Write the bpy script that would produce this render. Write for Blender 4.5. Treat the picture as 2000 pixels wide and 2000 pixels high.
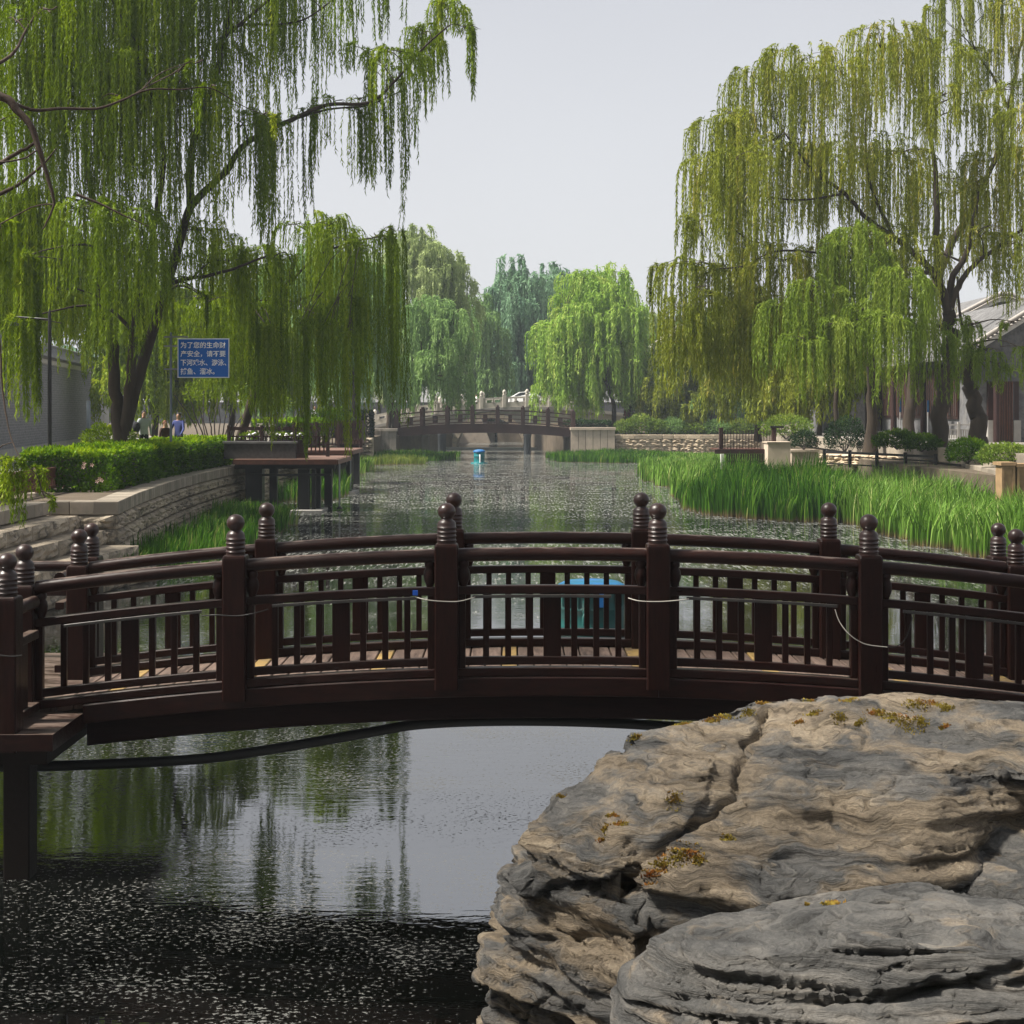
import bpy, bmesh, math, random
import numpy as np
from mathutils import Vector, Matrix
from mathutils.bvhtree import BVHTree

# ------------------------------------------------------------------ camera, sky, sun, exposure
for o in list(bpy.data.objects):
    bpy.data.objects.remove(o)
S = bpy.context.scene
C = S.collection
HC = 3.76                        # eye height over the water (m)
F = 2917.0                       # focal length in pixels of the 2000 px photograph
cam = bpy.data.objects.new('camera', bpy.data.cameras.new('camera'))
C.objects.link(cam)
cam.location = (0, 0, HC)
cam.rotation_euler = (math.radians(90), 0, 0)
cam.data.sensor_width = 36
cam.data.lens = 36 * F / 2000
cam.data.shift_y = -0.1
cam.data.clip_start = 0.1
cam.data.clip_end = 6000
S.camera = cam

SUN_EL, SUN_AZ = 54.0, 262.0     # elevation; azimuth clockwise from +Y (the view direction)
W = bpy.data.worlds.new("World")
S.world = W
W.use_nodes = True
wn = W.node_tree.nodes
wl = W.node_tree.links
wn.clear()
sky = wn.new('ShaderNodeTexSky')
sky.sky_type = 'NISHITA'
sky.sun_disc = False
sky.sun_elevation = math.radians(SUN_EL)
sky.sun_rotation = math.radians(SUN_AZ)
sky.air_density = 1.0
sky.dust_density = 4.0
sky.ozone_density = 1.5
hs = wn.new('ShaderNodeHueSaturation')
hs.inputs['Saturation'].default_value = 0.22
mixw = wn.new('ShaderNodeMix')
mixw.data_type = 'RGBA'
mixw.inputs['Factor'].default_value = 0.62
# cloud veil: brightest low down, a little greyer overhead
tcw = wn.new('ShaderNodeTexCoord')
sxw = wn.new('ShaderNodeSeparateXYZ')
wl.new(tcw.outputs['Generated'], sxw.inputs['Vector'])
rw = wn.new('ShaderNodeValToRGB')
rw.color_ramp.elements[0].position = 0.0
rw.color_ramp.elements[0].color = (7.4, 7.42, 7.6, 1)
rw.color_ramp.elements[1].position = 0.36
rw.color_ramp.elements[1].color = (4.75, 4.9, 5.4, 1)
wl.new(sxw.outputs['Z'], rw.inputs['Fac'])
nzw = wn.new('ShaderNodeTexNoise')
nzw.inputs['Scale'].default_value = 3.5
nzw.inputs['Detail'].default_value = 5.0
wl.new(tcw.outputs['Generated'], nzw.inputs['Vector'])
mrw = wn.new('ShaderNodeMapRange')
mrw.inputs['To Min'].default_value = 0.93
mrw.inputs['To Max'].default_value = 1.07
wl.new(nzw.outputs['Fac'], mrw.inputs['Value'])
mulw = wn.new('ShaderNodeVectorMath')
mulw.operation = 'SCALE'
wl.new(rw.outputs['Color'], mulw.inputs[0])
wl.new(mrw.outputs['Result'], mulw.inputs['Scale'])
wl.new(mulw.outputs['Vector'], mixw.inputs[7])
bgn = wn.new('ShaderNodeBackground')
bgn.inputs['Strength'].default_value = 0.059
wout = wn.new('ShaderNodeOutputWorld')
wl.new(sky.outputs['Color'], hs.inputs['Color'])
wl.new(hs.outputs['Color'], mixw.inputs[6])
wl.new(mixw.outputs[2], bgn.inputs['Color'])
wl.new(bgn.outputs['Background'], wout.inputs['Surface'])

sun = bpy.data.objects.new('sun', bpy.data.lights.new('sun', 'SUN'))
C.objects.link(sun)
sun.data.energy = 4.2
sun.data.angle = math.radians(9)
sun.data.color = (1.0, 0.94, 0.84)
_e, _a = math.radians(SUN_EL), math.radians(SUN_AZ)
_to = Vector((math.sin(_a) * math.cos(_e), math.cos(_a) * math.cos(_e), math.sin(_e)))
sun.rotation_euler = _to.to_track_quat('Z', 'Y').to_euler()
sun.location = (-20, 20, 60)

S.view_settings.view_transform = 'Standard'
S.view_settings.look = 'None'
S.view_settings.exposure = 1.28
S.view_settings.gamma = 1.0
S.view_settings.use_curve_mapping = False
S.render.engine = 'CYCLES'
cy = S.cycles
cy.max_bounces = 8
cy.diffuse_bounces = 4
cy.glossy_bounces = 3
cy.transmission_bounces = 5
cy.volume_bounces = 1
cy.transparent_max_bounces = 6
cy.use_denoising = True
cy.caustics_reflective = False
cy.caustics_refractive = False

# ------------------------------------------------------------------ helpers
RNG = random.Random(7)


def P(px, py, D):
    """the place in the scene at depth D that the photograph shows at pixel px, py"""
    return Vector(((px - 1000) / F * D, D, HC - (py - 800) / F * D))


def wloc(o):
    v = Vector((0, 0, 0))
    while o is not None:
        v += o.location
        o = o.parent
    return v


def thing(name, label, cat, loc=(0, 0, 0), group=None):
    o = bpy.data.objects.new(name, None)
    o.empty_display_size = 0.2
    C.objects.link(o)
    o.location = loc
    return tag(o, label, cat, group)


def tag(o, label=None, cat=None, group=None, kind=None):
    if label:
        o['label'] = label
    if cat:
        o['category'] = cat
    if group:
        o['group'] = group
    if kind:
        o['kind'] = kind
    return o


def link_mesh(name, me, parent=None, loc=None):
    """link mesh data; loc is a world place"""
    o = bpy.data.objects.new(name, me)
    C.objects.link(o)
    base = wloc(parent) if parent else Vector((0, 0, 0))
    if parent:
        o.parent = parent
    o.location = (Vector(loc) - base) if loc is not None else Vector((0, 0, 0))
    return o


class MB:
    def __init__(s):
        s.v, s.f, s.m, s.sm = [], [], [], []

    def add(s, vs, fs, mi=0, smooth=False):
        b = len(s.v)
        s.v += [tuple(p) for p in vs]
        for f in fs:
            s.f.append([b + i for i in f])
            s.m.append(mi)
            s.sm.append(smooth)
        return s

    def box(s, x0, x1, y0, y1, z0, z1, mi=0):
        vs = [(x, y, z) for z in (z0, z1) for x, y in ((x0, y0), (x1, y0), (x1, y1), (x0, y1))]
        return s.add(vs, [(3, 2, 1, 0), (4, 5, 6, 7), (0, 1, 5, 4), (1, 2, 6, 5), (2, 3, 7, 6), (3, 0, 4, 7)], mi)

    def bar(s, p0, p1, w, d, ch=0.0, side=Vector((1, 0, 0)), mi=0):
        """bar from p0 to p1 with a w x d section (w along side), chamfered"""
        p0, p1 = Vector(p0), Vector(p1)
        t = (p1 - p0).normalized()
        a = side - t * side.dot(t)
        a.normalize()
        b = t.cross(a)
        sec = section(w, d, ch)
        n = len(sec)
        vs = [p + a * x + b * y for p in (p0, p1) for x, y in sec]
        fs = [(i, (i + 1) % n, n + (i + 1) % n, n + i) for i in range(n)]
        fs += [tuple(range(n))[::-1], tuple(range(n, 2 * n))]
        return s.add(vs, fs, mi)

    def sweep(s, rings, mi=0, smooth=False, cap=True):
        n = len(rings[0])
        vs = [p for r in rings for p in r]
        fs = []
        for k in range(len(rings) - 1):
            for i in range(n):
                j = (i + 1) % n
                fs.append((k * n + i, k * n + j, (k + 1) * n + j, (k + 1) * n + i))
        s.add(vs, fs, mi, smooth)
        if cap:
            s.add(rings[0], [tuple(range(n))[::-1]], mi)
            s.add(rings[-1], [tuple(range(n))], mi)
        return s

    def tube(s, pts, rad, n=8, mi=0, smooth=True, cap=True):
        pts = [Vector(p) for p in pts]
        if not hasattr(rad, '__len__'):
            rad = [rad] * len(pts)
        rings = []
        up = Vector((0.13, 0.31, 0.94))
        for i, p in enumerate(pts):
            t = pts[min(i + 1, len(pts) - 1)] - pts[max(i - 1, 0)]
            if t.length < 1e-9:
                t = Vector((0, 0, 1))
            t.normalize()
            a = up - t * up.dot(t)
            if a.length < 1e-3:
                a = Vector((1, 0, 0)) - t * t.x
            a.normalize()
            up = a
            b = t.cross(a)
            rings.append([p + (a * math.cos(2 * math.pi * k / n) + b * math.sin(2 * math.pi * k / n)) * rad[i] for k in range(n)])
        return s.sweep(rings, mi, smooth, cap)

    def lathe(s, prof, c, n=16, mi=0, smooth=True):
        c = Vector(c)
        rings = [[c + Vector((r * math.cos(2 * math.pi * k / n), r * math.sin(2 * math.pi * k / n), z)) for k in range(n)] for r, z in prof]
        return s.sweep(rings, mi, smooth, True)

    def prism(s, poly, z0, z1, mi=0):
        n = len(poly)
        A = sum(poly[i][0] * poly[(i + 1) % n][1] - poly[(i + 1) % n][0] * poly[i][1] for i in range(n))
        if A < 0:
            poly = poly[::-1]
        vs = [(x, y, z0) for x, y in poly] + [(x, y, z1) for x, y in poly]
        fs = [(i, (i + 1) % n, n + (i + 1) % n, n + i) for i in range(n)] + [tuple(range(n))[::-1], tuple(range(n, 2 * n))]
        return s.add(vs, fs, mi)

    def mesh(s, name, mats, off=(0, 0, 0)):
        me = bpy.data.meshes.new(name)
        ox, oy, oz = off
        me.from_pydata([(x - ox, y - oy, z - oz) for x, y, z in s.v], [], s.f)
        for m in (mats if isinstance(mats, (list, tuple)) else [mats]):
            me.materials.append(m)
        me.polygons.foreach_set('material_index', s.m)
        me.polygons.foreach_set('use_smooth', s.sm)
        me.update()
        return me

    def build(s, name, mats, parent=None, loc=None):
        """one mesh object; vertices are world places, origin at loc (or the parent's origin)"""
        base = Vector(loc) if loc is not None else (wloc(parent) if parent else Vector((0, 0, 0)))
        return link_mesh(name, s.mesh(name, mats, base), parent, base)


def section(w, d, ch):
    w, d = w / 2, d / 2
    if ch <= 0:
        return [(-w, -d), (w, -d), (w, d), (-w, d)]
    return [(-w + ch, -d), (w - ch, -d), (w, -d + ch), (w, d - ch), (w - ch, d), (-w + ch, d), (-w, d - ch), (-w, -d + ch)]


def np_mesh(name, verts, faces, mat, tone=None, extra=None):
    """fast mesh from numpy: faces (n,3) or (n,4)"""
    me = bpy.data.meshes.new(name)
    nv, nf, k = len(verts), len(faces), faces.shape[1]
    me.vertices.add(nv)
    me.vertices.foreach_set('co', np.ascontiguousarray(verts, dtype=np.float32).ravel())
    me.loops.add(nf * k)
    me.polygons.add(nf)
    me.loops.foreach_set('vertex_index', np.ascontiguousarray(faces, dtype=np.int32).ravel())
    me.polygons.foreach_set('loop_start', np.arange(0, nf * k, k, dtype=np.int32))
    me.materials.append(mat)
    for nm, arr in (('tone', tone), ('along', extra)):
        if arr is not None:
            a = me.attributes.new(nm, 'FLOAT', 'POINT')
            a.data.foreach_set('value', np.ascontiguousarray(arr, dtype=np.float32))
    me.update(calc_edges=True)
    return me


# vectorised value noise
def _h(i, j, k, seed):
    n = (i.astype(np.int64) * 374761393 + j.astype(np.int64) * 668265263 + k.astype(np.int64) * 2147483647 + seed * 1274126177) & 0xffffffff
    n = ((n ^ (n >> 13)) * 1274126177) & 0xffffffff
    n = ((n ^ (n >> 16)) * 2246822519) & 0xffffffff
    return ((n ^ (n >> 15)) & 0xffff) / 65535.0


def vnoise(p, seed=0):
    f = np.floor(p)
    t = p - f
    t = t * t * (3 - 2 * t)
    i, j, k = f[:, 0], f[:, 1], f[:, 2]
    r = 0
    for a in (0, 1):
        for b in (0, 1):
            for c in (0, 1):
                w = (t[:, 0] if a else 1 - t[:, 0]) * (t[:, 1] if b else 1 - t[:, 1]) * (t[:, 2] if c else 1 - t[:, 2])
                r = r + w * _h(i + a, j + b, k + c, seed)
    return r


def fbm(p, seed=0, octv=4):
    r, a, s = 0, 0.5, 0
    for o in range(octv):
        r = r + a * vnoise(p * (2.03 ** o) + 17.3 * o, seed + o)
        s += a
        a *= 0.5
    return r / s


# ------------------------------------------------------------------ materials
def newmat(name):
    m = bpy.data.materials.new(name)
    m.use_nodes = True
    nt = m.node_tree
    nt.nodes.clear()
    out = nt.nodes.new('ShaderNodeOutputMaterial')
    return m, nt, out


def N(nt, t, **kw):
    n = nt.nodes.new(t)
    for k, v in kw.items():
        if k in n.inputs.keys():
            n.inputs[k].default_value = v
        else:
            setattr(n, k, v)
    return n


def ramp(nt, fac, stops, interp='LINEAR'):
    r = nt.nodes.new('ShaderNodeValToRGB')
    r.color_ramp.interpolation = interp
    el = r.color_ramp.elements
    while len(el) < len(stops):
        el.new(0.5)
    for e, (p, c) in zip(el, stops):
        e.position = p
        e.color = (c[0], c[1], c[2], 1) if hasattr(c, '__len__') else (c, c, c, 1)
    if fac is not None:
        nt.links.new(fac, r.inputs['Fac'])
    return r


def mixc(nt, fac, a, b, blend='MIX'):
    m = nt.nodes.new('ShaderNodeMix')
    m.data_type = 'RGBA'
    m.blend_type = blend
    for sock, val in ((m.inputs['Factor'], fac), (m.inputs[6], a), (m.inputs[7], b)):
        if hasattr(val, 'is_output'):
            nt.links.new(val, sock)
        elif hasattr(val, '__len__'):
            sock.default_value = (val[0], val[1], val[2], 1)
        else:
            sock.default_value = val
    return m.outputs[2]


def wpos(nt, scale=(1, 1, 1)):
    g = nt.nodes.new('ShaderNodeNewGeometry')
    mp = nt.nodes.new('ShaderNodeMapping')
    mp.inputs['Scale'].default_value = scale
    nt.links.new(g.outputs['Position'], mp.inputs['Vector'])
    return mp.outputs['Vector']


def mat(name, col, rough=0.7, var=0.25, scale=2.0, bump=0.0, bscale=20.0, rand=0.0, spec=0.3, stretch=(1, 1, 1), col2=None, c2scale=1.2, c2lo=0.5, c2hi=0.62, metal=0.0):
    m, nt, out = newmat(name)
    L = nt.links
    b = N(nt, 'ShaderNodeBsdfPrincipled', Roughness=rough, Metallic=metal)
    b.inputs['Specular IOR Level'].default_value = spec
    v = wpos(nt, stretch)
    n1 = N(nt, 'ShaderNodeTexNoise', Scale=scale, Detail=6.0, Roughness=0.6)
    L.new(v, n1.inputs['Vector'])
    lo = tuple(c * (1 - var) for c in col)
    hi = tuple(min(1, c * (1 + var)) for c in col)
    c = ramp(nt, n1.outputs['Fac'], [(0.25, lo), (0.75, hi)]).outputs['Color']
    if col2 is not None:
        n2 = N(nt, 'ShaderNodeTexNoise', Scale=c2scale, Detail=8.0, Roughness=0.7)
        L.new(v, n2.inputs['Vector'])
        f = ramp(nt, n2.outputs['Fac'], [(c2lo, 0.0), (c2hi, 1.0)]).outputs['Color']
        c = mixc(nt, f, c, col2)
    if rand > 0:
        oi = nt.nodes.new('ShaderNodeObjectInfo')
        mr = N(nt, 'ShaderNodeMapRange')
        mr.inputs['To Min'].default_value = 1 - rand
        mr.inputs['To Max'].default_value = 1 + rand
        L.new(oi.outputs['Random'], mr.inputs['Value'])
        h = N(nt, 'ShaderNodeHueSaturation')
        L.new(mr.outputs['Result'], h.inputs['Value'])
        L.new(c, h.inputs['Color'])
        c = h.outputs['Color']
    L.new(c, b.inputs['Base Color'])
    if bump > 0:
        n3 = N(nt, 'ShaderNodeTexNoise', Scale=bscale, Detail=8.0, Roughness=0.65)
        L.new(v, n3.inputs['Vector'])
        bp = N(nt, 'ShaderNodeBump', Strength=1.0, Distance=bump)
        L.new(n3.outputs['Fac'], bp.inputs['Height'])
        L.new(bp.outputs['Normal'], b.inputs['Normal'])
    L.new(b.outputs['BSDF'], out.inputs['Surface'])
    return m


def leafmat(name, stops, transl=0.4, base=None):
    """leaf colour from the tone each leaf was given; base = dry colour of the lower stalk"""
    m, nt, out = newmat(name)
    L = nt.links
    a = N(nt, 'ShaderNodeAttribute', attribute_name='tone')
    c = ramp(nt, a.outputs['Fac'], stops).outputs['Color']
    if base is not None:
        h = N(nt, 'ShaderNodeAttribute', attribute_name='along')
        f = ramp(nt, h.outputs['Fac'], [(base[1], 1.0), (base[2], 0.0)]).outputs['Color']
        c = mixc(nt, f, c, base[0])
    d = N(nt, 'ShaderNodeBsdfDiffuse')
    t = N(nt, 'ShaderNodeBsdfTranslucent')
    L.new(c, d.inputs['Color'])
    L.new(c, t.inputs['Color'])
    mx = N(nt, 'ShaderNodeMixShader')
    mx.inputs['Fac'].default_value = transl
    L.new(d.outputs['BSDF'], mx.inputs[1])
    L.new(t.outputs['BSDF'], mx.inputs[2])
    g = N(nt, 'ShaderNodeBsdfGlossy', Roughness=0.45)
    g.inputs['Color'].default_value = (0.8, 0.8, 0.8, 1)
    mx2 = N(nt, 'ShaderNodeMixShader')
    mx2.inputs['Fac'].default_value = 0.008
    L.new(mx.outputs['Shader'], mx2.inputs[1])
    L.new(g.outputs['BSDF'], mx2.inputs[2])
    L.new(mx2.outputs['Shader'], out.inputs['Surface'])
    return m


def paintwood(name, col, worn, rough=0.33, wear=(0.60, 0.70), rand=0.12, spec=0.45, grain=(1, 1, 1)):
    """dark painted timber, worn to bare grey wood on upper faces where feet and hands rub it"""
    m, nt, out = newmat(name)
    L = nt.links
    b = N(nt, 'ShaderNodeBsdfPrincipled')
    b.inputs['Specular IOR Level'].default_value = spec
    v = wpos(nt, grain)
    n1 = N(nt, 'ShaderNodeTexNoise', Scale=9.0, Detail=8.0, Roughness=0.65)
    L.new(v, n1.inputs['Vector'])
    c = ramp(nt, n1.outputs['Fac'], [(0.25, tuple(x * 0.45 for x in col)), (0.75, tuple(x * 1.75 for x in col))]).outputs['Color']
    oi = nt.nodes.new('ShaderNodeObjectInfo')
    mr = N(nt, 'ShaderNodeMapRange')
    mr.inputs['To Min'].default_value = 1 - rand
    mr.inputs['To Max'].default_value = 1 + rand
    L.new(oi.outputs['Random'], mr.inputs['Value'])
    h = N(nt, 'ShaderNodeHueSaturation')
    L.new(mr.outputs['Result'], h.inputs['Value'])
    L.new(c, h.inputs['Color'])
    n2 = N(nt, 'ShaderNodeTexNoise', Scale=5.0, Detail=10.0, Roughness=0.75)
    L.new(v, n2.inputs['Vector'])
    geo = nt.nodes.new('ShaderNodeNewGeometry')
    sx = nt.nodes.new('ShaderNodeSeparateXYZ')
    L.new(geo.outputs['Normal'], sx.inputs['Vector'])
    up = N(nt, 'ShaderNodeMapRange')
    up.inputs['From Min'].default_value = 0.55
    up.inputs['From Max'].default_value = 1.0
    up.inputs['To Min'].default_value = -0.18
    up.inputs['To Max'].default_value = 0.13
    L.new(sx.outputs['Z'], up.inputs['Value'])
    ad = N(nt, 'ShaderNodeMath', operation='ADD')
    L.new(n2.outputs['Fac'], ad.inputs[0])
    L.new(up.outputs['Result'], ad.inputs[1])
    f = ramp(nt, ad.outputs['Value'], [(wear[0], 0.0), (wear[1], 1.0)]).outputs['Color']
    c = mixc(nt, f, h.outputs['Color'], worn)
    L.new(c, b.inputs['Base Color'])
    rr = ramp(nt, n2.outputs['Fac'], [(0.3, rough * 0.75), (0.7, min(1, rough * 1.5))])
    L.new(rr.outputs['Color'], b.inputs['Roughness'])
    bp = N(nt, 'ShaderNodeBump', Strength=0.5, Distance=0.004)
    n3 = N(nt, 'ShaderNodeTexNoise', Scale=26.0, Detail=8.0, Roughness=0.7)
    L.new(v, n3.inputs['Vector'])
    L.new(n3.outputs['Fac'], bp.inputs['Height'])
    L.new(bp.outputs['Normal'], b.inputs['Normal'])
    L.new(b.outputs['BSDF'], out.inputs['Surface'])
    return m


M = {}
M['wood'] = paintwood('dark_painted_wood', (0.0130, 0.0042, 0.0030), (0.115, 0.085, 0.07), spec=0.2, wear=(0.55, 0.66), grain=(0.6, 2.5, 2.5))
M['wood_v'] = paintwood('dark_painted_post_wood', (0.0130, 0.0043, 0.0030), (0.08, 0.058, 0.048), spec=0.16, grain=(4, 4, 0.5), wear=(0.60, 0.72))
M['finial'] = paintwood('dark_glossy_turned_wood', (0.020, 0.0075, 0.0055), (0.10, 0.07, 0.055), rough=0.34, wear=(0.62, 0.76), spec=0.45)
M['girder'] = paintwood('dark_girder_wood', (0.008, 0.0034, 0.0028), (0.07, 0.05, 0.042), grain=(0.4, 3, 3), wear=(0.62, 0.74), rough=0.6, spec=0.1)
M['pilewood'] = mat('black_wet_timber', (0.008, 0.0055, 0.0045), 0.6, 0.3, 5, 0.004, 20, spec=0.08)  # near-black timber for the piles and the beams under the landings
M['plank'] = mat('weathered_deck_plank', (0.125, 0.088, 0.07), 0.7, 0.35, 6, 0.004, 30, rand=0.25, stretch=(5, 0.6, 1), col2=(0.05, 0.034, 0.027), c2scale=2.0)
M['plank_y'] = mat('yellow_marked_plank', (0.27, 0.18, 0.065), 0.65, 0.3, 6, 0.003, 30, col2=(0.12, 0.085, 0.05), c2scale=3.0, c2lo=0.48, c2hi=0.6)
M['strip'] = mat('clear_light_strip', (0.045, 0.041, 0.038), 0.3, 0.4, 9, spec=0.5)
M['cable_w'] = mat('pale_cable', (0.34, 0.32, 0.28), 0.5, 0.1)
M['cable_b'] = mat('black_cable', (0.012, 0.012, 0.012), 0.5, 0.1)
M['pipe'] = mat('black_pipe', (0.009, 0.009, 0.009), 0.55, 0.3, 3, 0.003, 25, spec=0.25)
M['bluebit'] = mat('blue_plastic', (0.02, 0.09, 0.42), 0.4, 0.1)
M['stone'] = mat('rough_buff_granite', (0.34, 0.285, 0.215), 0.85, 0.35, 5, 0.03, 30, rand=0.22, col2=(0.075, 0.066, 0.055), c2scale=3.2, c2lo=0.5, c2hi=0.64)
M['coping'] = mat('dressed_buff_granite', (0.25, 0.215, 0.172), 0.8, 0.25, 6, 0.006, 50, rand=0.28, col2=(0.20, 0.17, 0.13), c2scale=1.5, c2lo=0.5, c2hi=0.72)
M['mortar'] = mat('dark_wall_core', (0.07, 0.06, 0.05), 0.9, 0.3, 4)
M['cream'] = mat('cream_sandstone', (0.52, 0.42, 0.30), 0.85, 0.22, 3, 0.02, 18, rand=0.13, col2=(0.33, 0.25, 0.17), c2scale=1.2)
M['cream_s'] = mat('cream_cut_stone', (0.50, 0.41, 0.32), 0.8, 0.18, 2, 0.004, 30, rand=0.08, col2=(0.28, 0.22, 0.17), c2scale=0.8, c2lo=0.55, c2hi=0.75)
M['greystone'] = mat('grey_cut_stone', (0.30, 0.285, 0.265), 0.8, 0.2, 2, 0.005, 30, rand=0.08)
M['marble'] = mat('weathered_white_stone', (0.50, 0.46, 0.40), 0.7, 0.2, 1.5, 0.003, 20, rand=0.06)
M['concrete'] = mat('stained_concrete', (0.33, 0.29, 0.25), 0.85, 0.25, 1.6, 0.004, 30, rand=0.1, col2=(0.17, 0.15, 0.13), c2scale=1.0, c2lo=0.52, c2hi=0.7, stretch=(1, 1, 0.3))
M['soil'] = mat('bare_earth', (0.10, 0.078, 0.055), 0.95, 0.35, 1.5, 0.03, 12)
M['paving'] = mat('grey_paving', (0.24, 0.22, 0.195), 0.85, 0.2, 1.0, 0.005, 15)
M['bed'] = mat('dark_mud', (0.02, 0.018, 0.012), 0.9, 0.2)
M['bark'] = mat('dark_willow_bark', (0.040, 0.029, 0.020), 0.9, 0.4, 5, 0.02, 14, stretch=(1, 1, 0.25))
M['bark_b'] = mat('bare_twig_bark', (0.055, 0.036, 0.025), 0.85, 0.35, 6, 0.008, 25)
M['brick'] = mat('grey_brick', (0.19, 0.19, 0.20), 0.85, 0.6, 9, 0.004, 40, rand=0.0, col2=(0.26, 0.25, 0.24), c2scale=6, c2lo=0.6, c2hi=0.75)
M['brick_d'] = mat('dark_grey_brick_wall', (0.105, 0.105, 0.11), 0.85, 0.45, 5, 0.006, 30, col2=(0.16, 0.155, 0.15), c2scale=1.5)
M['brickbed'] = mat('grey_brick_mortar', (0.34, 0.33, 0.32), 0.9, 0.2, 4)
M['tile'] = mat('grey_roof_tile', (0.15, 0.148, 0.15), 0.75, 0.3, 3, 0.004, 20, rand=0.15)
M['tile_l'] = mat('pale_sunbleached_roof_tile', (0.36, 0.33, 0.30), 0.8, 0.25, 2, 0.004, 20, rand=0.12)  # paler tile for verges, drip tiles and the farthest roof
M['plaster'] = mat('pale_plaster', (0.50, 0.48, 0.45), 0.85, 0.15, 1.5, 0.003, 30)
M['render'] = mat('whitewash', (0.62, 0.60, 0.57), 0.8, 0.12, 1.5)
M['rust'] = mat('red_brown_timber', (0.085, 0.034, 0.022), 0.65, 0.3, 5, 0.004, 30, rand=0.12)
M['deckred'] = mat('reddish_deck_board', (0.15, 0.088, 0.066), 0.7, 0.25, 5, 0.003, 30, rand=0.15)
M['darkred'] = mat('maroon_timber', (0.028, 0.0115, 0.0105), 0.6, 0.25, 3, rand=0.08)
M['darkgrey'] = mat('dark_grey_brick', (0.06, 0.058, 0.06), 0.85, 0.35, 8)
M['black'] = mat('black_metal', (0.014, 0.013, 0.014), 0.45, 0.15)
M['steel'] = mat('dull_steel', (0.25, 0.26, 0.27), 0.45, 0.15, metal=0.6)
M['pile_grey'] = mat('dark_grey_pile', (0.05, 0.055, 0.06), 0.7, 0.2)
M['pole'] = mat('blue_grey_pole', (0.13, 0.16, 0.185), 0.5, 0.15)
M['glasslamp'] = mat('frosted_lamp_glass', (0.16, 0.155, 0.14), 0.4, 0.1)
M['signblue'] = mat('sign_blue', (0.010, 0.125, 0.50), 0.45, 0.10, 1.5)
M['signwhite'] = mat('sign_white', (0.85, 0.86, 0.88), 0.5, 0.06)
M['teal'] = mat('teal_plastic', (0.005, 0.15, 0.165), 0.4, 0.18, 3, rand=0.0)
M['bluelid'] = mat('blue_plastic_lid', (0.012, 0.115, 0.33), 0.5, 0.25, 3, col2=(0.06, 0.17, 0.30), c2scale=4)
M['teallid'] = mat('teal_blue_lid', (0.008, 0.095, 0.17), 0.5, 0.3, 3, col2=(0.015, 0.11, 0.30), c2scale=2.5)
M['tealdark'] = mat('faded_green_plastic', (0.004, 0.062, 0.058), 0.5, 0.3, 3, col2=(0.02, 0.05, 0.045), c2scale=4)
M['white'] = mat('white_paint', (0.78, 0.78, 0.78), 0.3, 0.05, spec=0.5)
M['glass'] = mat('dark_window_glass', (0.03, 0.035, 0.04), 0.1, 0.1, spec=0.6)
M['rubber'] = mat('tyre_rubber', (0.02, 0.02, 0.02), 0.8, 0.1)
M['planter'] = mat('tan_timber', (0.26, 0.17, 0.09), 0.7, 0.25, 4, rand=0.1)
M['skin'] = mat('skin', (0.42, 0.25, 0.17), 0.6, 0.08)
M['hair'] = mat('dark_hair', (0.02, 0.014, 0.011), 0.6, 0.2)
M['hairb'] = mat('auburn_hair', (0.14, 0.05, 0.02), 0.6, 0.2)
M['cl_grey'] = mat('pale_grey_cloth', (0.36, 0.39, 0.40), 0.85, 0.12, 8)
M['cl_dark'] = mat('dark_cloth', (0.02, 0.02, 0.026), 0.85, 0.2, 8)
M['cl_blue'] = mat('blue_cloth', (0.05, 0.065, 0.20), 0.85, 0.15, 8)
M['cl_brown'] = mat('dark_brown_cloth', (0.05, 0.025, 0.018), 0.85, 0.15, 8)
M['cl_red'] = mat('crimson_cloth', (0.25, 0.012, 0.035), 0.85, 0.15, 8)
M['moss'] = mat('yellow_moss', (0.34, 0.27, 0.05), 0.95, 0.4, 18, 0.01, 60, col2=(0.36, 0.15, 0.035), c2scale=7)
M['petal'] = mat('pale_pink_petal', (0.60, 0.42, 0.34), 0.7, 0.2)
M['stem'] = mat('shrub_stem', (0.06, 0.05, 0.045), 0.85, 0.3, 6)

M['lf_left'] = leafmat('fresh_willow_leaf', [(0.0, (0.056, 0.0936, 0.003)), (0.4, (0.133, 0.208, 0.006)), (0.75, (0.231, 0.3185, 0.012)), (1.0, (0.343, 0.39, 0.024))], 0.42)
M['lf_right'] = leafmat('olive_willow_leaf', [(0.0, (0.0848, 0.112, 0.008)), (0.4, (0.1802, 0.22, 0.018)), (0.75, (0.2809, 0.31, 0.034)), (1.0, (0.4028, 0.345, 0.065))], 0.42)
M['lf_front'] = leafmat('bright_willow_leaf', [(0.0, (0.085, 0.140, 0.010)), (0.5, (0.180, 0.265, 0.026)), (1.0, (0.285, 0.350, 0.055))], 0.42)
M['lf_far'] = leafmat('mid_green_far_leaf', [(0.0, (0.1125, 0.2049, 0.0569)), (0.5, (0.2183, 0.3571, 0.1076)), (1.0, (0.3306, 0.4761, 0.1581))], 0.42)
M['lf_lime'] = leafmat('lime_far_leaf', [(0.0, (0.144, 0.2592, 0.0312)), (0.5, (0.288, 0.4536, 0.0696)), (1.0, (0.432, 0.5, 0.12))], 0.42)
M['lf_pale'] = leafmat('pale_far_leaf', [(0.0, (0.184, 0.2415, 0.0805)), (0.5, (0.3335, 0.414, 0.161)), (1.0, (0.437, 0.5, 0.23))], 0.42)
M['lf_deep'] = leafmat('deep_green_far_leaf', [(0.0, (0.0924, 0.1848, 0.1047)), (0.5, (0.1663, 0.2957, 0.1663)), (1.0, (0.2464, 0.3942, 0.2218))], 0.4)  # some of the distance haze is mixed into this colour as blue
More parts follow.
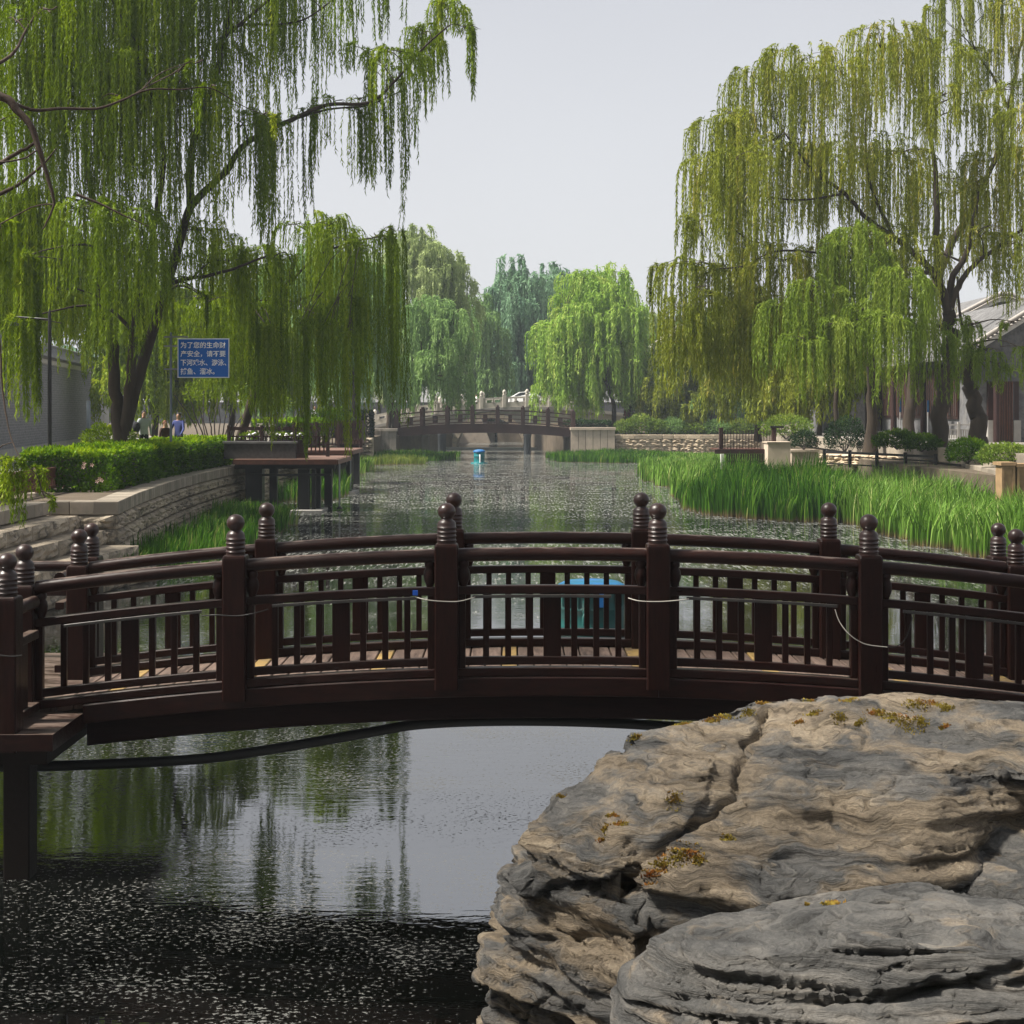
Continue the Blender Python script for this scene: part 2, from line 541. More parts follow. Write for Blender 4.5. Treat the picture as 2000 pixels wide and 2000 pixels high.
M['lf_hedge'] = leafmat('hedge_leaf', [(0.0, (0.022, 0.064, 0.003)), (0.45, (0.075, 0.165, 0.004)), (0.8, (0.19, 0.320, 0.006)), (1.0, (0.32, 0.42, 0.012))], 0.4)
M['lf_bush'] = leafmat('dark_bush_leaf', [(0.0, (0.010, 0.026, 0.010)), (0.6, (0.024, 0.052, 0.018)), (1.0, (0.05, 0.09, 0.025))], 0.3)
M['lf_yel'] = leafmat('yellow_green_bush_leaf', [(0.0, (0.078, 0.143, 0.0195)), (0.5, (0.169, 0.247, 0.0325)), (1.0, (0.312, 0.351, 0.065))], 0.4)
M['reed_d'] = leafmat('deep_green_reed', [(0.0, (0.016, 0.058, 0.004)), (0.5, (0.050, 0.140, 0.010)), (0.9, (0.130, 0.260, 0.026)), (1.0, (0.22, 0.26, 0.07))], 0.38, ((0.19, 0.12, 0.07), 0.05, 0.22))
M['reed_l'] = leafmat('light_green_reed', [(0.0, (0.050, 0.120, 0.012)), (0.45, (0.130, 0.260, 0.032)), (0.85, (0.230, 0.380, 0.075)), (1.0, (0.32, 0.36, 0.12))], 0.38, ((0.21, 0.13, 0.078), 0.05, 0.20))
M['reed_y'] = leafmat('yellowing_reed', [(0.0, (0.08, 0.13, 0.02)), (0.5, (0.15, 0.20, 0.035)), (1.0, (0.24, 0.26, 0.06))], 0.38, ((0.24, 0.17, 0.08), 0.1, 0.3))


def water_mat():
    m, nt, out = newmat('canal_water')
    L = nt.links
    v = wpos(nt)
    # ripples: calm and ruffled patches
    n_r = N(nt, 'ShaderNodeTexNoise', Scale=5.5, Detail=3.0, Roughness=0.55)
    v2 = wpos(nt, (0.55, 1.6, 1))
    L.new(v2, n_r.inputs['Vector'])
    n_p = N(nt, 'ShaderNodeTexNoise', Scale=0.23, Detail=2.0)
    L.new(v, n_p.inputs['Vector'])
    amp = ramp(nt, n_p.outputs['Fac'], [(0.40, 0.12), (0.62, 1.0)])
    hmul = N(nt, 'ShaderNodeMath', operation='MULTIPLY')
    L.new(n_r.outputs['Fac'], hmul.inputs[0])
    L.new(amp.outputs['Color'], hmul.inputs[1])
    bp = N(nt, 'ShaderNodeBump', Strength=1.0, Distance=0.0042)
    L.new(hmul.outputs['Value'], bp.inputs['Height'])
    w = N(nt, 'ShaderNodeBsdfPrincipled', Roughness=0.015, IOR=4.6)
    w.inputs['Base Color'].default_value = (0.0015, 0.002, 0.0015, 1)
    L.new(bp.outputs['Normal'], w.inputs['Normal'])
    # drifting willow fluff: small pale flakes, thick in some drifts and thin in others
    vf = wpos(nt, (0.75, 1.0, 1))
    n_f = N(nt, 'ShaderNodeTexNoise', Scale=30.0, Detail=5.0, Roughness=0.68)
    L.new(vf, n_f.inputs['Vector'])
    n_d = N(nt, 'ShaderNodeTexNoise', Scale=0.9, Detail=4.0, Roughness=0.6)
    L.new(v, n_d.inputs['Vector'])
    sh = N(nt, 'ShaderNodeMapRange')
    sh.inputs['From Min'].default_value = 0.3
    sh.inputs['From Max'].default_value = 0.7
    sh.inputs['To Min'].default_value = -0.07
    sh.inputs['To Max'].default_value = 0.055
    L.new(n_d.outputs['Fac'], sh.inputs['Value'])
    ad = N(nt, 'ShaderNodeMath', operation='ADD')
    L.new(n_f.outputs['Fac'], ad.inputs[0])
    L.new(sh.outputs['Result'], ad.inputs[1])
    # the drifts gather upstream of the footbridge
    sy = nt.nodes.new('ShaderNodeSeparateXYZ')
    L.new(v, sy.inputs['Vector'])
    dr = N(nt, 'ShaderNodeMapRange')
    dr.inputs['From Min'].default_value = 15
    dr.inputs['From Max'].default_value = 36
    dr.inputs['To Min'].default_value = -0.22
    dr.inputs['To Max'].default_value = 0.0
    L.new(sy.outputs['Y'], dr.inputs['Value'])
    f = ramp(nt, ad.outputs['Value'], [(0.57, 0.0), (0.605, 0.9)])
    # rafts of fluff strung out along the canal
    n_s = N(nt, 'ShaderNodeTexNoise', Scale=1.0, Detail=4.0, Roughness=0.75)
    L.new(wpos(nt, (12.5, 1.5, 1)), n_s.inputs['Vector'])
    ms = N(nt, 'ShaderNodeMath', operation='MULTIPLY_ADD')
    ms.inputs[1].default_value = 1.0
    L.new(dr.outputs['Result'], ms.inputs[0])
    sd = N(nt, 'ShaderNodeMath', operation='MULTIPLY_ADD')
    sd.inputs[1].default_value = 0.6
    L.new(sh.outputs['Result'], sd.inputs[0])
    L.new(n_s.outputs['Fac'], sd.inputs[2])
    L.new(sd.outputs['Value'], ms.inputs[2])
    f2 = ramp(nt, ms.outputs['Value'], [(0.50, 0.0), (0.58, 0.6)])
    fm = N(nt, 'ShaderNodeMath', operation='MAXIMUM')
    L.new(f.outputs['Color'], fm.inputs[0])
    L.new(f2.outputs['Color'], fm.inputs[1])
    d = N(nt, 'ShaderNodeBsdfDiffuse')
    L.new(mixc(nt, f2.outputs['Color'], (0.125, 0.125, 0.118), (0.29, 0.30, 0.27)), d.inputs['Color'])
    mx = N(nt, 'ShaderNodeMixShader')
    L.new(fm.outputs['Value'], mx.inputs['Fac'])
    L.new(w.outputs['BSDF'], mx.inputs[1])
    L.new(d.outputs['BSDF'], mx.inputs[2])
    L.new(mx.outputs['Shader'], out.inputs['Surface'])
    return m


M['water'] = water_mat()


def rock_mat(name, grey_shift=0.0):
    m, nt, out = newmat(name)
    L = nt.links
    b = N(nt, 'ShaderNodeBsdfPrincipled', Roughness=0.82)
    b.inputs['Specular IOR Level'].default_value = 0.25
    v = wpos(nt)
    nw = N(nt, 'ShaderNodeTexNoise', Scale=1.5, Detail=4.0, Roughness=0.6)
    L.new(v, nw.inputs['Vector'])
    # warp the bedding planes
    sub = N(nt, 'ShaderNodeVectorMath', operation='SUBTRACT')
    sub.inputs[1].default_value = (0.5, 0.5, 0.5)
    L.new(nw.outputs['Color'], sub.inputs[0])
    sc = N(nt, 'ShaderNodeVectorMath', operation='MULTIPLY')
    sc.inputs[1].default_value = (0.15, 0.15, 0.34 if grey_shift < 0.05 else 0.14)
    L.new(sub.outputs['Vector'], sc.inputs[0])
    add = N(nt, 'ShaderNodeVectorMath', operation='ADD')
    L.new(v, add.inputs[0])
    L.new(sc.outputs['Vector'], add.inputs[1])

    def stretched(s):
        mp = nt.nodes.new('ShaderNodeMapping')
        mp.inputs['Scale'].default_value = s
        mp.inputs['Rotation'].default_value = (math.radians(8), math.radians(6), 0)
        L.new(add.outputs['Vector'], mp.inputs['Vector'])
        return mp.outputs['Vector']
    n0 = N(nt, 'ShaderNodeTexNoise', Scale=1.0, Detail=7.0, Roughness=0.6)
    L.new(stretched((1.3, 1.3, 5.5)), n0.inputs['Vector'])
    n1 = N(nt, 'ShaderNodeTexNoise', Scale=1.0, Detail=9.0, Roughness=0.66)
    L.new(stretched((1.7, 1.7, 20)), n1.inputs['Vector'])
    n2 = N(nt, 'ShaderNodeTexNoise', Scale=1.0, Detail=10.0, Roughness=0.72)
    L.new(stretched((3.0, 3.0, 70)), n2.inputs['Vector'])
    n4 = N(nt, 'ShaderNodeTexNoise', Scale=55.0, Detail=8.0, Roughness=0.8)
    L.new(v, n4.inputs['Vector'])
    g = grey_shift
    tan = ramp(nt, n1.outputs['Fac'], [(0.30, (0.105, 0.088, 0.070)), (0.43, (0.24, 0.196, 0.146)), (0.54, (0.37, 0.300, 0.218)), (0.70, (0.50, 0.42, 0.32))]).outputs['Color']
    gry = ramp(nt, n1.outputs['Fac'], [(0.30, (0.060, 0.060, 0.061)), (0.45, (0.135, 0.134, 0.132)), (0.58, (0.215, 0.207, 0.196)), (0.72, (0.31, 0.285, 0.255))]).outputs['Color']
    sel = ramp(nt, n0.outputs['Fac'], [(0.445 + g, 0.0), (0.535 + g, 1.0)]).outputs['Color']
    c1 = mixc(nt, sel, gry, tan)
    c2 = ramp(nt, n2.outputs['Fac'], [(0.34, (0.30, 0.28, 0.26)), (0.45, (0.85, 0.84, 0.82)), (0.7, (1.15, 1.12, 1.06))]).outputs['Color']
    c = mixc(nt, 0.9, c1, c2, 'MULTIPLY')
    c3 = ramp(nt, n4.outputs['Fac'], [(0.3, 0.5), (0.7, 1.3)]).outputs['Color']
    c = mixc(nt, 0.7, c, c3, 'MULTIPLY')
    L.new(c, b.inputs['Base Color'])
    h1 = N(nt, 'ShaderNodeMath', operation='MULTIPLY_ADD')
    h1.inputs[1].default_value = 0.5
    L.new(n4.outputs['Fac'], h1.inputs[0])
    L.new(n2.outputs['Fac'], h1.inputs[2])
    h2 = N(nt, 'ShaderNodeMath', operation='MULTIPLY_ADD')
    h2.inputs[1].default_value = 0.9
    L.new(n1.outputs['Fac'], h2.inputs[0])
    L.new(h1.outputs['Value'], h2.inputs[2])
    bp = N(nt, 'ShaderNodeBump', Strength=1.0, Distance=0.05)
    L.new(h2.outputs['Value'], bp.inputs['Height'])
    L.new(bp.outputs['Normal'], b.inputs['Normal'])
    L.new(b.outputs['BSDF'], out.inputs['Surface'])
    return m


M['rock'] = rock_mat('layered_tan_and_grey_rock', 0.008)
M['rock_g'] = rock_mat('layered_grey_rock', 0.13)
# ------------------------------------------------------------------ the setting: water, banks
def structure(name, mb, m, label=None):
    o = mb.build(name, m)
    o['kind'] = 'structure'
    if label:
        o['label'] = label
    return o


LW = [(-9.03, 34.4), (-9.5, 38.2), (-9.85, 42.2), (-10.15, 46), (-10.3, 50), (-10.35, 54), (-10.3, 58.4), (-10.25, 66), (-10.2, 76)]   # face line of the left retaining wall
structure('water', MB().add([(-70, -25, 0), (70, -25, 0), (70, 420, 0), (-70, 420, 0)], [(0, 1, 2, 3)]), M['water'])
structure('river_bed', MB().add([(-420, -120, -1.4), (420, -120, -1.4), (420, 520, -1.4), (-420, 520, -1.4)], [(0, 1, 2, 3)]), M['bed'])
lb = [(-400, -60), (-9.5, -60), (-9.5, 12), (-12, 19), (-11.3, 30), (-10.9, 34.75)] + [(x - 0.38, y + (0.4 if i == 0 else 0)) for i, (x, y) in enumerate(LW)] + [(-10.6, 100), (-10.75, 123), (-9.7, 123.2), (-8.0, 133), (-6.0, 149.5), (-6.0, 172), (-2.0, 173.4), (-1.8, 420), (-400, 420)]
structure('left_bank', MB().prism(lb, -1.3, 1.63), M['soil'])
rb = [(400, -60), (18, -60), (17, 25), (16, 45), (15.2, 60), (15.2, 90), (19, 112), (20.8, 125.4), (8.7, 125.4), (8.6, 124.3), (5.0, 124.3), (3.0, 135), (1.8, 149.5), (1.8, 172), (-1.7, 173.4), (-1.7, 420), (400, 420)]
structure('right_bank', MB().prism(rb, -1.3, 1.6), M['soil'])
structure('raised_terrace', MB().prism([(400, 40), (18.6, 40), (17.2, 56), (16.6, 70), (17.2, 96), (22, 118), (400, 118)], 1.0, 2.2), M['paving'])
structure('near_bank', MB().prism([(-30, -25), (30, -25), (30, 3.4), (3, 3.8), (-2, 3.2), (-30, 3.0)], -1.3, 2.1), M['soil'])
structure('far_ground', MB().prism([(-415, 420.2), (415, 420.2), (415, 515), (-415, 515)], -1.3, 1.6), M['soil'])
structure('left_path', MB().prism([(-40, 36), (-15.5, 36), (-16, 60), (-15, 90), (-14, 122), (-40, 122)], 1.3, 1.635), M['paving'])


# ------------------------------------------------------------------ the near footbridge
BX, YN, YF = 0.343, 12.74, 14.35


def zt(x):
    return 1.49 - 0.0149 * (x - BX) ** 2


bridge = thing('footbridge', 'dark brown arched timber footbridge crossing the canal just behind the rocks', 'footbridge', (BX, 13.545, 0))


def arc(x0, x1, yc, dz, w, h, ch=0.008, n=10):
    """timber following the arch: w across (y), h high"""
    sec = section(w, h, ch)
    rings = []
    for i in range(n + 1):
        x = x0 + (x1 - x0) * i / n
        rings.append([(x, yc + a, zt(x) + dz + b) for a, b in sec])
    mb = MB()
    return mb.sweep(rings)


def post_meshes():
    mb = MB()
    w = 0.2
    c = 0.012
    sec = section(w, w, c)
    rings = [[(a, b, z) for a, b in sec] for z in (-0.06, 1.13)]
    rings += [[(a * k, b * k, z) for a, b in sec] for k, z in ((0.985, 1.152), (0.93, 1.168), (0.84, 1.175))]
    mb.sweep(rings)
    pm = mb.mesh('post', M['wood_v'])
    prof = [(0.080, 0), (0.080, 0.012)]
    for k in range(4):
        zc = 0.030 + 0.036 * k
        prof += [(0.079, zc - 0.0055), (0.0855, zc - 0.002), (0.0855, zc + 0.002), (0.079, zc + 0.0055)]
    prof += [(0.079, 0.168), (0.075, 0.184), (0.064, 0.198), (0.052, 0.206), (0.047, 0.213)]
    r, zc = 0.0765, 0.276
    for k in range(1, 12):
        a = -math.pi / 2 + math.pi * (0.18 + 0.82 * k / 12)
        prof.append((max(0.004, r * math.cos(a)), zc + r * 0.95 * math.sin(a)))
    prof.append((0.003, zc + r * 0.95))
    fm = MB().lathe(prof, (0, 0, 0), 24).mesh('finial', M['finial'])
    return pm, fm


PM, FM = post_meshes()


def bridge_post(x, y, z, parent=None):
    p = link_mesh('post', PM, parent or bridge, (x, y, z))
    link_mesh('finial', FM, p, (x, y, z + 1.173))


def vase():
    prof = [(0.030, 0), (0.034, 0.02), (0.050, 0.06), (0.056, 0.10), (0.050, 0.14), (0.036, 0.165), (0.046, 0.18), (0.046, 0.205), (0.034, 0.22), (0.034, 0.26)]
    return MB().lathe(prof, (0, 0, 0), 14).mesh('bracket', M['wood_v'])


VM = vase()
post_x = [BX + (-2.5 + i) * 1.8 for i in range(6)]
for y, sgn in ((YN, -1), (YF, 1)):
    for x in post_x:
        bridge_post(x, y, zt(x) - (0.035 if abs(x - BX) < 4 else 0.095))
    for i in range(5):
        a, b = post_x[i] + 0.1, post_x[i + 1] - 0.1
        # round handrail
        rings = []
        for k in range(13):
            x = a + (b - a) * k / 12
            rings.append([(x, y + 0.06 * math.cos(t), zt(x) + 1.04 + 0.058 * math.sin(t)) for t in [2 * math.pi * q / 14 for q in range(14)]])
        MB().sweep(rings, smooth=True).build('handrail', M['wood'], bridge)
        arc(a, b, y, 0.74, 0.085, 0.072).build('mid_rail', M['wood'], bridge)
        arc(a + 0.062, b - 0.062, y, 0.135, 0.06, 0.07).build('bottom_rail', M['wood'], bridge)
        arc(a, b, y, 0.042, 0.11, 0.074).build('base_rail', M['wood'], bridge)
        for x in (a + 0.031, b - 0.031):
            MB().bar((x, y, zt(x) + 0.079), (x, y, zt(x) + 0.705), 0.06, 0.07, 0.006).build('stile', M['wood_v'], bridge)
            link_mesh('bracket', VM, bridge, (x + (0.012 if x < a + 0.1 else -0.012), y, zt(x) + 0.772))
        mid = (a + b) / 2
        for k in range(-3, 4):
            x = mid + k * 0.188
            w = 0.150 if k == 0 else 0.052
            MB().bar((x, y, zt(x) + 0.168), (x, y, zt(x) + 0.706), w, 0.036, 0.004).build('baluster', M['wood_v'], bridge)

# deck boards
n_pl = 60
pw = 0.146
for i in range(n_pl):
    x = BX + (i - (n_pl - 1) / 2) * pw
    if abs(x - BX) > 4.36:
        continue
    slope = -2 * 0.0149 * (x - BX)
    mb = MB()
    hw = pw / 2 - 0.007
    sec = section(2 * hw, 0.04, 0.006)
    jig = RNG.uniform(-0.002, 0.002)
    mb.sweep([[(x + p, yy, zt(x) + slope * p - 0.021 + q + jig) for p, q in sec] for yy in (12.752, 14.338)])
    mb.build('deck_board', M['plank_y'] if i % 8 == 3 else M['plank'], bridge)
xa, xb = -3.64, BX + (BX + 3.64)
for y, in ((12.71,), (14.38,)):
    arc(xa, BX + 0.9, y, -0.0825, 0.07, 0.165, 0.01, 24).build('fascia_board', M['wood'], bridge)
    arc(BX + 0.903, xb, y, -0.0825, 0.07, 0.165, 0.01, 24).build('fascia_board', M['wood'], bridge)
for y in (12.86, 13.545, 14.23):
    arc(xa, xb, y, -0.255, 0.14, 0.24, 0.012, 36).build('girder', M['girder'], bridge)
# landings at both ends
for s in (-1, 1):
    x_in = BX + s * 3.99
    x_out = BX + s * 8.2
    x0, x1 = min(x_in, x_out), max(x_in, x_out)
    MB().box(x0, x1, 11.86, 15.85, 1.045, 1.178).build('landing', M['wood'], bridge)
    MB().box(x0 + (0.25 if s > 0 else 0), x1 - (0.06 if s < 0 else 0), 11.9, 15.8, 0.93, 1.043).build('landing_beam', M['pilewood'], bridge)
    for yy in (12.05, 15.55):
        for k in range(3):
            xx = x_in + s * ((0.32 if yy < 13 else 2.1) + 1.7 * k)
            MB().bar((xx, yy, -1.2), (xx, yy, 0.929), 0.21, 0.21, 0.01).build('pile', M['pilewood'], bridge)
    for y0, sg in ((YN, -1), (YF, 1)):
        yq = 11.97 if sg < 0 else 15.55
        xe = BX + s * (4.39 if sg < 0 else 4.72)
        bridge_post(xe, yq, 1.09 if sg < 0 else 1.06)
        yy0, yy1 = sorted((y0 + sg * 0.1, yq - sg * 0.1))
        MB().tube([(xe + s * 0.0, yy0, 2.13), (xe, yy1, 2.13)], 0.055, 12).build('handrail', M['wood'], bridge)
        MB().bar((xe, yy0, 1.86), (xe, yy1, 1.86), 0.085, 0.07, 0.006).build('mid_rail', M['wood'], bridge)
        MB().bar((xe, yy0, 1.25), (xe, yy1, 1.25), 0.10, 0.07, 0.006).build('bottom_rail', M['wood'], bridge)
        MB().bar((xe, (yy0 + yy1) / 2, 1.285), (xe, (yy0 + yy1) / 2, 1.825), 0.036, 0.16, 0.004).build('baluster', M['wood_v'], bridge)
        # side rail out along the landing
        xx0, xx1 = sorted((xe + s * 0.1, xe + s * 3.5))
        MB().tube([(xx0, yq, 2.13), (xx1, yq, 2.13)], 0.055, 12).build('handrail', M['wood'], bridge)
        MB().bar((xx0, yq, 1.86), (xx1, yq, 1.86), 0.085, 0.07, 0.006, Vector((0, 1, 0))).build('mid_rail', M['wood'], bridge)

# light strips clipped under the near mid rail, with their leads
for i in range(5):
    a, b = post_x[i] + 0.1, post_x[i + 1] - 0.1
    ranges = {0: (0.25, 1.42), 1: (0.22, 1.45), 2: (0.12, 1.30), 3: (0.14, 1.42), 4: (0.18, 1.42)}[i]
    arc(a + ranges[0], a + ranges[1], YN - 0.052, 0.687, 0.014, 0.026, 0.003, 8).build('light_strip', M['strip'], bridge)


def lead(pts, m, r=0.0045):
    # smooth curve through the points
    q = []
    n = len(pts)
    pts = [Vector(p) for p in pts]
    for i in range(n - 1):
        p0, p1, p2, p3 = pts[max(i - 1, 0)], pts[i], pts[i + 1], pts[min(i + 2, n - 1)]
        for k in range(5):
            t = k / 5
            q.append(0.5 * ((2 * p1) + (p2 - p0) * t + (2 * p0 - 5 * p1 + 4 * p2 - p3) * t * t + (3 * p1 - p0 - 3 * p2 + p3) * t ** 3))
    q.append(pts[-1])
    return MB().tube(q, r, 6).build('strip_lead', m, bridge)


yl = 12.61
lead([P(811, 1166, 12.68), P(835, 1172, yl), P(871, 1175, yl), P(900, 1174, yl), P(928, 1166, 12.67)], M['cable_w'])
lead([P(1227, 1168, 12.67), P(1250, 1174, yl), P(1290, 1175, yl), P(1330, 1172, yl), P(1345, 1170, 12.67)], M['cable_w'])
lead([P(1631, 1190, 12.67), P(1640, 1215, 12.65), P(1660, 1240, yl), P(1690, 1258, yl), P(1733, 1264, yl)], M['cable_w'])
lead([P(1733, 1264, yl), P(1752, 1262, 12.66), P(1770, 1245, 12.67), P(1782, 1205, 12.67)], M['cable_b'])
lead([P(395, 1203, 12.67), P(420, 1201, yl), P(463, 1203, yl), P(495, 1198, yl), P(524, 1190, 12.67)], M['cable_b'], 0.005)
lead([P(-10, 1278, 11.85), P(20, 1282, 11.85), P(43, 1280, 11.87)], M['cable_b'], 0.005)
c = P(811, 1158, 12.675)
MB().box(c.x - 0.022, c.x + 0.022, c.y - 0.012, c.y + 0.012, c.z - 0.02, c.z + 0.02).build('strip_connector', M['bluebit'], bridge)

pp = [P(-60, 1497, 13.05), P(70, 1497, 13.05), P(258, 1490, 13.05), P(414, 1480, 13.05), P(569, 1457, 13.05), P(724, 1430, 13.05), P(828, 1414, 13.05), P(994, 1408, 13.05), P(1190, 1412, 13.05), P(1400, 1427, 13.05), P(1700, 1462, 13.05), P(2050, 1500, 13.05)]
q = []
for i in range(len(pp) - 1):
    p0, p1, p2, p3 = pp[max(i - 1, 0)], pp[i], pp[i + 1], pp[min(i + 2, len(pp) - 1)]
    for k in range(8):
        t = k / 8
        q.append(0.5 * ((2 * p1) + (p2 - p0) * t + (2 * p0 - 5 * p1 + 4 * p2 - p3) * t * t + (3 * p1 - p0 - 3 * p2 + p3) * t ** 3))
q.append(pp[-1])
tag(MB().tube(q, 0.044, 12).build('slung_pipe', M['pipe']), 'black pipe slung in a shallow curve beneath the near timber footbridge', 'pipe')


# ------------------------------------------------------------------ the rocks
def hull_bm(pts):
    bm = bmesh.new()
    for p in pts:
        bm.verts.new(p)
    bmesh.ops.convex_hull(bm, input=bm.verts)
    return bm


def down(pts, z):
    return [Vector((p.x, p.y, z)) for p in pts]


def make_rock(name, hulls, material, voxel, seed, label, groove=(), strata=1.0, tilt=(0.10, 0.05), fold=1.0):
    me = bpy.data.meshes.new('tmp')
    bm = bmesh.new()
    for h in hulls:
        b2 = hull_bm(h)
        tm = bpy.data.meshes.new('t2')
        b2.to_mesh(tm)
        b2.free()
        bm.from_mesh(tm)
        bpy.data.meshes.remove(tm)
    bm.to_mesh(me)
    bm.free()
    ob = bpy.data.objects.new('tmp', me)
    C.objects.link(ob)
    r = ob.modifiers.new('r', 'REMESH')
    r.mode = 'VOXEL'
    r.voxel_size = voxel
    s = ob.modifiers.new('s', 'SMOOTH')
    s.factor = 0.5
    s.iterations = 3
    dg = bpy.context.evaluated_depsgraph_get()
    em = bpy.data.meshes.new_from_object(ob.evaluated_get(dg))
    bpy.data.objects.remove(ob)
    bpy.data.meshes.remove(me)
    n = len(em.vertices)
    co = np.empty(n * 3, np.float32)
    em.vertices.foreach_get('co', co)
    co = co.reshape(-1, 3).astype(np.float64)

    def normals():
        em.vertices.foreach_set('co', co.astype(np.float32).ravel())
        em.update()
        a = np.empty(n * 3, np.float32)
        em.vertices.foreach_get('normal', a)
        return a.reshape(-1, 3).astype(np.float64)
    nr = normals()
    # large lumps
    d = 0.16 * (fbm(co * 1.3, seed, 3) - 0.5) + 0.07 * (fbm(co * 3.4, seed + 5, 3) - 0.5)
    co += nr * d[:, None]
    nr = normals()
    # bedding planes: tilted, folded
    h = co[:, 2] + tilt[0] * co[:, 0] + tilt[1] * co[:, 1] + fold * (0.20 * (fbm(co * 1.1, seed + 9, 3) - 0.5) + 0.035 * (fbm(co * 4, seed + 3, 3) - 0.5))
    side = 1.0 - 0.55 * np.clip(nr[:, 2], 0, 1)
    l1 = vnoise(np.c_[co[:, 0] * 0.5, co[:, 1] * 0.5, h * 8.5], seed + 11)
    l2 = vnoise(np.c_[co[:, 0] * 1.1, co[:, 1] * 1.1, h * 22], seed + 12)
    l3 = vnoise(np.c_[co[:, 0] * 2.5, co[:, 1] * 2.5, h * 52], seed + 13)
    # hard beds stand proud, soft beds weather back to sharp slots
    hard = np.clip((l1 - 0.34) / 0.16, 0, 1)
    slot = 1 - np.clip(np.abs(l2 - 0.5) / 0.075, 0, 1)
    patch = np.clip((fbm(co * 0.9, seed + 30, 2) - 0.36) / 0.25, 0, 1)
    d = strata * side * (0.060 * hard + 0.026 * (l2 - 0.5) - 0.030 * slot * patch + 0.014 * (l3 - 0.5)) - 0.03
    # stepped ledges: each bed juts out and is undercut sharply below
    hh = h * 7.5 + 1.1 * (fbm(co * np.array([1.3, 1.3, 1.0]), seed + 50, 3) - 0.5) * fold
    saw = hh - np.floor(hh)
    amp = np.clip((fbm(co * 1.6, seed + 60, 2) - 0.38) / 0.2, 0, 1) * side
    d += strata * amp * 0.055 * (np.minimum(saw / 0.22, 1.0) - 0.6 - 0.35 * saw)
    hh = h * 19 + 0.9 * fold * (fbm(co * np.array([2.0, 2.0, 1.5]), seed + 51, 3) - 0.5)
    saw = hh - np.floor(hh)
    d += strata * side * 0.020 * (np.minimum(saw / 0.3, 1.0) - 0.6 - 0.3 * saw)
    hh = h * 33 + 0.5 * (fbm(co * np.array([2.4, 2.4, 1.5]), seed + 52, 2) - 0.5)
    saw = hh - np.floor(hh)
    d += strata * side * 0.012 * (np.minimum(saw / 0.35, 1.0) - 0.7)
    d += 0.024 * (fbm(co * 10, seed + 21, 4) - 0.5)
    # cracks and pits follow the folds
    cr = np.abs(fbm(co * np.array([2.2, 2.2, 3.5]), seed + 40, 3) - 0.5)
    d -= 0.030 * np.clip(1 - cr / 0.014, 0, 1)
    px = 1000 + co[:, 0] / co[:, 1] * F
    py = 800 + (HC - co[:, 2]) / co[:, 1] * F
    for line, wd, dp in groove:
        best = np.full(n, 1e9)
        wob = 14 * (vnoise(co * 9, 77) - 0.5)
        for (x0, y0), (x1, y1) in zip(line[:-1], line[1:]):
            tt = np.clip(((px - x0) * (x1 - x0) + (py - y0) * (y1 - y0)) / ((x1 - x0) ** 2 + (y1 - y0) ** 2), 0, 1)
            best = np.minimum(best, np.hypot(px - x0 - tt * (x1 - x0) + wob, py - y0 - tt * (y1 - y0) + wob))
        d -= dp * np.exp(-(best / wd) ** 2)
    d *= 1 + 0.9 * np.clip((1240 - px) / 60, 0, 1) * np.clip((py - 1640) / 60, 0, 1)
    co += nr * d[:, None]
    normals()
    em.materials.clear()
    em.materials.append(material)
    em.polygons.foreach_set('use_smooth', [True] * len(em.polygons))
    em.name = name
    o = link_mesh(name, em, None, (0, 0, 0))
    cen = Vector((float(co[:, 0].mean()), float(co[:, 1].mean()), 0))
    em.transform(Matrix.Translation(-cen))
    o.location = cen
    tag(o, label, 'rock', None)
    tris = [tuple(p.vertices) for p in em.polygons]
    bvh = BVHTree.FromPolygons([v.co + cen for v in em.vertices], tris)
    return o, bvh


A1 = [P(1425, 1392, 8.8), P(1450, 1366, 8.9), P(1540, 1356, 9.0), P(1700, 1352, 9.05), P(1830, 1356, 8.95), P(1930, 1366, 8.8), P(2120, 1400, 8.6), P(1290, 1420, 8.8), P(1225, 1432, 8.6)]
A2 = [P(1290, 1520, 8.0), P(1500, 1560, 7.85), P(1700, 1540, 7.85), P(1870, 1480, 8.05)]
A3 = [P(1250, 1720, 7.35), P(1500, 1750, 7.25), P(1750, 1720, 7.35), P(1870, 1690, 7.6)]
hA = A1 + A2 + A3 + down(A1, -0.5) + down(A3, -0.5)
B1 = [P(1190, 1455, 8.55), P(1140, 1522, 8.3), P(1065, 1572, 8.1), P(1030, 1602, 8.0), P(1240, 1480, 8.3), P(1400, 1470, 8.1), P(1330, 1590, 7.75), P(1210, 1600, 7.7), P(1015, 1650, 7.95), P(1030, 1722, 7.75), P(1180, 1728, 7.45), P(1240, 1690, 7.5), P(1340, 1620, 7.62)]
hB = B1 + [Vector((p.x + 0.1, p.y + 0.5, 0.9)) for p in B1[:4]]
C1 = [P(1005, 1745, 7.95), P(1020, 1735, 7.85), P(1200, 1750, 7.45), P(1250, 1740, 7.45), P(1245, 1800, 7.3)]
C2 = [P(990, 1810, 7.9), P(965, 1890, 7.85), P(948, 1960, 7.82), P(1230, 1900, 7.2), P(1240, 2100, 7.1), P(935, 2120, 7.8)]
hC = C1 + C2 + [Vector((p.x, p.y + 0.9, p.z)) for p in C1] + down(C2, -0.6) + [Vector((p.x, p.y + 1.0, -0.6)) for p in C2]
D1 = [P(1835, 1420, 8.5), P(1950, 1400, 8.4), P(2150, 1430, 8.3), P(1890, 1500, 8.1), P(2000, 1520, 7.9), P(2150, 1500, 7.8), P(1905, 1560, 8.2), P(2150, 1560, 8.0)]
E1 = [P(1840, 1620, 8.15), P(1960, 1610, 8.0), P(2200, 1600, 7.9), P(1850, 1740, 7.6), P(2000, 1750, 7.4), P(2200, 1750, 7.3)]
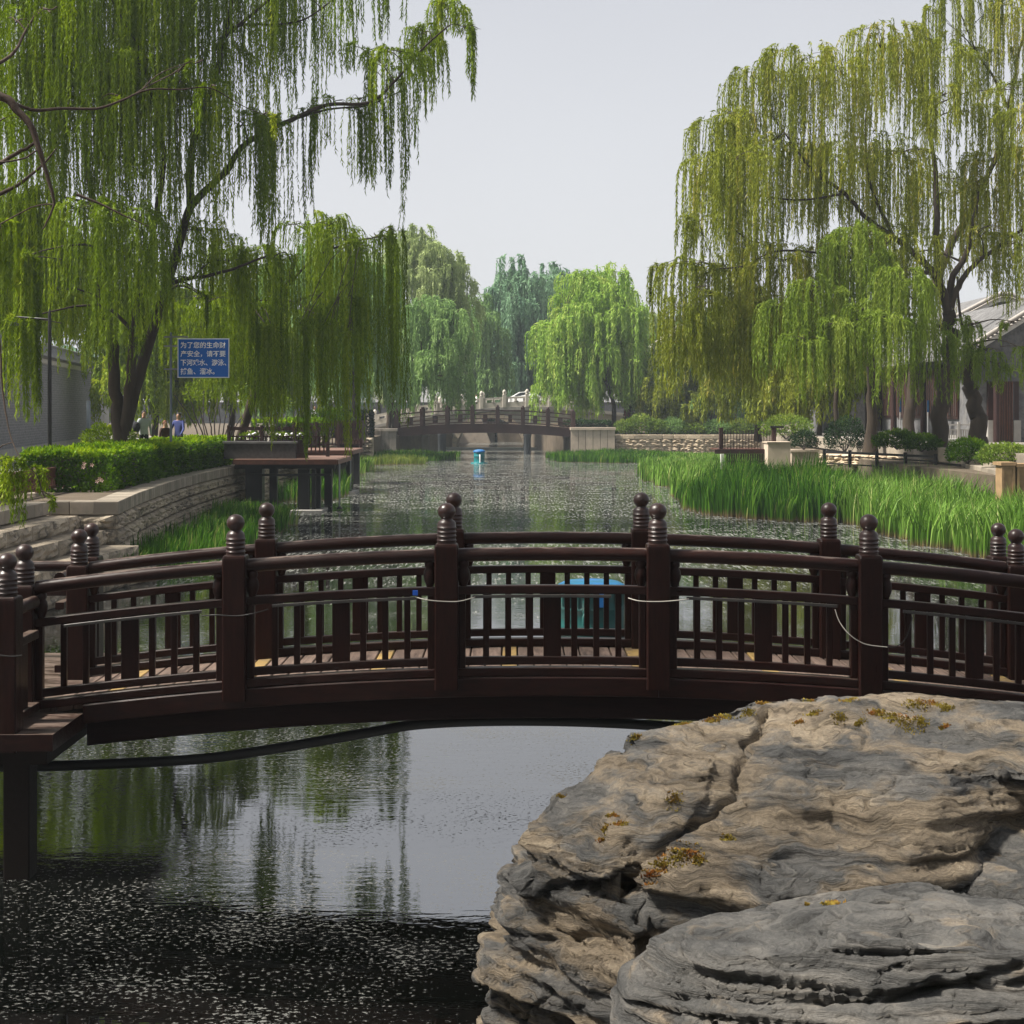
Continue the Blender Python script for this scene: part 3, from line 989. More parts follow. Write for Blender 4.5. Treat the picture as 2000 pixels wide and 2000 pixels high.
hE = E1 + down(E1, -0.4)
big_rock, bvh_big = make_rock('boulder', [hA, hB, hC, D1, hE], M['rock'], 0.019, 3,
                              'large layered tan and grey boulder with moss in front of the footbridge', groove=[
    ([(1500, 1385), (1455, 1450), (1440, 1500), (1432, 1560), (1385, 1590), (1335, 1615), (1290, 1655), (1240, 1695)], 7, 0.065),
    ([(1000, 1730), (1100, 1738), (1200, 1725), (1245, 1700)], 7, 0.05),
    ([(1240, 1700), (1252, 1760), (1245, 1800)], 7, 0.06),
    ([(960, 1815), (1060, 1835), (1150, 1815), (1200, 1850)], 7, 0.05)], tilt=(0.06, 0.05))
G1 = [P(1250, 1868, 6.15), P(1270, 1840, 6.2), P(1355, 1792, 6.4), P(1500, 1745, 6.65), P(1700, 1718, 6.75), P(1800, 1714, 6.75), P(1900, 1732, 6.7), P(2000, 1745, 6.65), P(2250, 1760, 6.6)]
G2 = [P(1252, 1930, 6.0), P(1400, 1860, 5.85), P(1700, 1840, 5.7), P(2000, 1860, 5.65), P(2250, 1870, 5.6)]
G3 = [P(1255, 2080, 5.9), P(1500, 2120, 5.55), P(2250, 2120, 5.4), P(1262, 2000, 5.95)]
hG = G1 + G2 + G3 + [Vector((p.x, p.y + 0.35, p.z - 0.5)) for p in G1] + down(G3, 0.2) + down(G1, 0.2)
front_rock, bvh_front = make_rock('boulder', [hG], M['rock_g'], 0.0165, 21,
                                  'low grey slab rock with fine dark layers in the bottom right corner', strata=1.45, fold=0.35, tilt=(-0.05, 0.02),
                                  groove=[([(1460, 1840), (1520, 1890), (1560, 1930), (1610, 1960)], 4, 0.02),
                                          ([(1300, 1945), (1480, 1960), (1700, 1955), (1900, 1920), (2000, 1890)], 8, 0.055),
                                          ([(1480, 1800), (1540, 1795), (1620, 1800)], 5, 0.03)])


def moss(px, py, w, owner, bvh, seed):
    """a small cushion of moss grown on the rock where that line of sight meets it"""
    eye = Vector((0, 0, HC))
    hit, nrm, _, _ = bvh.ray_cast(eye, (P(px, py, 8) - eye).normalized())
    if hit is None:
        return
    rg = random.Random(seed)
    mb = MB()
    s = w * hit.y / F
    for k in range(int(60 + w * 2)):
        a = rg.uniform(0, 6.283)
        r = s * 0.5 * math.sqrt(rg.random()) * rg.uniform(0.3, 1.1)
        q0 = hit + Vector((r * math.cos(a) * 1.25, r * math.sin(a) * 0.8, 0.08))
        h2, n2, _, _ = bvh.ray_cast(q0 + Vector((0, 0, 0.06)), Vector((0, 0, -1)))
        if h2 is None or abs(h2.z - hit.z) > 0.14:
            continue
        l = rg.uniform(0.006, 0.016)
        d = (n2 + Vector((rg.uniform(-.9, .9), rg.uniform(-.9, .9), rg.uniform(-.3, .5)))).normalized() * l
        sd = d.cross(Vector((rg.uniform(-1, 1), rg.uniform(-1, 1), rg.uniform(-1, 1)))).normalized() * l * 0.5
        mb.add([h2 - sd - n2 * 0.004, h2 + sd - n2 * 0.004, h2 + d], [(0, 1, 2)])
        mb.add([h2 - sd.cross(d).normalized() * l * 0.5 - n2 * 0.004, h2 + sd.cross(d).normalized() * l * 0.5 - n2 * 0.004, h2 + d * 1.1], [(0, 1, 2)])
    if mb.v:
        mb.build('moss', M['moss'], owner)


for i, (x, y, w) in enumerate([(1320, 1672, 60), (1345, 1662, 60), (1290, 1690, 40), (1270, 1708, 34), (1365, 1678, 30), (1195, 1592, 24), (1212, 1612, 26), (1178, 1632, 24), (1097, 1558, 18), (1315, 1560, 32),
                               (1420, 1637, 26), (1740, 1400, 50), (1770, 1412, 60), (1710, 1392, 36), (1800, 1408, 30), (1790, 1375, 44), (1830, 1378, 40), (1850, 1384, 30), (1660, 1368, 40), (1580, 1368, 26),
                               (1490, 1374, 24), (1415, 1400, 40), (1390, 1408, 34), (1460, 1392, 30), (1590, 1395, 30), (1845, 1420, 20), (1330, 1416, 40), (1640, 1402, 30), (1680, 1412, 24), (1560, 1410, 20), (1240, 1440, 22)]):
    moss(x, y, w * 1.05, big_rock, bvh_big, 100 + i)
for i, (x, y, w) in enumerate([(1448, 1775, 26), (1440, 1768, 16), (1495, 1760, 20), (1625, 1766, 40), (1328, 1800, 18), (1575, 1768, 9)]):
    moss(x, y, w, front_rock, bvh_front, 200 + i)
# ------------------------------------------------------------------ left bank: retaining wall and steps
def rough_block(seed, bulge=1.0):
    """unit block, x -0.5..0.5, face at y=0 (towards -y), back y=1, z 0..1; split, hand-dressed face"""
    rg = random.Random(seed)
    nx, nz = 6, 5
    mb = MB()
    vs = []
    for j in range(nz + 1):
        for i in range(nx + 1):
            u, v = i / nx, j / nz
            edge = min(u, 1 - u, v, 1 - v)
            y = -(0.0 if edge < 1e-6 else bulge * (0.26 + rg.uniform(-0.16, 0.16)))
            vs.append((u - 0.5, y, v))
    fs = [(j * (nx + 1) + i, j * (nx + 1) + i + 1, (j + 1) * (nx + 1) + i + 1, (j + 1) * (nx + 1) + i) for j in range(nz) for i in range(nx)]
    mb.add(vs, fs)
    b = [(-0.5, 0, 0), (0.5, 0, 0), (0.5, 0, 1), (-0.5, 0, 1), (-0.5, 1, 0), (0.5, 1, 0), (0.5, 1, 1), (-0.5, 1, 1)]
    mb.add(b, [(0, 4, 5, 1), (1, 5, 6, 2), (2, 6, 7, 3), (3, 7, 4, 0), (4, 7, 6, 5)])
    return mb


def dressed_block():
    mb = MB()
    c = 0.02
    mb.sweep([[(a, b + 0.5, z) for a, b in section(s, s, 0.03)] for z, s in ((0, 0.985), (0.05, 1.0), (0.93, 1.0), (1.0, 0.97))])
    return mb


def block_variants(m, n, seed):
    return [rough_block(seed + i).mesh('stone', m) for i in range(n)]


ST_L = block_variants(M['stone'], 8, 10)
ST_R = block_variants(M['cream'], 6, 40)
ST_T = [rough_block(70 + i, 0.22).mesh('tread', M['stone']) for i in range(5)]
COP = dressed_block().mesh('coping_stone', M['coping'])
COPC = dressed_block().mesh('coping_stone', M['cream'])


def place_block(me, name, root, p, ang, w, d, h):
    o = link_mesh(name, me, root, p)
    o.rotation_euler = (0, 0, ang)
    o.scale = (w, d, h)
    return o


def walk(path, step, jitter, rg, start=0.0):
    """yield midpoint, direction angle, length along a polyline"""
    pts = [Vector((x, y)) for x, y in path]
    seg = [(pts[i + 1] - pts[i]).length for i in range(len(pts) - 1)]
    tot = sum(seg)

    def at(s):
        for i, l in enumerate(seg):
            if s <= l or i == len(seg) - 1:
                return pts[i] + (pts[i + 1] - pts[i]) * (s / l)
            s -= l
    s = 0.0
    first = True
    while s < tot - 0.05:
        l = step * rg.uniform(1 - jitter, 1 + jitter)
        if first:
            l *= 1 - start
            first = False
        if tot - s - l < step * 0.4:
            l = tot - s
        a, b = at(s), at(min(s + l, tot))
        yield (a + b) / 2, math.atan2(b.y - a.y, b.x - a.x), (b - a).length
        s += l


rg = random.Random(5)
lwall = thing('retaining_wall', 'curved buff stone retaining wall below the clipped hedge on the left', 'wall', (-10.0, 46, 0))
# block face points to +x side: travel along decreasing y so that -y_local faces water
for k in range(4):
    rev = [(x - 0.03 * k, y) for x, y in LW]
    for c2, ang, l in walk(rev, 1.1, 0.25, rg, 0.5 * (k % 2)):
        place_block(rg.choice(ST_L), 'stone', lwall, (c2.x, c2.y, -0.02 + 0.34 * k), ang, l - 0.075, 0.38, 0.305)
for c2, ang, l in walk([(x - 0.03, y) for x, y in LW], 0.36, 0.12, rg):
    o = place_block(COP, 'coping_stone', lwall, (c2.x, c2.y, 1.342), ang, l - 0.026, 0.62, 0.30)
    # origin of the dressed block is at the middle of its face
# end face of the wall, towards the camera
for k in range(4):
    for c2, ang, l in walk([(-10.75, 34.4), (-9.06 - 0.03 * k, 34.4)], 0.8, 0.15, rg, 0.4 * (k % 2)):
        place_block(rg.choice(ST_L), 'stone', lwall, (c2.x, c2.y, -0.02 + 0.34 * k), 0, l - 0.02, 0.4, 0.325)
for c2, ang, l in walk([(-10.7, 34.34), (-9.6, 34.34)], 0.5, 0.1, rg):
    place_block(COP, 'coping_stone', lwall, (c2.x, c2.y, 1.345), 0, l - 0.012, 0.5, 0.30)
core = [(x - 0.30, y + (0.3 if i == 0 else 0)) for i, (x, y) in enumerate(LW)]
core = core + [(x - 0.6, y) for x, y in core[::-1]]
MB().prism(core, -0.8, 1.335).build('wall_core', M['mortar'], lwall)

steps = thing('stone_steps', 'rough stone steps going down to the water at the left edge', 'steps', (-9.6, 27, 0))
for k, (x0, x1, y1, z) in enumerate(((-10.62, -10.6, 34.3, 1.36), (-9.96, -10.12, 35.2, 1.02), (-9.30, -9.78, 35.2, 0.69), (-8.52, -9.3, 34.1, 0.36), (-7.9, -8.8, 33.2, 0.03))):
    path = [(x1 - 0.4, 19.5), (x1, 27.0), ((x0 + x1) / 2, 31.0), (x0, y1)]
    for c2, ang, l in walk(path, 1.35 if k else 0.5, 0.2, rg, 0.3 * (k % 2)):
        if k == 0:
            place_block(COP, 'coping_stone', steps, (c2.x, c2.y, z), ang, l - 0.026, 0.6, 0.285)
        else:
            place_block(rg.choice(ST_T), 'tread', steps, (c2.x, c2.y, z - 0.02), ang, l - 0.02, 0.95, 0.32)

# ------------------------------------------------------------------ vegetation builders
def leaves_mesh(name, mat_, b, d, ln, wd, tone, rs, along=None, tri=False):
    """b (n,3) leaf bases, d (n,3) unit directions, ln/wd lengths and widths: one kite-shaped leaf each"""
    n = len(b)
    r = rs.normal(size=(n, 3))
    s = np.cross(d, r)
    s /= np.linalg.norm(s, axis=1)[:, None] + 1e-9
    ln = np.broadcast_to(np.asarray(ln, float), (n,))[:, None]
    wd = np.broadcast_to(np.asarray(wd, float), (n,))[:, None]
    if tri:                              # far off: one triangle a leaf
        v = np.empty((n, 3, 3))
        v[:, 0] = b + s * wd * 0.5
        v[:, 1] = b + d * ln
        v[:, 2] = b - s * wd * 0.5
        return np_mesh(name, v.reshape(-1, 3), np.arange(n * 3).reshape(n, 3), mat_, np.repeat(tone, 3))
    v = np.empty((n, 4, 3))
    v[:, 0] = b
    v[:, 1] = b + d * ln * 0.42 + s * wd * 0.5
    v[:, 2] = b + d * ln
    v[:, 3] = b + d * ln * 0.42 - s * wd * 0.5
    f = np.arange(n * 4).reshape(n, 4)
    return np_mesh(name, v.reshape(-1, 3), f, mat_, np.repeat(tone, 4), None if along is None else np.repeat(along, 4))


def strands(clumps, rs, spacing, zfloor=None):
    """hanging willow whips: clumps are (centre, rx, rz, hang_min, hang_max, count, tone)"""
    B, D, T = [], [], []
    for cen, rx, rz, h0, h1, cnt, tn in clumps:
        cnt = int(cnt)
        nb = max(1, int(cnt / 6))        # whips hang in bunches, one bunch to a twig
        bi = rs.randint(0, nb, cnt)
        a = rs.uniform(0, 2 * np.pi, nb)[bi] + rs.normal(0, 0.2, cnt)
        q = np.clip(np.sqrt(rs.uniform(0, 1, nb))[bi] + rs.normal(0, 0.1, cnt), 0, 1)
        bl = rs.uniform(0, 1, nb)[bi]
        bt = rs.normal(0, 0.14, nb)[bi]
        ct = np.array(cen)
        px = ct[0] + rx * q * np.cos(a)
        py = ct[1] + rx * q * np.sin(a)
        pz = ct[2] + rz * np.sqrt(np.clip(1 - q * q, 0, 1)) * (0.3 + 0.7 * rs.uniform(0, 1, nb)[bi])
        L = (h0 * 0.7 + (h1 * 1.05 - h0 * 0.7) * np.clip(0.75 * bl + 0.25 * rs.uniform(0, 1, cnt), 0, 1) ** 1.2)
        out = rs.uniform(0.1, 0.55, cnt) * min(1.0, rx)
        dx, dy = np.cos(a) * out, np.sin(a) * out
        rise = rs.uniform(0.05, 0.3, cnt) * min(1, rx)
        ts = tn + bt + rs.normal(0, 0.09, cnt)
        nl = np.maximum(3, (L / spacing).astype(int))
        idx = np.repeat(np.arange(cnt), nl)
        k = np.arange(len(idx)) - np.repeat(np.cumsum(nl) - nl, nl)
        s = (k + rs.uniform(0, 1, len(idx))) / nl[idx] * L[idx]
        ph = rs.uniform(0, 6.28, cnt)
        sw = rs.uniform(0.01, 0.06, cnt)
        e = 1 - np.exp(-s / 0.45)
        x = px[idx] + dx[idx] * e + sw[idx] * np.sin(s * 1.1 + ph[idx]) * s * 0.5
        y = py[idx] + dy[idx] * e + sw[idx] * np.cos(s * 1.3 + ph[idx]) * s * 0.5
        z = pz[idx] + rise[idx] * (1 - np.exp(-s / 0.15)) - (s - 0.35 * (1 - np.exp(-s / 0.35)))
        d = np.c_[rs.normal(0, 0.36, len(idx)), rs.normal(0, 0.36, len(idx)), -np.ones(len(idx))]
        young = np.exp(-s / 0.3)[:, None]
        d = d + young * np.c_[dx[idx], dy[idx], np.ones(len(idx)) * 1.2] * 1.2
        ok = np.ones(len(idx), bool) if zfloor is None else z > zfloor
        B.append(np.c_[x, y, z][ok])
        D.append((d / np.linalg.norm(d, axis=1)[:, None])[ok])
        T.append((ts[idx] + rs.normal(0, 0.09, len(idx)))[ok])
    return np.concatenate(B), np.concatenate(D), np.clip(np.concatenate(T), 0, 1)


def smooth_path(pts, k=5):
    pts = [Vector(p) for p in pts]
    out = []
    n = len(pts)
    for i in range(n - 1):
        p0, p1, p2, p3 = pts[max(i - 1, 0)], pts[i], pts[i + 1], pts[min(i + 2, n - 1)]
        for j in range(k):
            t = j / k
            out.append(0.5 * ((2 * p1) + (p2 - p0) * t + (2 * p0 - 5 * p1 + 4 * p2 - p3) * t * t + (3 * p1 - p0 - 3 * p2 + p3) * t ** 3))
    out.append(pts[-1])
    return out


def limb_mb(mb, pts, r0, r1, n=8, wob=0.0, rg=RNG, k=5):
    path = smooth_path(pts, k)
    m = len(path)
    if wob:
        path = [p + Vector((rg.uniform(-wob, wob), rg.uniform(-wob, wob), rg.uniform(-wob, wob))) * min(1, i / 3) for i, p in enumerate(path)]
    rad = [r0 + (r1 - r0) * (i / (m - 1)) ** 0.8 for i in range(m)]
    mb.tube(path, rad, n)
    return path


def willow(name, label, base, limbs, clumps, leafm, seed, spacing, ln, wd, group=None, barkm=None, zfloor=None, twigs=4, fork=0.05, cat='tree', tri=False):
    """limbs: list of (points, r0, r1), the first is the trunk; clumps drive the crown"""
    rs = np.random.RandomState(seed)
    rg = random.Random(seed)
    t = thing(name, label, cat, base, group)
    barkm = barkm or M['bark']
    nodes = []
    for i, (pts, r0, r1) in enumerate(limbs):
        mb = MB()
        path = limb_mb(mb, pts, r0, r1, 12 if i == 0 else 8, r1 * 0.5, rg)
        if i == 0:                       # root flare
            mb.lathe([(r0 * 1.5, -0.4), (r0 * 1.28, 0.05), (r0 * 1.08, 0.35), (r0 * 0.9, 0.7)], path[0], 12)
        for q, p in enumerate(path):
            nodes.append((p, r0 + (r1 - r0) * q / (len(path) - 1)))
        mb.build('trunk' if i == 0 else 'limb', barkm, t)
    mb = MB()
    for cen, rx, rz, h0, h1, cnt, tn in clumps:
        c3 = Vector(cen)
        best = min(nodes, key=lambda nd: (nd[0] - c3).length + (2.5 if nd[0].z > c3.z + 0.6 else 0) + (1.2 if nd[1] < 0.02 else 0))
        p0 = best[0]
        dist = (c3 - p0).length
        top = c3 + Vector((0, 0, rz * 0.55))
        rr = min(best[1] * 0.6, 0.025 + 0.012 * dist)
        m1 = p0.lerp(top, 0.45) + Vector((rg.uniform(-.1, .1) * dist, rg.uniform(-.1, .1) * dist, 0.10 * dist))
        if dist > 0.4:
            path = limb_mb(mb, [p0, m1, top], rr, 0.012, 5, 0.02, rg, 3)
        for k in range(twigs):
            a = rg.uniform(0, 6.28)
            e = c3 + Vector((rx * 0.8 * math.cos(a), rx * 0.8 * math.sin(a), rz * 0.35))
            s0 = p0.lerp(top, rg.uniform(0.6, 1.0)) if dist > 0.4 else top
            limb_mb(mb, [s0, s0.lerp(e, 0.5) + Vector((0, 0, 0.18 * rx)), e], 0.016 + 0.004 * rx, 0.005, 3, 0.015, rg, 2)
    if mb.v:
        tag(mb.build('branches', barkm, t), kind='stuff')
    b, d, tone = strands(clumps, rs, spacing, zfloor)
    n = len(b)
    me = leaves_mesh('crown', leafm, b - np.array(base), d, ln * rs.uniform(0.7, 1.25, n), wd * rs.uniform(0.7, 1.2, n), tone, rs, None, tri)
    o = bpy.data.objects.new('crown', me)
    C.objects.link(o)
    o.parent = t
    return t


def clumps_px(lst, k=1.0, jd=0.0, seed=0, jp=0.0, wide=1.0):
    """(px, py, D, rx, rz, h0, h1, count, tone) -> world clumps"""
    rg = random.Random(seed)
    out = []
    for px, py, D, rx, rz, h0, h1, n, tn in lst:
        p = P(px + rg.uniform(-jp, jp), py + rg.uniform(-jp, jp) * 1.3, D + rg.uniform(-jd, jd))
        f = rg.uniform(1 - jp * .012, 1 + jp * .008)
        h0, h1 = h0 * f, h1 * f
        out.append(((p.x, p.y, p.z), rx * wide, rz, h0, h1, n * k, tn))
    return out


def dome(cx, cy, zb, zt_, rx, ry, n, seed, cr, h0, h1, cnt, tone, low=0.25):
    """clumps spread over an egg-shaped crown"""
    rg = random.Random(seed)
    out = []
    cz = zb + (zt_ - zb) * 0.42
    for i in range(n):
        u = rg.uniform(-low, 1)
        a = i * 2.39996 + rg.uniform(-.3, .3)
        hr = math.sqrt(max(0, 1 - u * u)) if u > 0 else 1.0
        k = rg.uniform(0.55, 0.9)
        x, y = cx + rx * hr * k * math.cos(a), cy + ry * hr * k * math.sin(a)
        z = cz + (zt_ - cz) * u * rg.uniform(0.72, 0.97)
        sc = rg.uniform(0.7, 1.3)
        out.append(((x, y, z), cr * sc, cr * 0.75 * sc, h0, h1, cnt, tone + rg.uniform(-.16, .16)))
    return out


def reed_bed(name, label, poly, density, hmin, hmax, m, seed, width=0.022, lean=0.35, hfun=None, z0=-0.1):
    rs = np.random.RandomState(seed)
    poly = np.array(poly, float)
    wob = lambda q: np.c_[fbm(np.c_[q * .8, q[:, :1] * 0], seed + 91, 3), fbm(np.c_[q * .8, q[:, :1] * 0], seed + 97, 3)] * 2.2 - 1.1
    lo, hi = poly.min(0), poly.max(0)
    nt_ = int((hi[0] - lo[0]) * (hi[1] - lo[1]) * density)
    pts = lo + rs.uniform(0, 1, (nt_, 2)) * (hi - lo)
    ins = np.zeros(nt_, bool)
    tst = pts + wob(pts)
    j = len(poly) - 1
    for i in range(len(poly)):
        xi, yi = poly[i]
        xj, yj = poly[j]
        c_ = ((yi > tst[:, 1]) != (yj > tst[:, 1])) & (tst[:, 0] < (xj - xi) * (tst[:, 1] - yi) / (yj - yi + 1e-12) + xi)
        ins ^= c_
        j = i
    pts = pts[ins]
    n = len(pts)
    p3 = np.c_[pts, np.zeros(n)]
    g = fbm(p3 * np.array([0.55, 0.3, 1]), seed, 3)
    g2 = fbm(p3 * np.array([1.6, 1.6, 1]), seed + 4, 2)
    H = (hmin + (hmax - hmin) * np.clip(0.5 + 1.6 * (g - 0.5), 0, 1)) * rs.uniform(0.72, 1.12, n)
    if hfun is not None:
        H = H * hfun(pts)
    wind = 2.3 * (g2 - 0.5)
    a = rs.uniform(0, 6.28, n)
    lx = np.cos(a) * lean * rs.uniform(0.2, 1, n) + 0.12 + 0.3 * wind
    ly = np.sin(a) * lean * rs.uniform(0.2, 1, n)
    fa = rs.uniform(0, 6.28, n)
    W_ = width * rs.uniform(0.6, 1.3, n)
    sx, sy = np.cos(fa) * W_ / 2, np.sin(fa) * W_ / 2
    V, A = [], []
    lev = (0.0, 0.38, 0.74, 1.0)
    for li, t in enumerate(lev):
        bend = t ** 2.2
        x = pts[:, 0] + lx * H * 0.55 * bend
        y = pts[:, 1] + ly * H * 0.55 * bend
        z = z0 + H * (t - 0.22 * bend * np.clip(np.hypot(lx, ly) * 1.8, 0, 1) * t)
        wv = (1.0, 0.95, 0.6, 0.0)[li]
        if li < 3:
            V += [np.c_[x - sx * wv, y - sy * wv, z], np.c_[x + sx * wv, y + sy * wv, z]]
            A += [np.full(n, t), np.full(n, t)]
        else:
            V.append(np.c_[x, y, z])
            A.append(np.full(n, t))
    V = np.stack(V, 1).reshape(-1, 3)
    A = np.stack(A, 1).reshape(-1)
    base = np.arange(n)[:, None] * 7
    T = np.concatenate([base + np.array(f) for f in ((0, 1, 3), (0, 3, 2), (2, 3, 5), (2, 5, 4), (4, 5, 6))], 0)
    tone = np.clip(rs.normal(0.42, 0.27, n) + 1.1 * (g2 - 0.5), 0, 1)
    me = np_mesh(name, V, T, m, np.repeat(tone, 7), A)
    o = bpy.data.objects.new(name, me)
    C.objects.link(o)
    return tag(o, label, 'reeds', None, 'stuff')


def leafy(name, vol, n, m, seed, ln, wd, parent, tone_top=0.35, up=0.5):
    """leaf shell: vol(rs, n) -> points, normals, height fraction"""
    rs = np.random.RandomState(seed)
    p, nr, hf = vol(rs, n)
    n = len(p)
    d = nr * 0.7 + rs.normal(0, 0.6, (n, 3)) + np.array([0, 0, up])
    d /= np.linalg.norm(d, axis=1)[:, None]
    g = fbm(p * 2.2, seed, 3)
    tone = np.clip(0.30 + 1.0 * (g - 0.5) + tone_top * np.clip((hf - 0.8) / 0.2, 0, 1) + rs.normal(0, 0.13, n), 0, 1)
    me = leaves_mesh(name, m, p - np.array(wloc(parent)), d, ln * rs.uniform(0.7, 1.3, n), wd * rs.uniform(0.7, 1.3, n), tone, rs)
    o = bpy.data.objects.new(name, me)
    C.objects.link(o)
    o.parent = parent
    return o


def egg(c, rx, ry, rz):
    def f(rs, n):
        v = rs.normal(size=(n, 3))
        v /= np.linalg.norm(v, axis=1)[:, None]
        v = v[v[:, 2] > -0.55]
        k = (0.45 + 0.55 * rs.uniform(0, 1, len(v)) ** 0.5)
        lump = 0.8 + 0.45 * fbm(v * 2.3 + np.array(c), 3, 2)
        p = np.array(c) + v * np.array([rx, ry, rz]) * (k * lump)[:, None]
        return p, v, (v[:, 2] + 1) / 2
    return f


def bush(label, c, rx, ry, rz, n, m, seed, ln=0.09, wd=0.045, group=None, name='bush'):
    t = thing(name, label, 'bush', (c[0], c[1], c[2] - rz * 0.7), group)
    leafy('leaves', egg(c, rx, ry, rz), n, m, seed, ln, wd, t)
    mb = MB()
    rg = random.Random(seed)
    b0 = Vector((c[0], c[1], c[2] - rz * 0.72))
    for k in range(6):
        a = rg.uniform(0, 6.28)
        mb.tube([b0, b0.lerp(Vector(c), 0.6) + Vector((math.cos(a) * rx * .25, math.sin(a) * ry * .25, 0)), Vector(c) + Vector((math.cos(a) * rx * .6, math.sin(a) * ry * .6, rz * .4))], [0.03, 0.02, 0.008], 5)
    mb.build('stems', M['stem'], t)
    return t


def hedge(label, path, width, z0, h, n, m, seed, ln=0.075, wd=0.045, group=None, wav=0.12, name='hedge'):
    """clipped hedge along a polyline"""
    pts = [Vector((x, y)) for x, y in path]
    seg = [(pts[i + 1] - pts[i]).length for i in range(len(pts) - 1)]
    cum = np.concatenate([[0], np.cumsum(seg)])
    X = np.array([p.x for p in pts])
    Y = np.array([p.y for p in pts])
    mid = pts[len(pts) // 2]
    t = thing(name, label, 'hedge', (mid.x, mid.y, z0), group)

    def vol(rs, n):
        s = rs.uniform(0, cum[-1], n)
        x, y = np.interp(s, cum, X), np.interp(s, cum, Y)
        e = 0.05
        tx = np.interp(s + e, cum, X) - np.interp(s - e, cum, X)
        ty = np.interp(s + e, cum, Y) - np.interp(s - e, cum, Y)
        tl = np.hypot(tx, ty)
        nx, ny = -ty / tl, tx / tl
        per = 2 * h + width
        u = rs.uniform(0, per, n)
        off = np.where(u < h, -width / 2, np.where(u < h + width, u - h - width / 2, width / 2))
        z = np.where(u < h, u, np.where(u < h + width, h, per - u))
        nrm = np.c_[np.where((u < h), -1, np.where(u < h + width, 0, 1))[:, None] * np.c_[nx, ny], np.where((u >= h) & (u < h + width), 1.0, 0.1)]
        # rounded ends
        endc = rs.uniform(0, 1, n) < width / (cum[-1] + width) * 1.6
        s_e = np.where(rs.uniform(0, 1, n) < 0.5, 0.0, cum[-1])
        x = np.where(endc, np.interp(s_e, cum, X), x)
        y = np.where(endc, np.interp(s_e, cum, Y), y)
        off = np.where(endc, rs.uniform(-width / 2, width / 2, n), off)
        z = np.where(endc, rs.uniform(0, h, n), z)
        p = np.c_[x + nx * off, y + ny * off, z0 + z]
        lump = (fbm(p * 2.0, seed, 3) - 0.5) * wav * 2.4 + rs.uniform(-0.16, 0.03, n)
        p = p + nrm * lump[:, None]
        p[:, 2] = np.maximum(p[:, 2], z0)
        return p, nrm, z / h
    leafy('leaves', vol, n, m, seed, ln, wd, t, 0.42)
    w2 = width / 2 - 0.14
    L_, R_ = [], []
    for i, p in enumerate(pts):
        d = (pts[min(i + 1, len(pts) - 1)] - pts[max(i - 1, 0)]).normalized()
        nn = Vector((-d.y, d.x))
        L_.append((p.x + nn.x * w2, p.y + nn.y * w2))
        R_.append((p.x - nn.x * w2, p.y - nn.y * w2))
    L_[0] = tuple(np.array(L_[0]) * .7 + np.array(L_[1]) * .3); R_[0] = tuple(np.array(R_[0]) * .7 + np.array(R_[1]) * .3)
    L_[-1] = tuple(np.array(L_[-1]) * .85 + np.array(L_[-2]) * .15); R_[-1] = tuple(np.array(R_[-1]) * .85 + np.array(R_[-2]) * .15)
    MB().prism(L_ + R_[::-1], z0 - 0.1, z0 + h - 0.16).build('twig_core', M['stem'], t)
    return t
# ------------------------------------------------------------------ trees
G = lambda D, z: z
# big willow on the left bank
D0 = 47
tb = P(236, 0, D0)
limbsL = [
    ([(tb.x, D0, 1.5), P(232, 800, D0), P(222, 720, D0), P(212, 630, D0)], 0.25, 0.15),
    ([P(240, 850, D0), P(256, 740, D0 - .2), P(262, 650, D0 - .3), P(275, 560, D0 - .5), P(296, 470, D0 - .7), P(312, 380, D0 - 1), P(322, 300, D0 - 1)], 0.18, 0.07),
    ([P(244, 840, D0 + .2), P(270, 740, D0 + .5), P(300, 640, D0 + .6), P(322, 570, D0 + .6), P(352, 470, D0 + .5), P(372, 405, D0 + .4), P(420, 355, D0 + .3), P(445, 330, D0 + .2), P(470, 290, D0), P(510, 262, D0), P(570, 234, D0), P(640, 205, D0), P(720, 200, D0), P(770, 160, D0), P(830, 90, D0), P(880, 48, D0)], 0.20, 0.022),
    ([P(372, 405, D0 + .4), P(370, 330, D0 + .2), P(388, 240, D0), P(420, 150, D0), P(440, 60, D0), P(462, -40, D0)], 0.13, 0.07),
    ([P(440, 60, D0), P(480, 48, D0 + .3), P(540, 48, D0 + .5), P(600, 35, D0 + .5), P(660, -10, D0 + .5)], 0.06, 0.02),
    ([P(440, 70, D0), P(490, 30, D0 - .5), P(560, -30, D0 - 1)], 0.07, 0.04),
    ([P(212, 630, D0), P(196, 540, D0), P(190, 440, D0 + .4), P(170, 330, D0 + .8), P(160, 180, D0 + 1)], 0.17, 0.06),
    ([P(330, 555, D0 + .6), P(360, 545, D0), P(410, 538, D0 - .5), P(470, 520, D0 - 1), P(520, 500, D0 - 1)], 0.085, 0.03),
    ([P(570, 234, D0), P(640, 214, D0 + .5), P(720, 205, D0 + 1), P(790, 175, D0 + 1)], 0.05, 0.015),
    ([P(322, 300, D0 - 1), P(300, 200, D0 - 1.5), P(270, 90, D0 - 2)], 0.08, 0.03),
]
cl = []
for px in (20, 110, 200, 290, 380):
    cl.append((px, -110, 46, 2.0, 1.0, 5.0, 7.5, 100, .45))
cl += [(450, -70, 47, 1.5, .8, 3.0, 5.0, 46, .4), (510, -50, 47, 1.2, .6, 3.0, 5.2, 26, .4), (575, -40, 48, 1.1, .5, 2.8, 5.0, 22, .35), (640, -40, 48, 1.0, .5, 2.5, 4.2, 20, .35), (700, -60, 48, 1.0, .5, 2.4, 3.8, 22, .35), (745, -70, 48, .5, .3, 2.0, 3.2, 9, .35)]
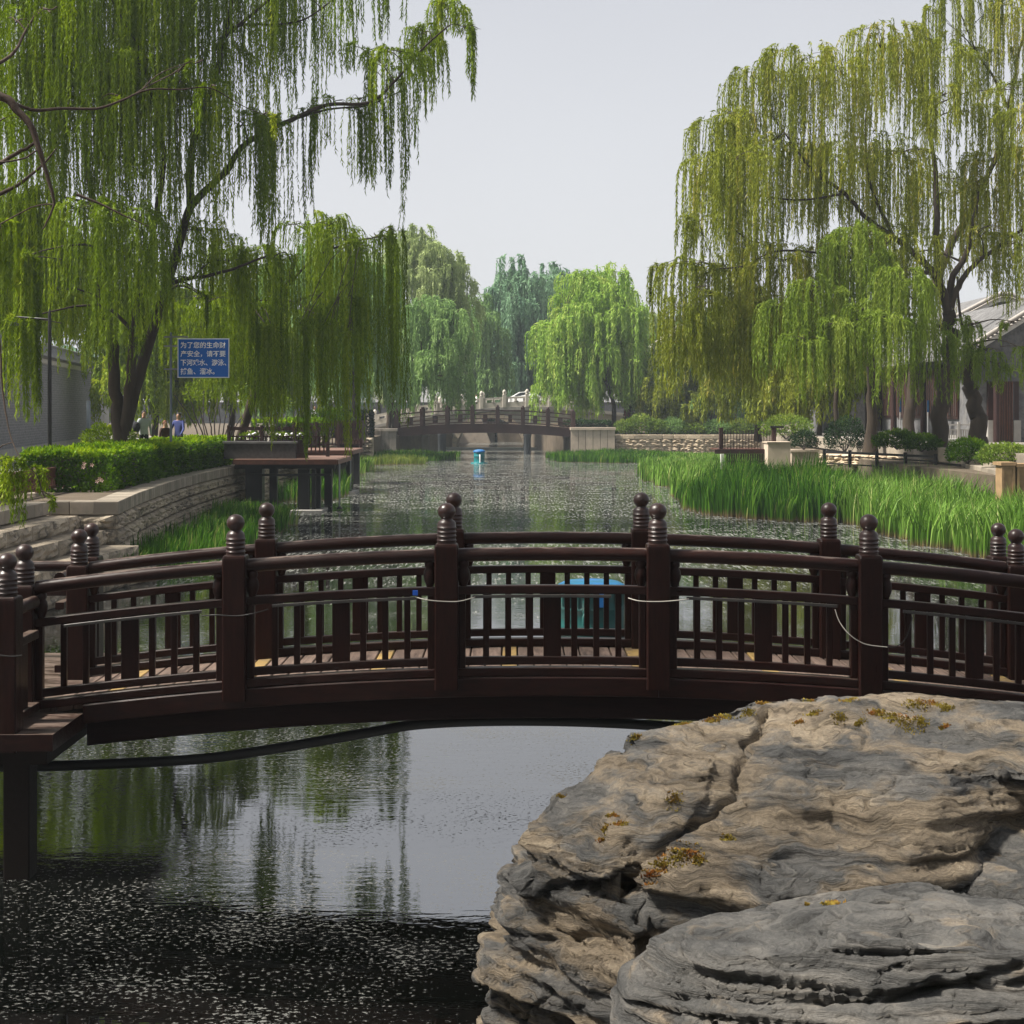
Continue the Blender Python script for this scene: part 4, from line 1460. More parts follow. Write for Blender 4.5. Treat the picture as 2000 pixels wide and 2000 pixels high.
cl += [(520, 255, 47, .7, .4, 2.5, 4.5, 15, .4), (580, 225, 47, .8, .4, 2.0, 4.2, 13, .4), (640, 195, 47, .8, .5, 2.5, 4.4, 17, .35), (690, 185, 47, .7, .4, 2.8, 4.6, 12, .35), (740, 160, 47, .8, .6, 3.0, 4.8, 18, .38), (775, 180, 47, .4, .3, 3.6, 4.8, 9, .3), (795, 110, 47, .8, .6, 1.6, 3.2, 24, .5),
       (835, 70, 47, .75, .6, 1.6, 2.7, 40, .6), (870, 45, 47, .65, .5, 1.2, 2.4, 36, .65), (905, 45, 47, .45, .3, 0.9, 2.2, 13, .55), (760, 130, 47, .7, .5, 1.0, 2.0, 16, .5), (715, 110, 47, .5, .4, .8, 1.8, 10, .5)]
cl += [(60, 150, 46, 1.9, 1.0, 4.5, 6.5, 75, .5), (160, 170, 46, 1.8, 1.0, 4.5, 6.5, 65, .5), (250, 150, 45, 1.7, 1.0, 4.0, 6.0, 55, .55), (340, 190, 46, 1.6, .9, 3.5, 5.5, 45, .5), (420, 130, 46, 1.3, .7, 2.5, 5.0, 34, .5), (460, 270, 46, 1.0, .6, 2.5, 4.5, 26, .5)]
cl += [(30, 420, 46, 1.9, 1.0, 4.0, 6.2, 80, .4), (120, 430, 46, 1.8, 1.0, 4.0, 6.0, 75, .4), (210, 440, 45, 1.7, 1.0, 3.6, 5.6, 62, .45), (290, 500, 47, 1.3, .9, 1.6, 2.6, 40, .5), (390, 480, 48, 1.2, .7, 1.7, 2.7, 36, .55), (455, 530, 49, 1.0, .8, 1.4, 2.2, 36, .5), (285, 560, 49, .8, .5, 2.0, 3.4, 26, .5)]
cl += [(240, 610, 47, 1.2, .7, 1.6, 2.6, 34, .5), (330, 625, 52, 1.2, .6, 1.2, 2.3, 30, .55), (110, 600, 45, 1.5, .8, 1.6, 3.0, 36, .45)]
cl += [(400, 625, 52, 1.3, .7, 1.4, 2.4, 36, .5), (322, 560, 47, .25, .3, 1.4, 2.6, 8, .5), (400, 600, 47, .2, .2, .8, 1.9, 5, .5), (62, 520, 40, .25, .3, 4.2, 5.2, 26, .45), (30, 640, 42, .4, .3, 2.2, 3.6, 16, .45)]
left_tree = willow('willow_tree', 'large weeping willow with a forked dark trunk rising behind the hedge on the left', (tb.x, D0, 1.6), limbsL, clumps_px(cl, 2.3, 1.8, 3, 16), M['lf_left'], 11, 0.045, 0.165, 0.038, zfloor=2.3, tri=True)

# second willow, whose whips hang over the deck at the left
D1_ = 52
t2 = P(560, 0, D1_ + 4)
limbs2 = [([(-10.9, 58, 1.5), P(505, 740, 57), P(535, 640, 56), P(560, 560, 54), P(580, 500, 53)], 0.2, 0.07),
          ([P(560, 560, 54), P(620, 500, 53), P(700, 470, 52), P(750, 462, 52)], 0.06, 0.015),
          ([P(535, 640, 56), P(490, 560, 55), P(470, 500, 54)], 0.07, 0.02)]
cl = [(470, 500, 52, 1.3, .8, 3.6, 5.8, 60, .45), (520, 515, 52, 1.3, .8, 3.8, 5.9, 60, .5), (590, 455, 52, 1.2, .8, 3.8, 5.8, 52, .5), (645, 470, 52, 1.0, .7, 4.0, 5.8, 44, .5), (690, 500, 52, .9, .6, 3.6, 5.6, 36, .45), (730, 490, 52, .6, .5, 3.6, 6.6, 26, .4), (763, 470, 52, .35, .3, 3.6, 6.8, 18, .3), (775, 500, 52, .2, .2, 3.0, 5.6, 9, .3),
      (480, 600, 52, 1.1, .6, 2.2, 3.8, 34, .45), (570, 610, 52, 1.1, .6, 2.2, 4.0, 34, .45), (640, 620, 52, .8, .5, 2.4, 4.0, 24, .45), (690, 610, 51, .5, .4, 3.0, 4.2, 22, .4), (545, 640, 49, .3, .3, 3.8, 5.0, 22, .6), (515, 650, 50, .5, .3, 3.2, 4.6, 20, .5), (612, 640, 49, .35, .3, 3.6, 4.8, 22, .55), (580, 630, 50, .3, .3, 3.2, 4.8, 16, .5), (648, 640, 49.5, .3, .3, 3.4, 4.8, 16, .5), (690, 640, 49, .3, .3, 2.8, 4.6, 12, .55)]
willow('willow_tree', 'smaller weeping willow with long green whips hanging over the timber deck on the left', (-10.9, 58, 1.6), limbs2, clumps_px(cl, 1.8, 2.4, 5, 14), M['lf_left'], 12, 0.043, 0.165, 0.037, zfloor=1.3, tri=True)

# near willow just outside the left edge: bare boughs and the low spray of leaves reach into view
near_b = (-11.6, 24.5, 1.5)
limbsN = [([near_b, (-11.4, 24.4, 3.5), (-11.1, 24.3, 5.5)], 0.26, 0.18),
          ([(-11.1, 24.3, 5.5), P(-150, 160, 24), P(0, 188, 24), P(32, 215, 24), P(60, 245, 24), P(76, 290, 24), P(88, 330, 24), P(103, 380, 24), P(104, 405, 24), P(84, 448, 24)], 0.10, 0.010),
          ([P(0, 188, 24), P(60, 214, 24.3), P(120, 212, 24.6), P(190, 212, 24.8), P(240, 195, 25), P(290, 175, 25.2), P(350, 175, 25.4), P(410, 172, 25.6), P(470, 205, 25.8), P(525, 228, 26)], 0.035, 0.005),
          ([P(280, 172, 25.2), P(310, 145, 25.3), P(350, 128, 25.4), P(395, 116, 25.5)], 0.014, 0.004),
          ([P(76, 290, 24), P(45, 310, 23.8), P(-10, 317, 23.7)], 0.012, 0.016),
          ([P(75, 275, 24), P(30, 300, 24.2), P(-20, 330, 24.5)], 0.02, 0.04),
          ([P(-60, 400, 25), P(20, 370, 25), P(80, 325, 25), P(110, 290, 25)], 0.05, 0.008),
          ([P(-60, 150, 24), P(20, 110, 24.4), P(50, 60, 24.8), P(75, 20, 25)], 0.04, 0.012),
          ([P(150, 380, 26), P(200, 400, 26), P(250, 425, 26), P(290, 442, 26)], 0.03, 0.006),
          ([P(-80, 560, 23), P(-10, 620, 22.6), P(5, 760, 22.4), P(20, 850, 22.2), P(45, 905, 22)], 0.025, 0.006)]
cl = [(20, 60, 25, .7, .4, 1.2, 2.6, 20, .5), (110, 40, 26, .8, .4, 1.6, 3.0, 22, .5), (-20, 250, 25, .7, .4, 2.0, 3.5, 22, .4), (-30, 480, 25, .6, .4, 2.0, 3.0, 22, .4),
      (395, 130, 25.6, .3, .2, .6, 1.4, 9, .6), (420, 180, 25.6, .3, .2, .5, 1.2, 8, .6), (515, 232, 26, .2, .15, .4, 1.1, 6, .6), (230, 200, 25, .4, .2, .4, .9, 6, .6),
      (35, 905, 22, .26, .12, .7, 1.3, 34, .45), (12, 945, 22, .22, .12, .6, 1.0, 24, .42), (62, 925, 22, .20, .1, .4, .9, 20, .5), (88, 975, 22, .12, .06, .3, .65, 10, .5), (-25, 900, 22, .3, .1, .5, 1.0, 16, .7)]
rgn = random.Random(5)
off = [((rgn.uniform(-19, -12.2), rgn.uniform(22, 33), rgn.uniform(6.5, 11)), 1.5, .9, 1.0, 2.6, 60, .45) for _ in range(20)]
willow('willow_tree', 'bare forked boughs and low leafy spray of a willow entering from the left edge', near_b, limbsN, clumps_px(cl, 1.0, 0.3, 7), M['lf_left'], 13, 0.03, 0.085, 0.02, barkm=M['bark_b'], twigs=1)

sw = (-15.5, 27.5, 1.6)  # unseen willow, added to throw shade on the stone steps
willow('willow_tree', 'willow out of view beyond the left edge shading the stone steps', sw, [([sw, (-15.4, 27.5, 4), (-15.2, 27.6, 7.5)], .3, .15)], off, M['lf_left'], 19, .08, .3, .11, twigs=1, tri=True)

# big olive willow on the right bank, five trunks standing in a row
tr = P(1850, 0, 62)
Dr = 62
limbsR = [
    ([(P(1831, 0, 61).x, 61, 1.9), P(1838, 800, 61), P(1852, 720, 61.5), P(1856, 660, 62), P(1852, 610, 62)], 0.36, 0.27),
    ([P(1852, 612, 62), P(1842, 570, 62), P(1825, 535, 62), P(1790, 500, 62), P(1745, 462, 62), P(1695, 428, 61.5), P(1650, 378, 61), P(1600, 345, 61), P(1572, 315, 60.5)], 0.2, 0.05),
    ([P(1836, 560, 62), P(1830, 480, 62), P(1829, 380, 62.3), P(1822, 300, 62.5), P(1808, 230, 62.6), P(1795, 170, 62.6)], 0.17, 0.05),
    ([P(1852, 600, 62), P(1858, 550, 62.4), P(1885, 500, 62.8), P(1900, 440, 63), P(1912, 380, 63.2)], 0.18, 0.07),
    ([P(1856, 600, 62), P(1872, 560, 62), P(1900, 520, 61.8), P(1960, 475, 61.5), P(2010, 440, 61.5)], 0.17, 0.05),
    ([P(1572, 315, 60.5), P(1540, 270, 60.5), P(1500, 215, 60.5)], 0.05, 0.015),
    ([P(1745, 462, 62), P(1700, 360, 61.5), P(1690, 250, 61.5), P(1700, 180, 61.5)], 0.09, 0.02),
    ([P(1825, 535, 62), P(1740, 520, 60), P(1640, 500, 59), P(1520, 490, 59), P(1450, 520, 59), P(1380, 525, 59)], 0.1, 0.015),
    ([P(1460, 468, 60), P(1420, 440, 60), P(1385, 428, 60)], 0.03, 0.01),
    ([P(1650, 378, 61), P(1570, 390, 60.5), P(1500, 385, 60), P(1440, 370, 60), P(1380, 350, 60)], 0.06, 0.012),
]
cl = [(1335, 540, 60, .9, .6, 2.6, 5.0, 44, .5), (1300, 530, 60, .4, .4, 1.6, 3.6, 14, .45), (1345, 440, 60.5, .8, .6, 1.8, 3.6, 26, .5), (1375, 370, 60.5, .8, .7, 2.4, 4.4, 34, .5), (1390, 290, 61, .9, .7, 2.2, 4.2, 40, .5), (1420, 225, 61, 1.0, .7, 2.4, 4.6, 46, .55), (1480, 180, 61, 1.1, .7, 2.6, 4.8, 54, .55), (1550, 150, 61, 1.2, .8, 3.0, 5.0, 64, .6), (1620, 130, 61.5, 1.3, .8, 3.0, 5.4, 74, .6), (1690, 112, 61.5, 1.3, .8, 3.0, 5.4, 74, .62), (1755, 118, 62, 1.3, .8, 3.0, 5.4, 70, .6), (1810, 150, 62, 1.2, .8, 3.0, 5.4, 56, .55)]
cl += [(1430, 360, 60, 1.4, .8, 3.4, 5.6, 66, .55), (1510, 330, 60.5, 1.5, .9, 3.6, 5.8, 74, .6), (1590, 320, 61.5, 1.5, .9, 3.6, 5.8, 74, .62), (1670, 320, 62.5, 1.5, .9, 3.6, 5.8, 74, .6), (1750, 320, 63, 1.5, .9, 3.6, 5.8, 66, .58), (1820, 330, 63.5, 1.4, .8, 3.0, 5.2, 48, .5), (1890, 350, 64, 1.3, .8, 3.0, 5.0, 46, .55), (1950, 340, 63, 1.3, .9, 3.0, 5.6, 60, .6), (2010, 340, 62, 1.3, .9, 3.0, 5.6, 50, .6), (1880, 235, 63, .9, .6, 1.8, 3.6, 22, .55), (1955, 225, 62, .9, .6, 2.0, 4.2, 26, .6), (1995, 255, 61, 1.0, .6, 2.2, 4.6, 34, .6), (1850, 190, 62, .9, .6, 2.0, 4.0, 26, .55)]
cl += [(1400, 520, 59, 1.3, .8, 3.4, 5.8, 60, .58), (1470, 520, 59, 1.4, .8, 3.4, 5.8, 66, .62), (1540, 500, 59.5, 1.4, .8, 3.2, 5.4, 60, .62), (1620, 500, 61, 1.4, .8, 3.0, 5.0, 54, .55), (1700, 490, 62, 1.4, .8, 3.0, 5.0, 50, .5), (1780, 480, 63, 1.2, .7, 2.6, 4.6, 44, .45), (1920, 500, 62.5, 1.2, .7, 2.4, 4.2, 34, .5), (1990, 470, 61, 1.2, .8, 2.6, 5.0, 36, .55)]
cl += [(1320, 650, 60, .8, .5, 1.8, 3.6, 34, .5), (1290, 620, 60, .35, .3, 1.6, 3.4, 12, .45), (1560, 640, 59.5, 1.1, .5, 1.8, 3.4, 40, .5), (1450, 600, 58.5, 1.0, .6, 2.6, 4.4, 40, .6), (1350, 690, 60, 1.0, .5, 1.6, 3.2, 44, .45), (1430, 700, 59, 1.1, .5, 1.4, 2.8, 34, .5), (1380, 620, 58.5, .9, .6, 2.6, 4.4, 30, .6), (1500, 660, 59, 1.1, .6, 1.8, 3.4, 36, .58)]
willow('willow_tree', 'tall olive weeping willow with a dark forking trunk on the right bank', (tr.x, Dr, 2.2), limbsR, [((c_[0][0] + .35, c_[0][1], c_[0][2]),) + c_[1:] for c_ in clumps_px(cl, 1.7, 2.6, 9, 28, 1.25)], M['lf_right'], 14, 0.052, 0.20, 0.046, zfloor=2.6, tri=True)

# shorter bright willow in front of it
limbsF = [([(P(1700, 0, 66).x, 66, 2.0), P(1702, 780, 66), P(1700, 700, 65), P(1690, 620, 63), P(1685, 560, 61)], 0.27, 0.1),
          ([P(1690, 620, 63), P(1640, 640, 60), P(1600, 660, 58), P(1555, 682, 57)], 0.08, 0.03),
          ([P(1685, 560, 61), P(1730, 540, 59), P(1790, 590, 58)], 0.07, 0.02)]
cl = [(1665, 482, 57, .9, .7, 1.8, 3.8, 52, .6), (1625, 510, 57, .9, .6, 2.4, 4.2, 50, .55), (1580, 560, 57, 1.0, .7, 2.6, 4.6, 54, .5), (1535, 620, 57, 1.0, .6, 2.2, 3.8, 46, .5), (1700, 510, 56.5, .9, .7, 2.2, 4.4, 56, .62), (1740, 550, 56.5, .9, .7, 2.4, 4.4, 54, .6), (1785, 590, 56.5, .9, .7, 2.2, 4.2, 52, .55), (1815, 650, 57, .8, .5, 1.6, 3.4, 40, .45), (1680, 600, 56, 1.0, .6, 2.4, 4.2, 50, .6), (1740, 650, 56, 1.0, .6, 2.0, 3.4, 46, .5), (1620, 640, 56, 1.0, .6, 2.2, 3.8, 46, .6), (1560, 690, 56, .9, .5, 1.4, 2.8, 32, .5)]
willow('willow_tree', 'shorter bright green willow with a rounded crown in front of the tall olive one', (P(1700, 0, 66).x, 66, 2.2), limbsF, clumps_px(cl, 1.6, 1.6, 15, 14), M['lf_front'], 15, 0.042, 0.17, 0.042, zfloor=2.8, tri=True)

# small drooping willow by the tiled hall
limbsH = [([(P(1911, 0, 64).x, 64, 1.9), P(1908, 820, 64), P(1900, 770, 63.8), P(1894, 730, 63.5), P(1900, 690, 63)], 0.42, 0.22),
          ([P(1900, 690, 63), P(1880, 640, 62), P(1872, 580, 62), P(1870, 540, 62)], 0.1, 0.03)]
cl = [(1890, 690, 61, .8, .5, .9, 1.9, 46, .4), (1930, 700, 61, .8, .5, .9, 2.0, 46, .4), (1965, 730, 61, .6, .4, .7, 1.6, 26, .35), (1870, 640, 61.5, .8, .5, 1.0, 2.2, 40, .4), (1910, 650, 61, .7, .4, .8, 1.6, 22, .45), (1985, 640, 60.5, .7, .4, .5, 1.4, 20, .4), (1995, 690, 60, .6, .4, .6, 2.0, 22, .35)]
willow('willow_tree', 'thick leaning dark trunk with drooping leaves beside the grey tiled hall', (P(1911, 0, 64).x, 64, 2.2), limbsH, clumps_px(cl, 1.2, .8, 17), M['lf_front'], 16, 0.042, 0.17, 0.046, zfloor=3.0, tri=True)

# willow reaching above the frame at the top right
limbsT = [([(P(1776, 0, 74).x, 74, 1.9), P(1778, 780, 74), P(1800, 640, 74), P(1850, 500, 74), P(1900, 400, 73)], 0.33, 0.16),
          ([P(1900, 400, 73), P(1940, 320, 71), P(1962, 260, 70), P(1972, 200, 70), P(1985, 130, 70), P(2000, 60, 70)], 0.14, 0.06),
          ([P(1972, 218, 70), P(1940, 150, 69.5), P(1912, 110, 69), P(1890, 60, 69), P(1870, 10, 69)], 0.08, 0.02),
          ([P(1940, 150, 69.5), P(1890, 80, 69), P(1850, 45, 68.5)], 0.04, 0.015)]
cl = [(1815, 35, 69, .7, .7, 1.8, 3.6, 18, .55), (1845, 10, 69, .8, .6, 2.0, 4.2, 26, .55), (1885, 0, 69, .9, .6, 2.2, 4.4, 30, .55), (1925, -10, 69, .9, .6, 2.4, 4.8, 32, .55), (1965, 20, 69, 1.0, .7, 2.6, 5.2, 40, .55), (2005, 40, 69, 1.0, .7, 3.0, 6.0, 46, .6), (1900, 110, 69, .8, .5, 1.6, 3.0, 22, .55), (1860, 80, 69, .7, .4, 1.4, 2.6, 18, .55), (1995, 170, 69, .8, .5, 2.0, 4.0, 34, .6), (1950, 110, 69.5, .7, .4, 1.4, 2.8, 16, .5), (1930, -90, 69, 1.2, .7, 2.0, 4, 30, .5)]
willow('willow_tree', 'thin open willow crown against the sky in the top right corner', (P(1776, 0, 74).x, 74, 2.2), limbsT, clumps_px(cl, 1.25, 1.2, 19), M['lf_right'], 18, 0.045, 0.18, 0.046, zfloor=2.8, tri=True)

# bare trunks standing among the right-hand willows (their crowns join the mass overhead)
for i, (px, D, r, lab) in enumerate([(1636, 78, 0.16, 'slim dark willow trunk behind the dark bush of the stone planter'), (1550, 92, 0.14, 'farthest slim dark willow on the right bank, left of the others')]):
    b = P(px, 0, D)
    cl = dome(b.x, D, 4, 11.5, 2.6, 2.2, 14, 60 + i, 1.1, 1.8, 3.6, 40, .45)
    willow('willow_tree', lab, (b.x, D, 2.2), [([(b.x, D, 1.9), (b.x - .1, D, 4.5), (b.x + .2, D, 7), (b.x + .1, D, 9.5)], r, 0.05)], cl, M['lf_right'], 60 + i, 0.07, 0.17, 0.045, twigs=2, zfloor=4.0)

# far trees
def far_tree(label, px, D, ptop, pbot, wpx, n, m, seed, cr, h0, h1, cnt, sp, ln, wd, tone=.5, r=0.3, gz=1.6, group=None, trunk_px=None):
    x = (px - 1000) / F * D
    zt_ = HC + (800 - ptop) / F * D
    zb = HC + (800 - pbot) / F * D
    rx = wpx / 2 / F * D
    tx = x if trunk_px is None else (trunk_px - 1000) / F * D
    cl = dome(x, D, zb, zt_, rx, rx * .85, int(n * 1.15), seed, cr, h0, h1, cnt, tone, .55)
    limbs = [([(tx, D, gz - .2), (tx + .15, D, gz + 2.5), (x * .6 + tx * .4, D, zb + (zt_ - zb) * .3), (x, D, zb + (zt_ - zb) * .62)], r, r * .4),
             ([(x * .5 + tx * .5, D, zb + (zt_ - zb) * .2), (x - rx * .35, D - .5, zb + (zt_ - zb) * .5), (x - rx * .5, D - 1, zb + (zt_ - zb) * .7)], r * .5, r * .15),
             ([(x * .5 + tx * .5, D, zb + (zt_ - zb) * .2), (x + rx * .35, D + .5, zb + (zt_ - zb) * .45), (x + rx * .5, D, zb + (zt_ - zb) * .68)], r * .5, r * .15)]
    return willow('willow_tree', label, (tx, D, gz), limbs, cl, m, seed, sp, ln * 1.1, wd * 1.15, group, twigs=1, tri=True, zfloor=gz + .8)


far_tree('rounded lime green willow on the right bank beside the far footbridge', 1163, 134, 520, 800, 240, 95, M['lf_lime'], 31, 1.25, 2.0, 4.2, 46, .17, .36, .12, .5, .26, trunk_px=1195)
far_tree('loose top of pale sprigs, a second lime willow just behind the round one', 1190, 142, 500, 780, 150, 40, M['lf_lime'], 32, 1.1, 1.2, 3.0, 30, .17, .36, .10, .55, .22, trunk_px=1220)
far_tree('deep blue green weeping willow behind the stone bridge, centre', 1010, 190, 500, 790, 150, 70, M['lf_deep'], 33, 1.5, 3.0, 7.0, 42, .26, .55, .18, .5, .34, gz=2)
far_tree('second deep green weeping willow right of the centre one, behind the lime tree', 1090, 196, 508, 790, 140, 60, M['lf_deep'], 34, 1.5, 3.0, 7.0, 42, .26, .55, .18, .5, .32, gz=2)
far_tree('lower green willow left of the centre one, over the stone bridge', 925, 176, 555, 790, 120, 50, M['lf_far'], 35, 1.4, 2.0, 5.0, 38, .24, .5, .16, .35, .3, gz=2)
far_tree('tall pale green tree with a tufted top, left of the far footbridge', 815, 140, 425, 790, 215, 100, M['lf_pale'], 36, 1.35, 1.4, 3.6, 40, .17, .36, .12, .5, .3, trunk_px=760)
far_tree('lower pale green willow overhanging the far footbridge from the left', 850, 128, 560, 800, 150, 46, M['lf_far'], 37, 1.1, 1.6, 3.8, 34, .16, .34, .10, .5, .18, trunk_px=770)
far_tree('mid green tree behind the deck, partly hidden by hanging whips', 690, 112, 480, 800, 190, 60, M['lf_far'], 38, 1.2, 1.6, 3.6, 36, .16, .34, .11, .4, .26)
far_tree('blue green tree behind the big left willow', 590, 128, 470, 800, 230, 60, M['lf_far'], 39, 1.5, 2.0, 4.5, 36, .19, .42, .14, .3, .3)
far_tree('leafy tree behind the blue sign', 450, 92, 560, 780, 260, 60, M['lf_left'], 40, 1.2, 1.5, 3.0, 40, .13, .30, .10, .6, .22)
far_tree('leafy tree between the grey brick wall and the sign', 300, 88, 540, 800, 240, 60, M['lf_left'], 41, 1.2, 1.6, 3.4, 40, .13, .30, .10, .5, .22)
far_tree('leafy tree behind the grey brick wall at the left edge', 60, 96, 420, 700, 330, 70, M['lf_left'], 42, 1.5, 1.6, 3.4, 46, .15, .34, .11, .45, .25)
far_tree('hazy green tree far behind the right bank, between lime and olive willows', 1280, 165, 600, 800, 130, 40, M['lf_pale'], 43, 1.3, 1.6, 4.0, 40, .15, .32, .09, .4, .25)
far_tree('hazy tree far behind the left bank, beyond the pale one', 740, 215, 560, 790, 170, 44, M['lf_deep'], 44, 1.7, 2.0, 5.0, 44, .18, .4, .12, .5, .3)
far_tree('background willow behind the olive one on the right bank', 1480, 100, 560, 830, 200, 50, M['lf_right'], 45, 1.3, 1.6, 3.6, 40, .13, .3, .09, .45, .2, gz=2.2)

far_tree('background tree filling the gap under the left edge of the olive willow', 1385, 131, 600, 835, 190, 46, M['lf_far'], 46, 1.2, 1.4, 3.2, 40, .13, .3, .10, .4, .18, gz=1.6)
far_tree('background tree behind the slim trunks on the right bank', 1600, 90, 620, 820, 230, 40, M['lf_right'], 47, 1.2, 1.2, 2.8, 40, .13, .28, .09, .4, .16, gz=2.2)

far_tree('bushy background tree before the farthest tiled hall', 1330, 130, 660, 838, 130, 40, M['lf_right'], 48, 1.1, 1.2, 2.6, 40, .13, .3, .10, .4, .15, gz=1.6)

# unseen tree added to shade the near bank, rocks and footbridge from above
sh = (-9.6, 9.0, 2.0)
shl = [([sh, (-9.4, 9.0, 4.5), (-8.6, 9.2, 7.0), (-7.2, 9.6, 9.2)], .34, .2),
       ([(-8.6, 9.2, 7.0), (-6, 9.8, 9.6), (-3, 10.5, 10.8), (0.5, 11, 11.2), (3, 11.5, 11.4)], .16, .04),
       ([(-7.2, 9.6, 9.2), (-5, 7, 11), (-2, 5.5, 12)], .12, .04),
       ([(-7.2, 9.6, 9.2), (-6.4, 13, 11), (-4.5, 15.5, 12)], .12, .04)]
rgs = random.Random(77)
cl = []
for k in range(46):
    cl.append(((rgs.uniform(-8.5, 4.2), rgs.uniform(6.0, 15.5), rgs.uniform(10.2, 13.0)), 1.2, .8, .5, 1.5, 30, .45))
willow('willow_tree', 'overhanging tree just out of view above the near bank', sh, shl, cl, M['lf_left'], 71, .09, .36, .15, twigs=1, tri=True)
for k, (tx, ty) in enumerate(((-7, -9), (1.5, -11), (9.5, -8))):  # unseen trees, added to cut sky light on faces turned this way
    cl = dome(tx, ty, 4, 13.5, 5.0, 4.5, 34, 80 + k, 1.7, 1.2, 3.2, 36, .4)
    willow('willow_tree', ['tree on the near bank behind the viewpoint, to the left', 'tree on the near bank straight behind the viewpoint', 'tree on the near bank behind the viewpoint, to the right'][k], (tx, ty, 2.1), [([(tx, ty, 2), (tx + .2, ty, 5), (tx, ty, 9)], .3, .12)], cl, M['lf_left'], 90 + k, .16, .36, .16, twigs=1, tri=True)

# distant wood closing the view
def wood(label, x0, x1, y, h, n, seed, m):
    rs = np.random.RandomState(seed)
    x = rs.uniform(x0, x1, n)
    top = h * (0.55 + 0.6 * fbm(np.c_[x * .07, x * 0, x * 0 + seed], seed, 3))
    z = 1.6 + top * rs.uniform(0, 1, n) ** 0.9
    b = np.c_[x, y + rs.uniform(-4, 4, n), z]
    d = rs.normal(0, .6, (n, 3)) + np.array([0, 0, -.5])
    d /= np.linalg.norm(d, axis=1)[:, None]
    me = leaves_mesh('distant_wood', m, b, d, rs.uniform(1.1, 2.2, n), rs.uniform(.6, 1.1, n), np.clip(rs.normal(.45, .2, n), 0, 1), rs)
    o = bpy.data.objects.new('distant_wood', me)
    C.objects.link(o)
    tag(o, label, 'wood', None, 'stuff')


wood('distant trees closing the view behind the left bank', -130, -10, 240, 13, 10000, 1, M['lf_deep'])
wood('distant trees closing the view behind the right bank', 8, 140, 245, 13, 10000, 2, M['lf_deep'])
wood('distant trees at the end of the canal beyond the bridges', -24, 26, 300, 15, 6000, 3, M['lf_deep'])

# ------------------------------------------------------------------ reeds, hedges, bushes
reed_bed('reeds', 'tall deep green reed bed with brown feet in the middle of the right margin', [(6.8, 53.2), (9.0, 50.6), (10.6, 49.4), (11.6, 52), (13.8, 60), (13, 64), (9, 66), (7.0, 63), (6.3, 57)], 80, 1.35, 2.3, M['reed_d'], 1, 0.052, 0.42, lambda q: .66 + .34 * np.clip((q[:, 0] - 6.6) / 3.2, 0, 1) * np.clip((q[:, 1] - 49) / 3.5, .5, 1))
reed_bed('reeds', 'broad light green reed bed at the right edge behind the footbridge', [(14, 27), (12.9, 30), (12.2, 35), (11.7, 39), (11.2, 44), (10.5, 49), (11.3, 51.5), (13.6, 59), (15.4, 59), (16.2, 45), (17.2, 25)], 100, 1.3, 2.1, M['reed_l'], 2, 0.042, 0.75)
reed_bed('reeds', 'far light green reed bed narrowing along the right bank', [(6.9, 63), (7.4, 68), (7.1, 75), (7.6, 85), (9.0, 98), (9.4, 104), (12, 122), (20, 122), (15.5, 92), (15.3, 66), (9, 65.5)], 42, 1.2, 1.8, M['reed_l'], 3, 0.075, 0.4, lambda q: np.interp(q[:, 1], [63, 80, 100, 122], [1.0, .72, .48, .36]))
reed_bed('reeds', 'dark green reeds at the right foot of the far footbridge', [(3.6, 107), (6, 105.5), (9.3, 104), (11, 110), (12, 122), (6, 123), (2.6, 116)], 50, 0.5, .95, M['reed_d'], 4, 0.06, 0.4)
reed_bed('reeds', 'yellowing reed strip in front of the far footbridge on the left', [(-9.6, 100), (-6.2, 103), (-6.0, 107), (-7.5, 110), (-10.5, 108)], 60, 0.5, 0.9, M['reed_y'], 5, 0.06, 0.4)
reed_bed('reeds', 'dark green reeds under the left half of the far footbridge', [(-10.5, 109), (-6.2, 107.5), (-4.2, 113), (-4.4, 121), (-10.5, 122)], 50, 0.5, .95, M['reed_d'], 6, 0.06, 0.4)
reed_bed('reeds', 'deep green reeds at the foot of the left retaining wall', [(-8.9, 33.4), (-8.0, 32.8), (-7.3, 37), (-7.0, 43), (-7.3, 47), (-8.6, 53), (-10.1, 53), (-9.9, 46), (-9.6, 42), (-9.1, 37)], 75, .6, 1.05, M['reed_d'], 7, 0.042, 0.35)
reed_bed('reeds', 'small tuft of green reeds by the lowest stone step', [(-8.9, 31.9), (-8.35, 31.6), (-8.2, 32.6), (-8.7, 32.9)], 120, 0.6, 0.95, M['reed_d'], 8, 0.03, 0.35)
reed_bed('reeds', 'green reeds between the deck piles on the left', [(-9.4, 60), (-7.6, 59.5), (-7.2, 66), (-8, 74), (-9.8, 74)], 60, 0.9, 1.4, M['reed_d'], 9, 0.04, 0.35)
reed_bed('reeds', 'pale reeds at the far left bank behind the decks', [(-10.2, 77), (-8.6, 78), (-8.8, 92), (-9.4, 99), (-10.2, 99)], 40, 0.7, 1.1, M['reed_l'], 10, 0.05, 0.35)

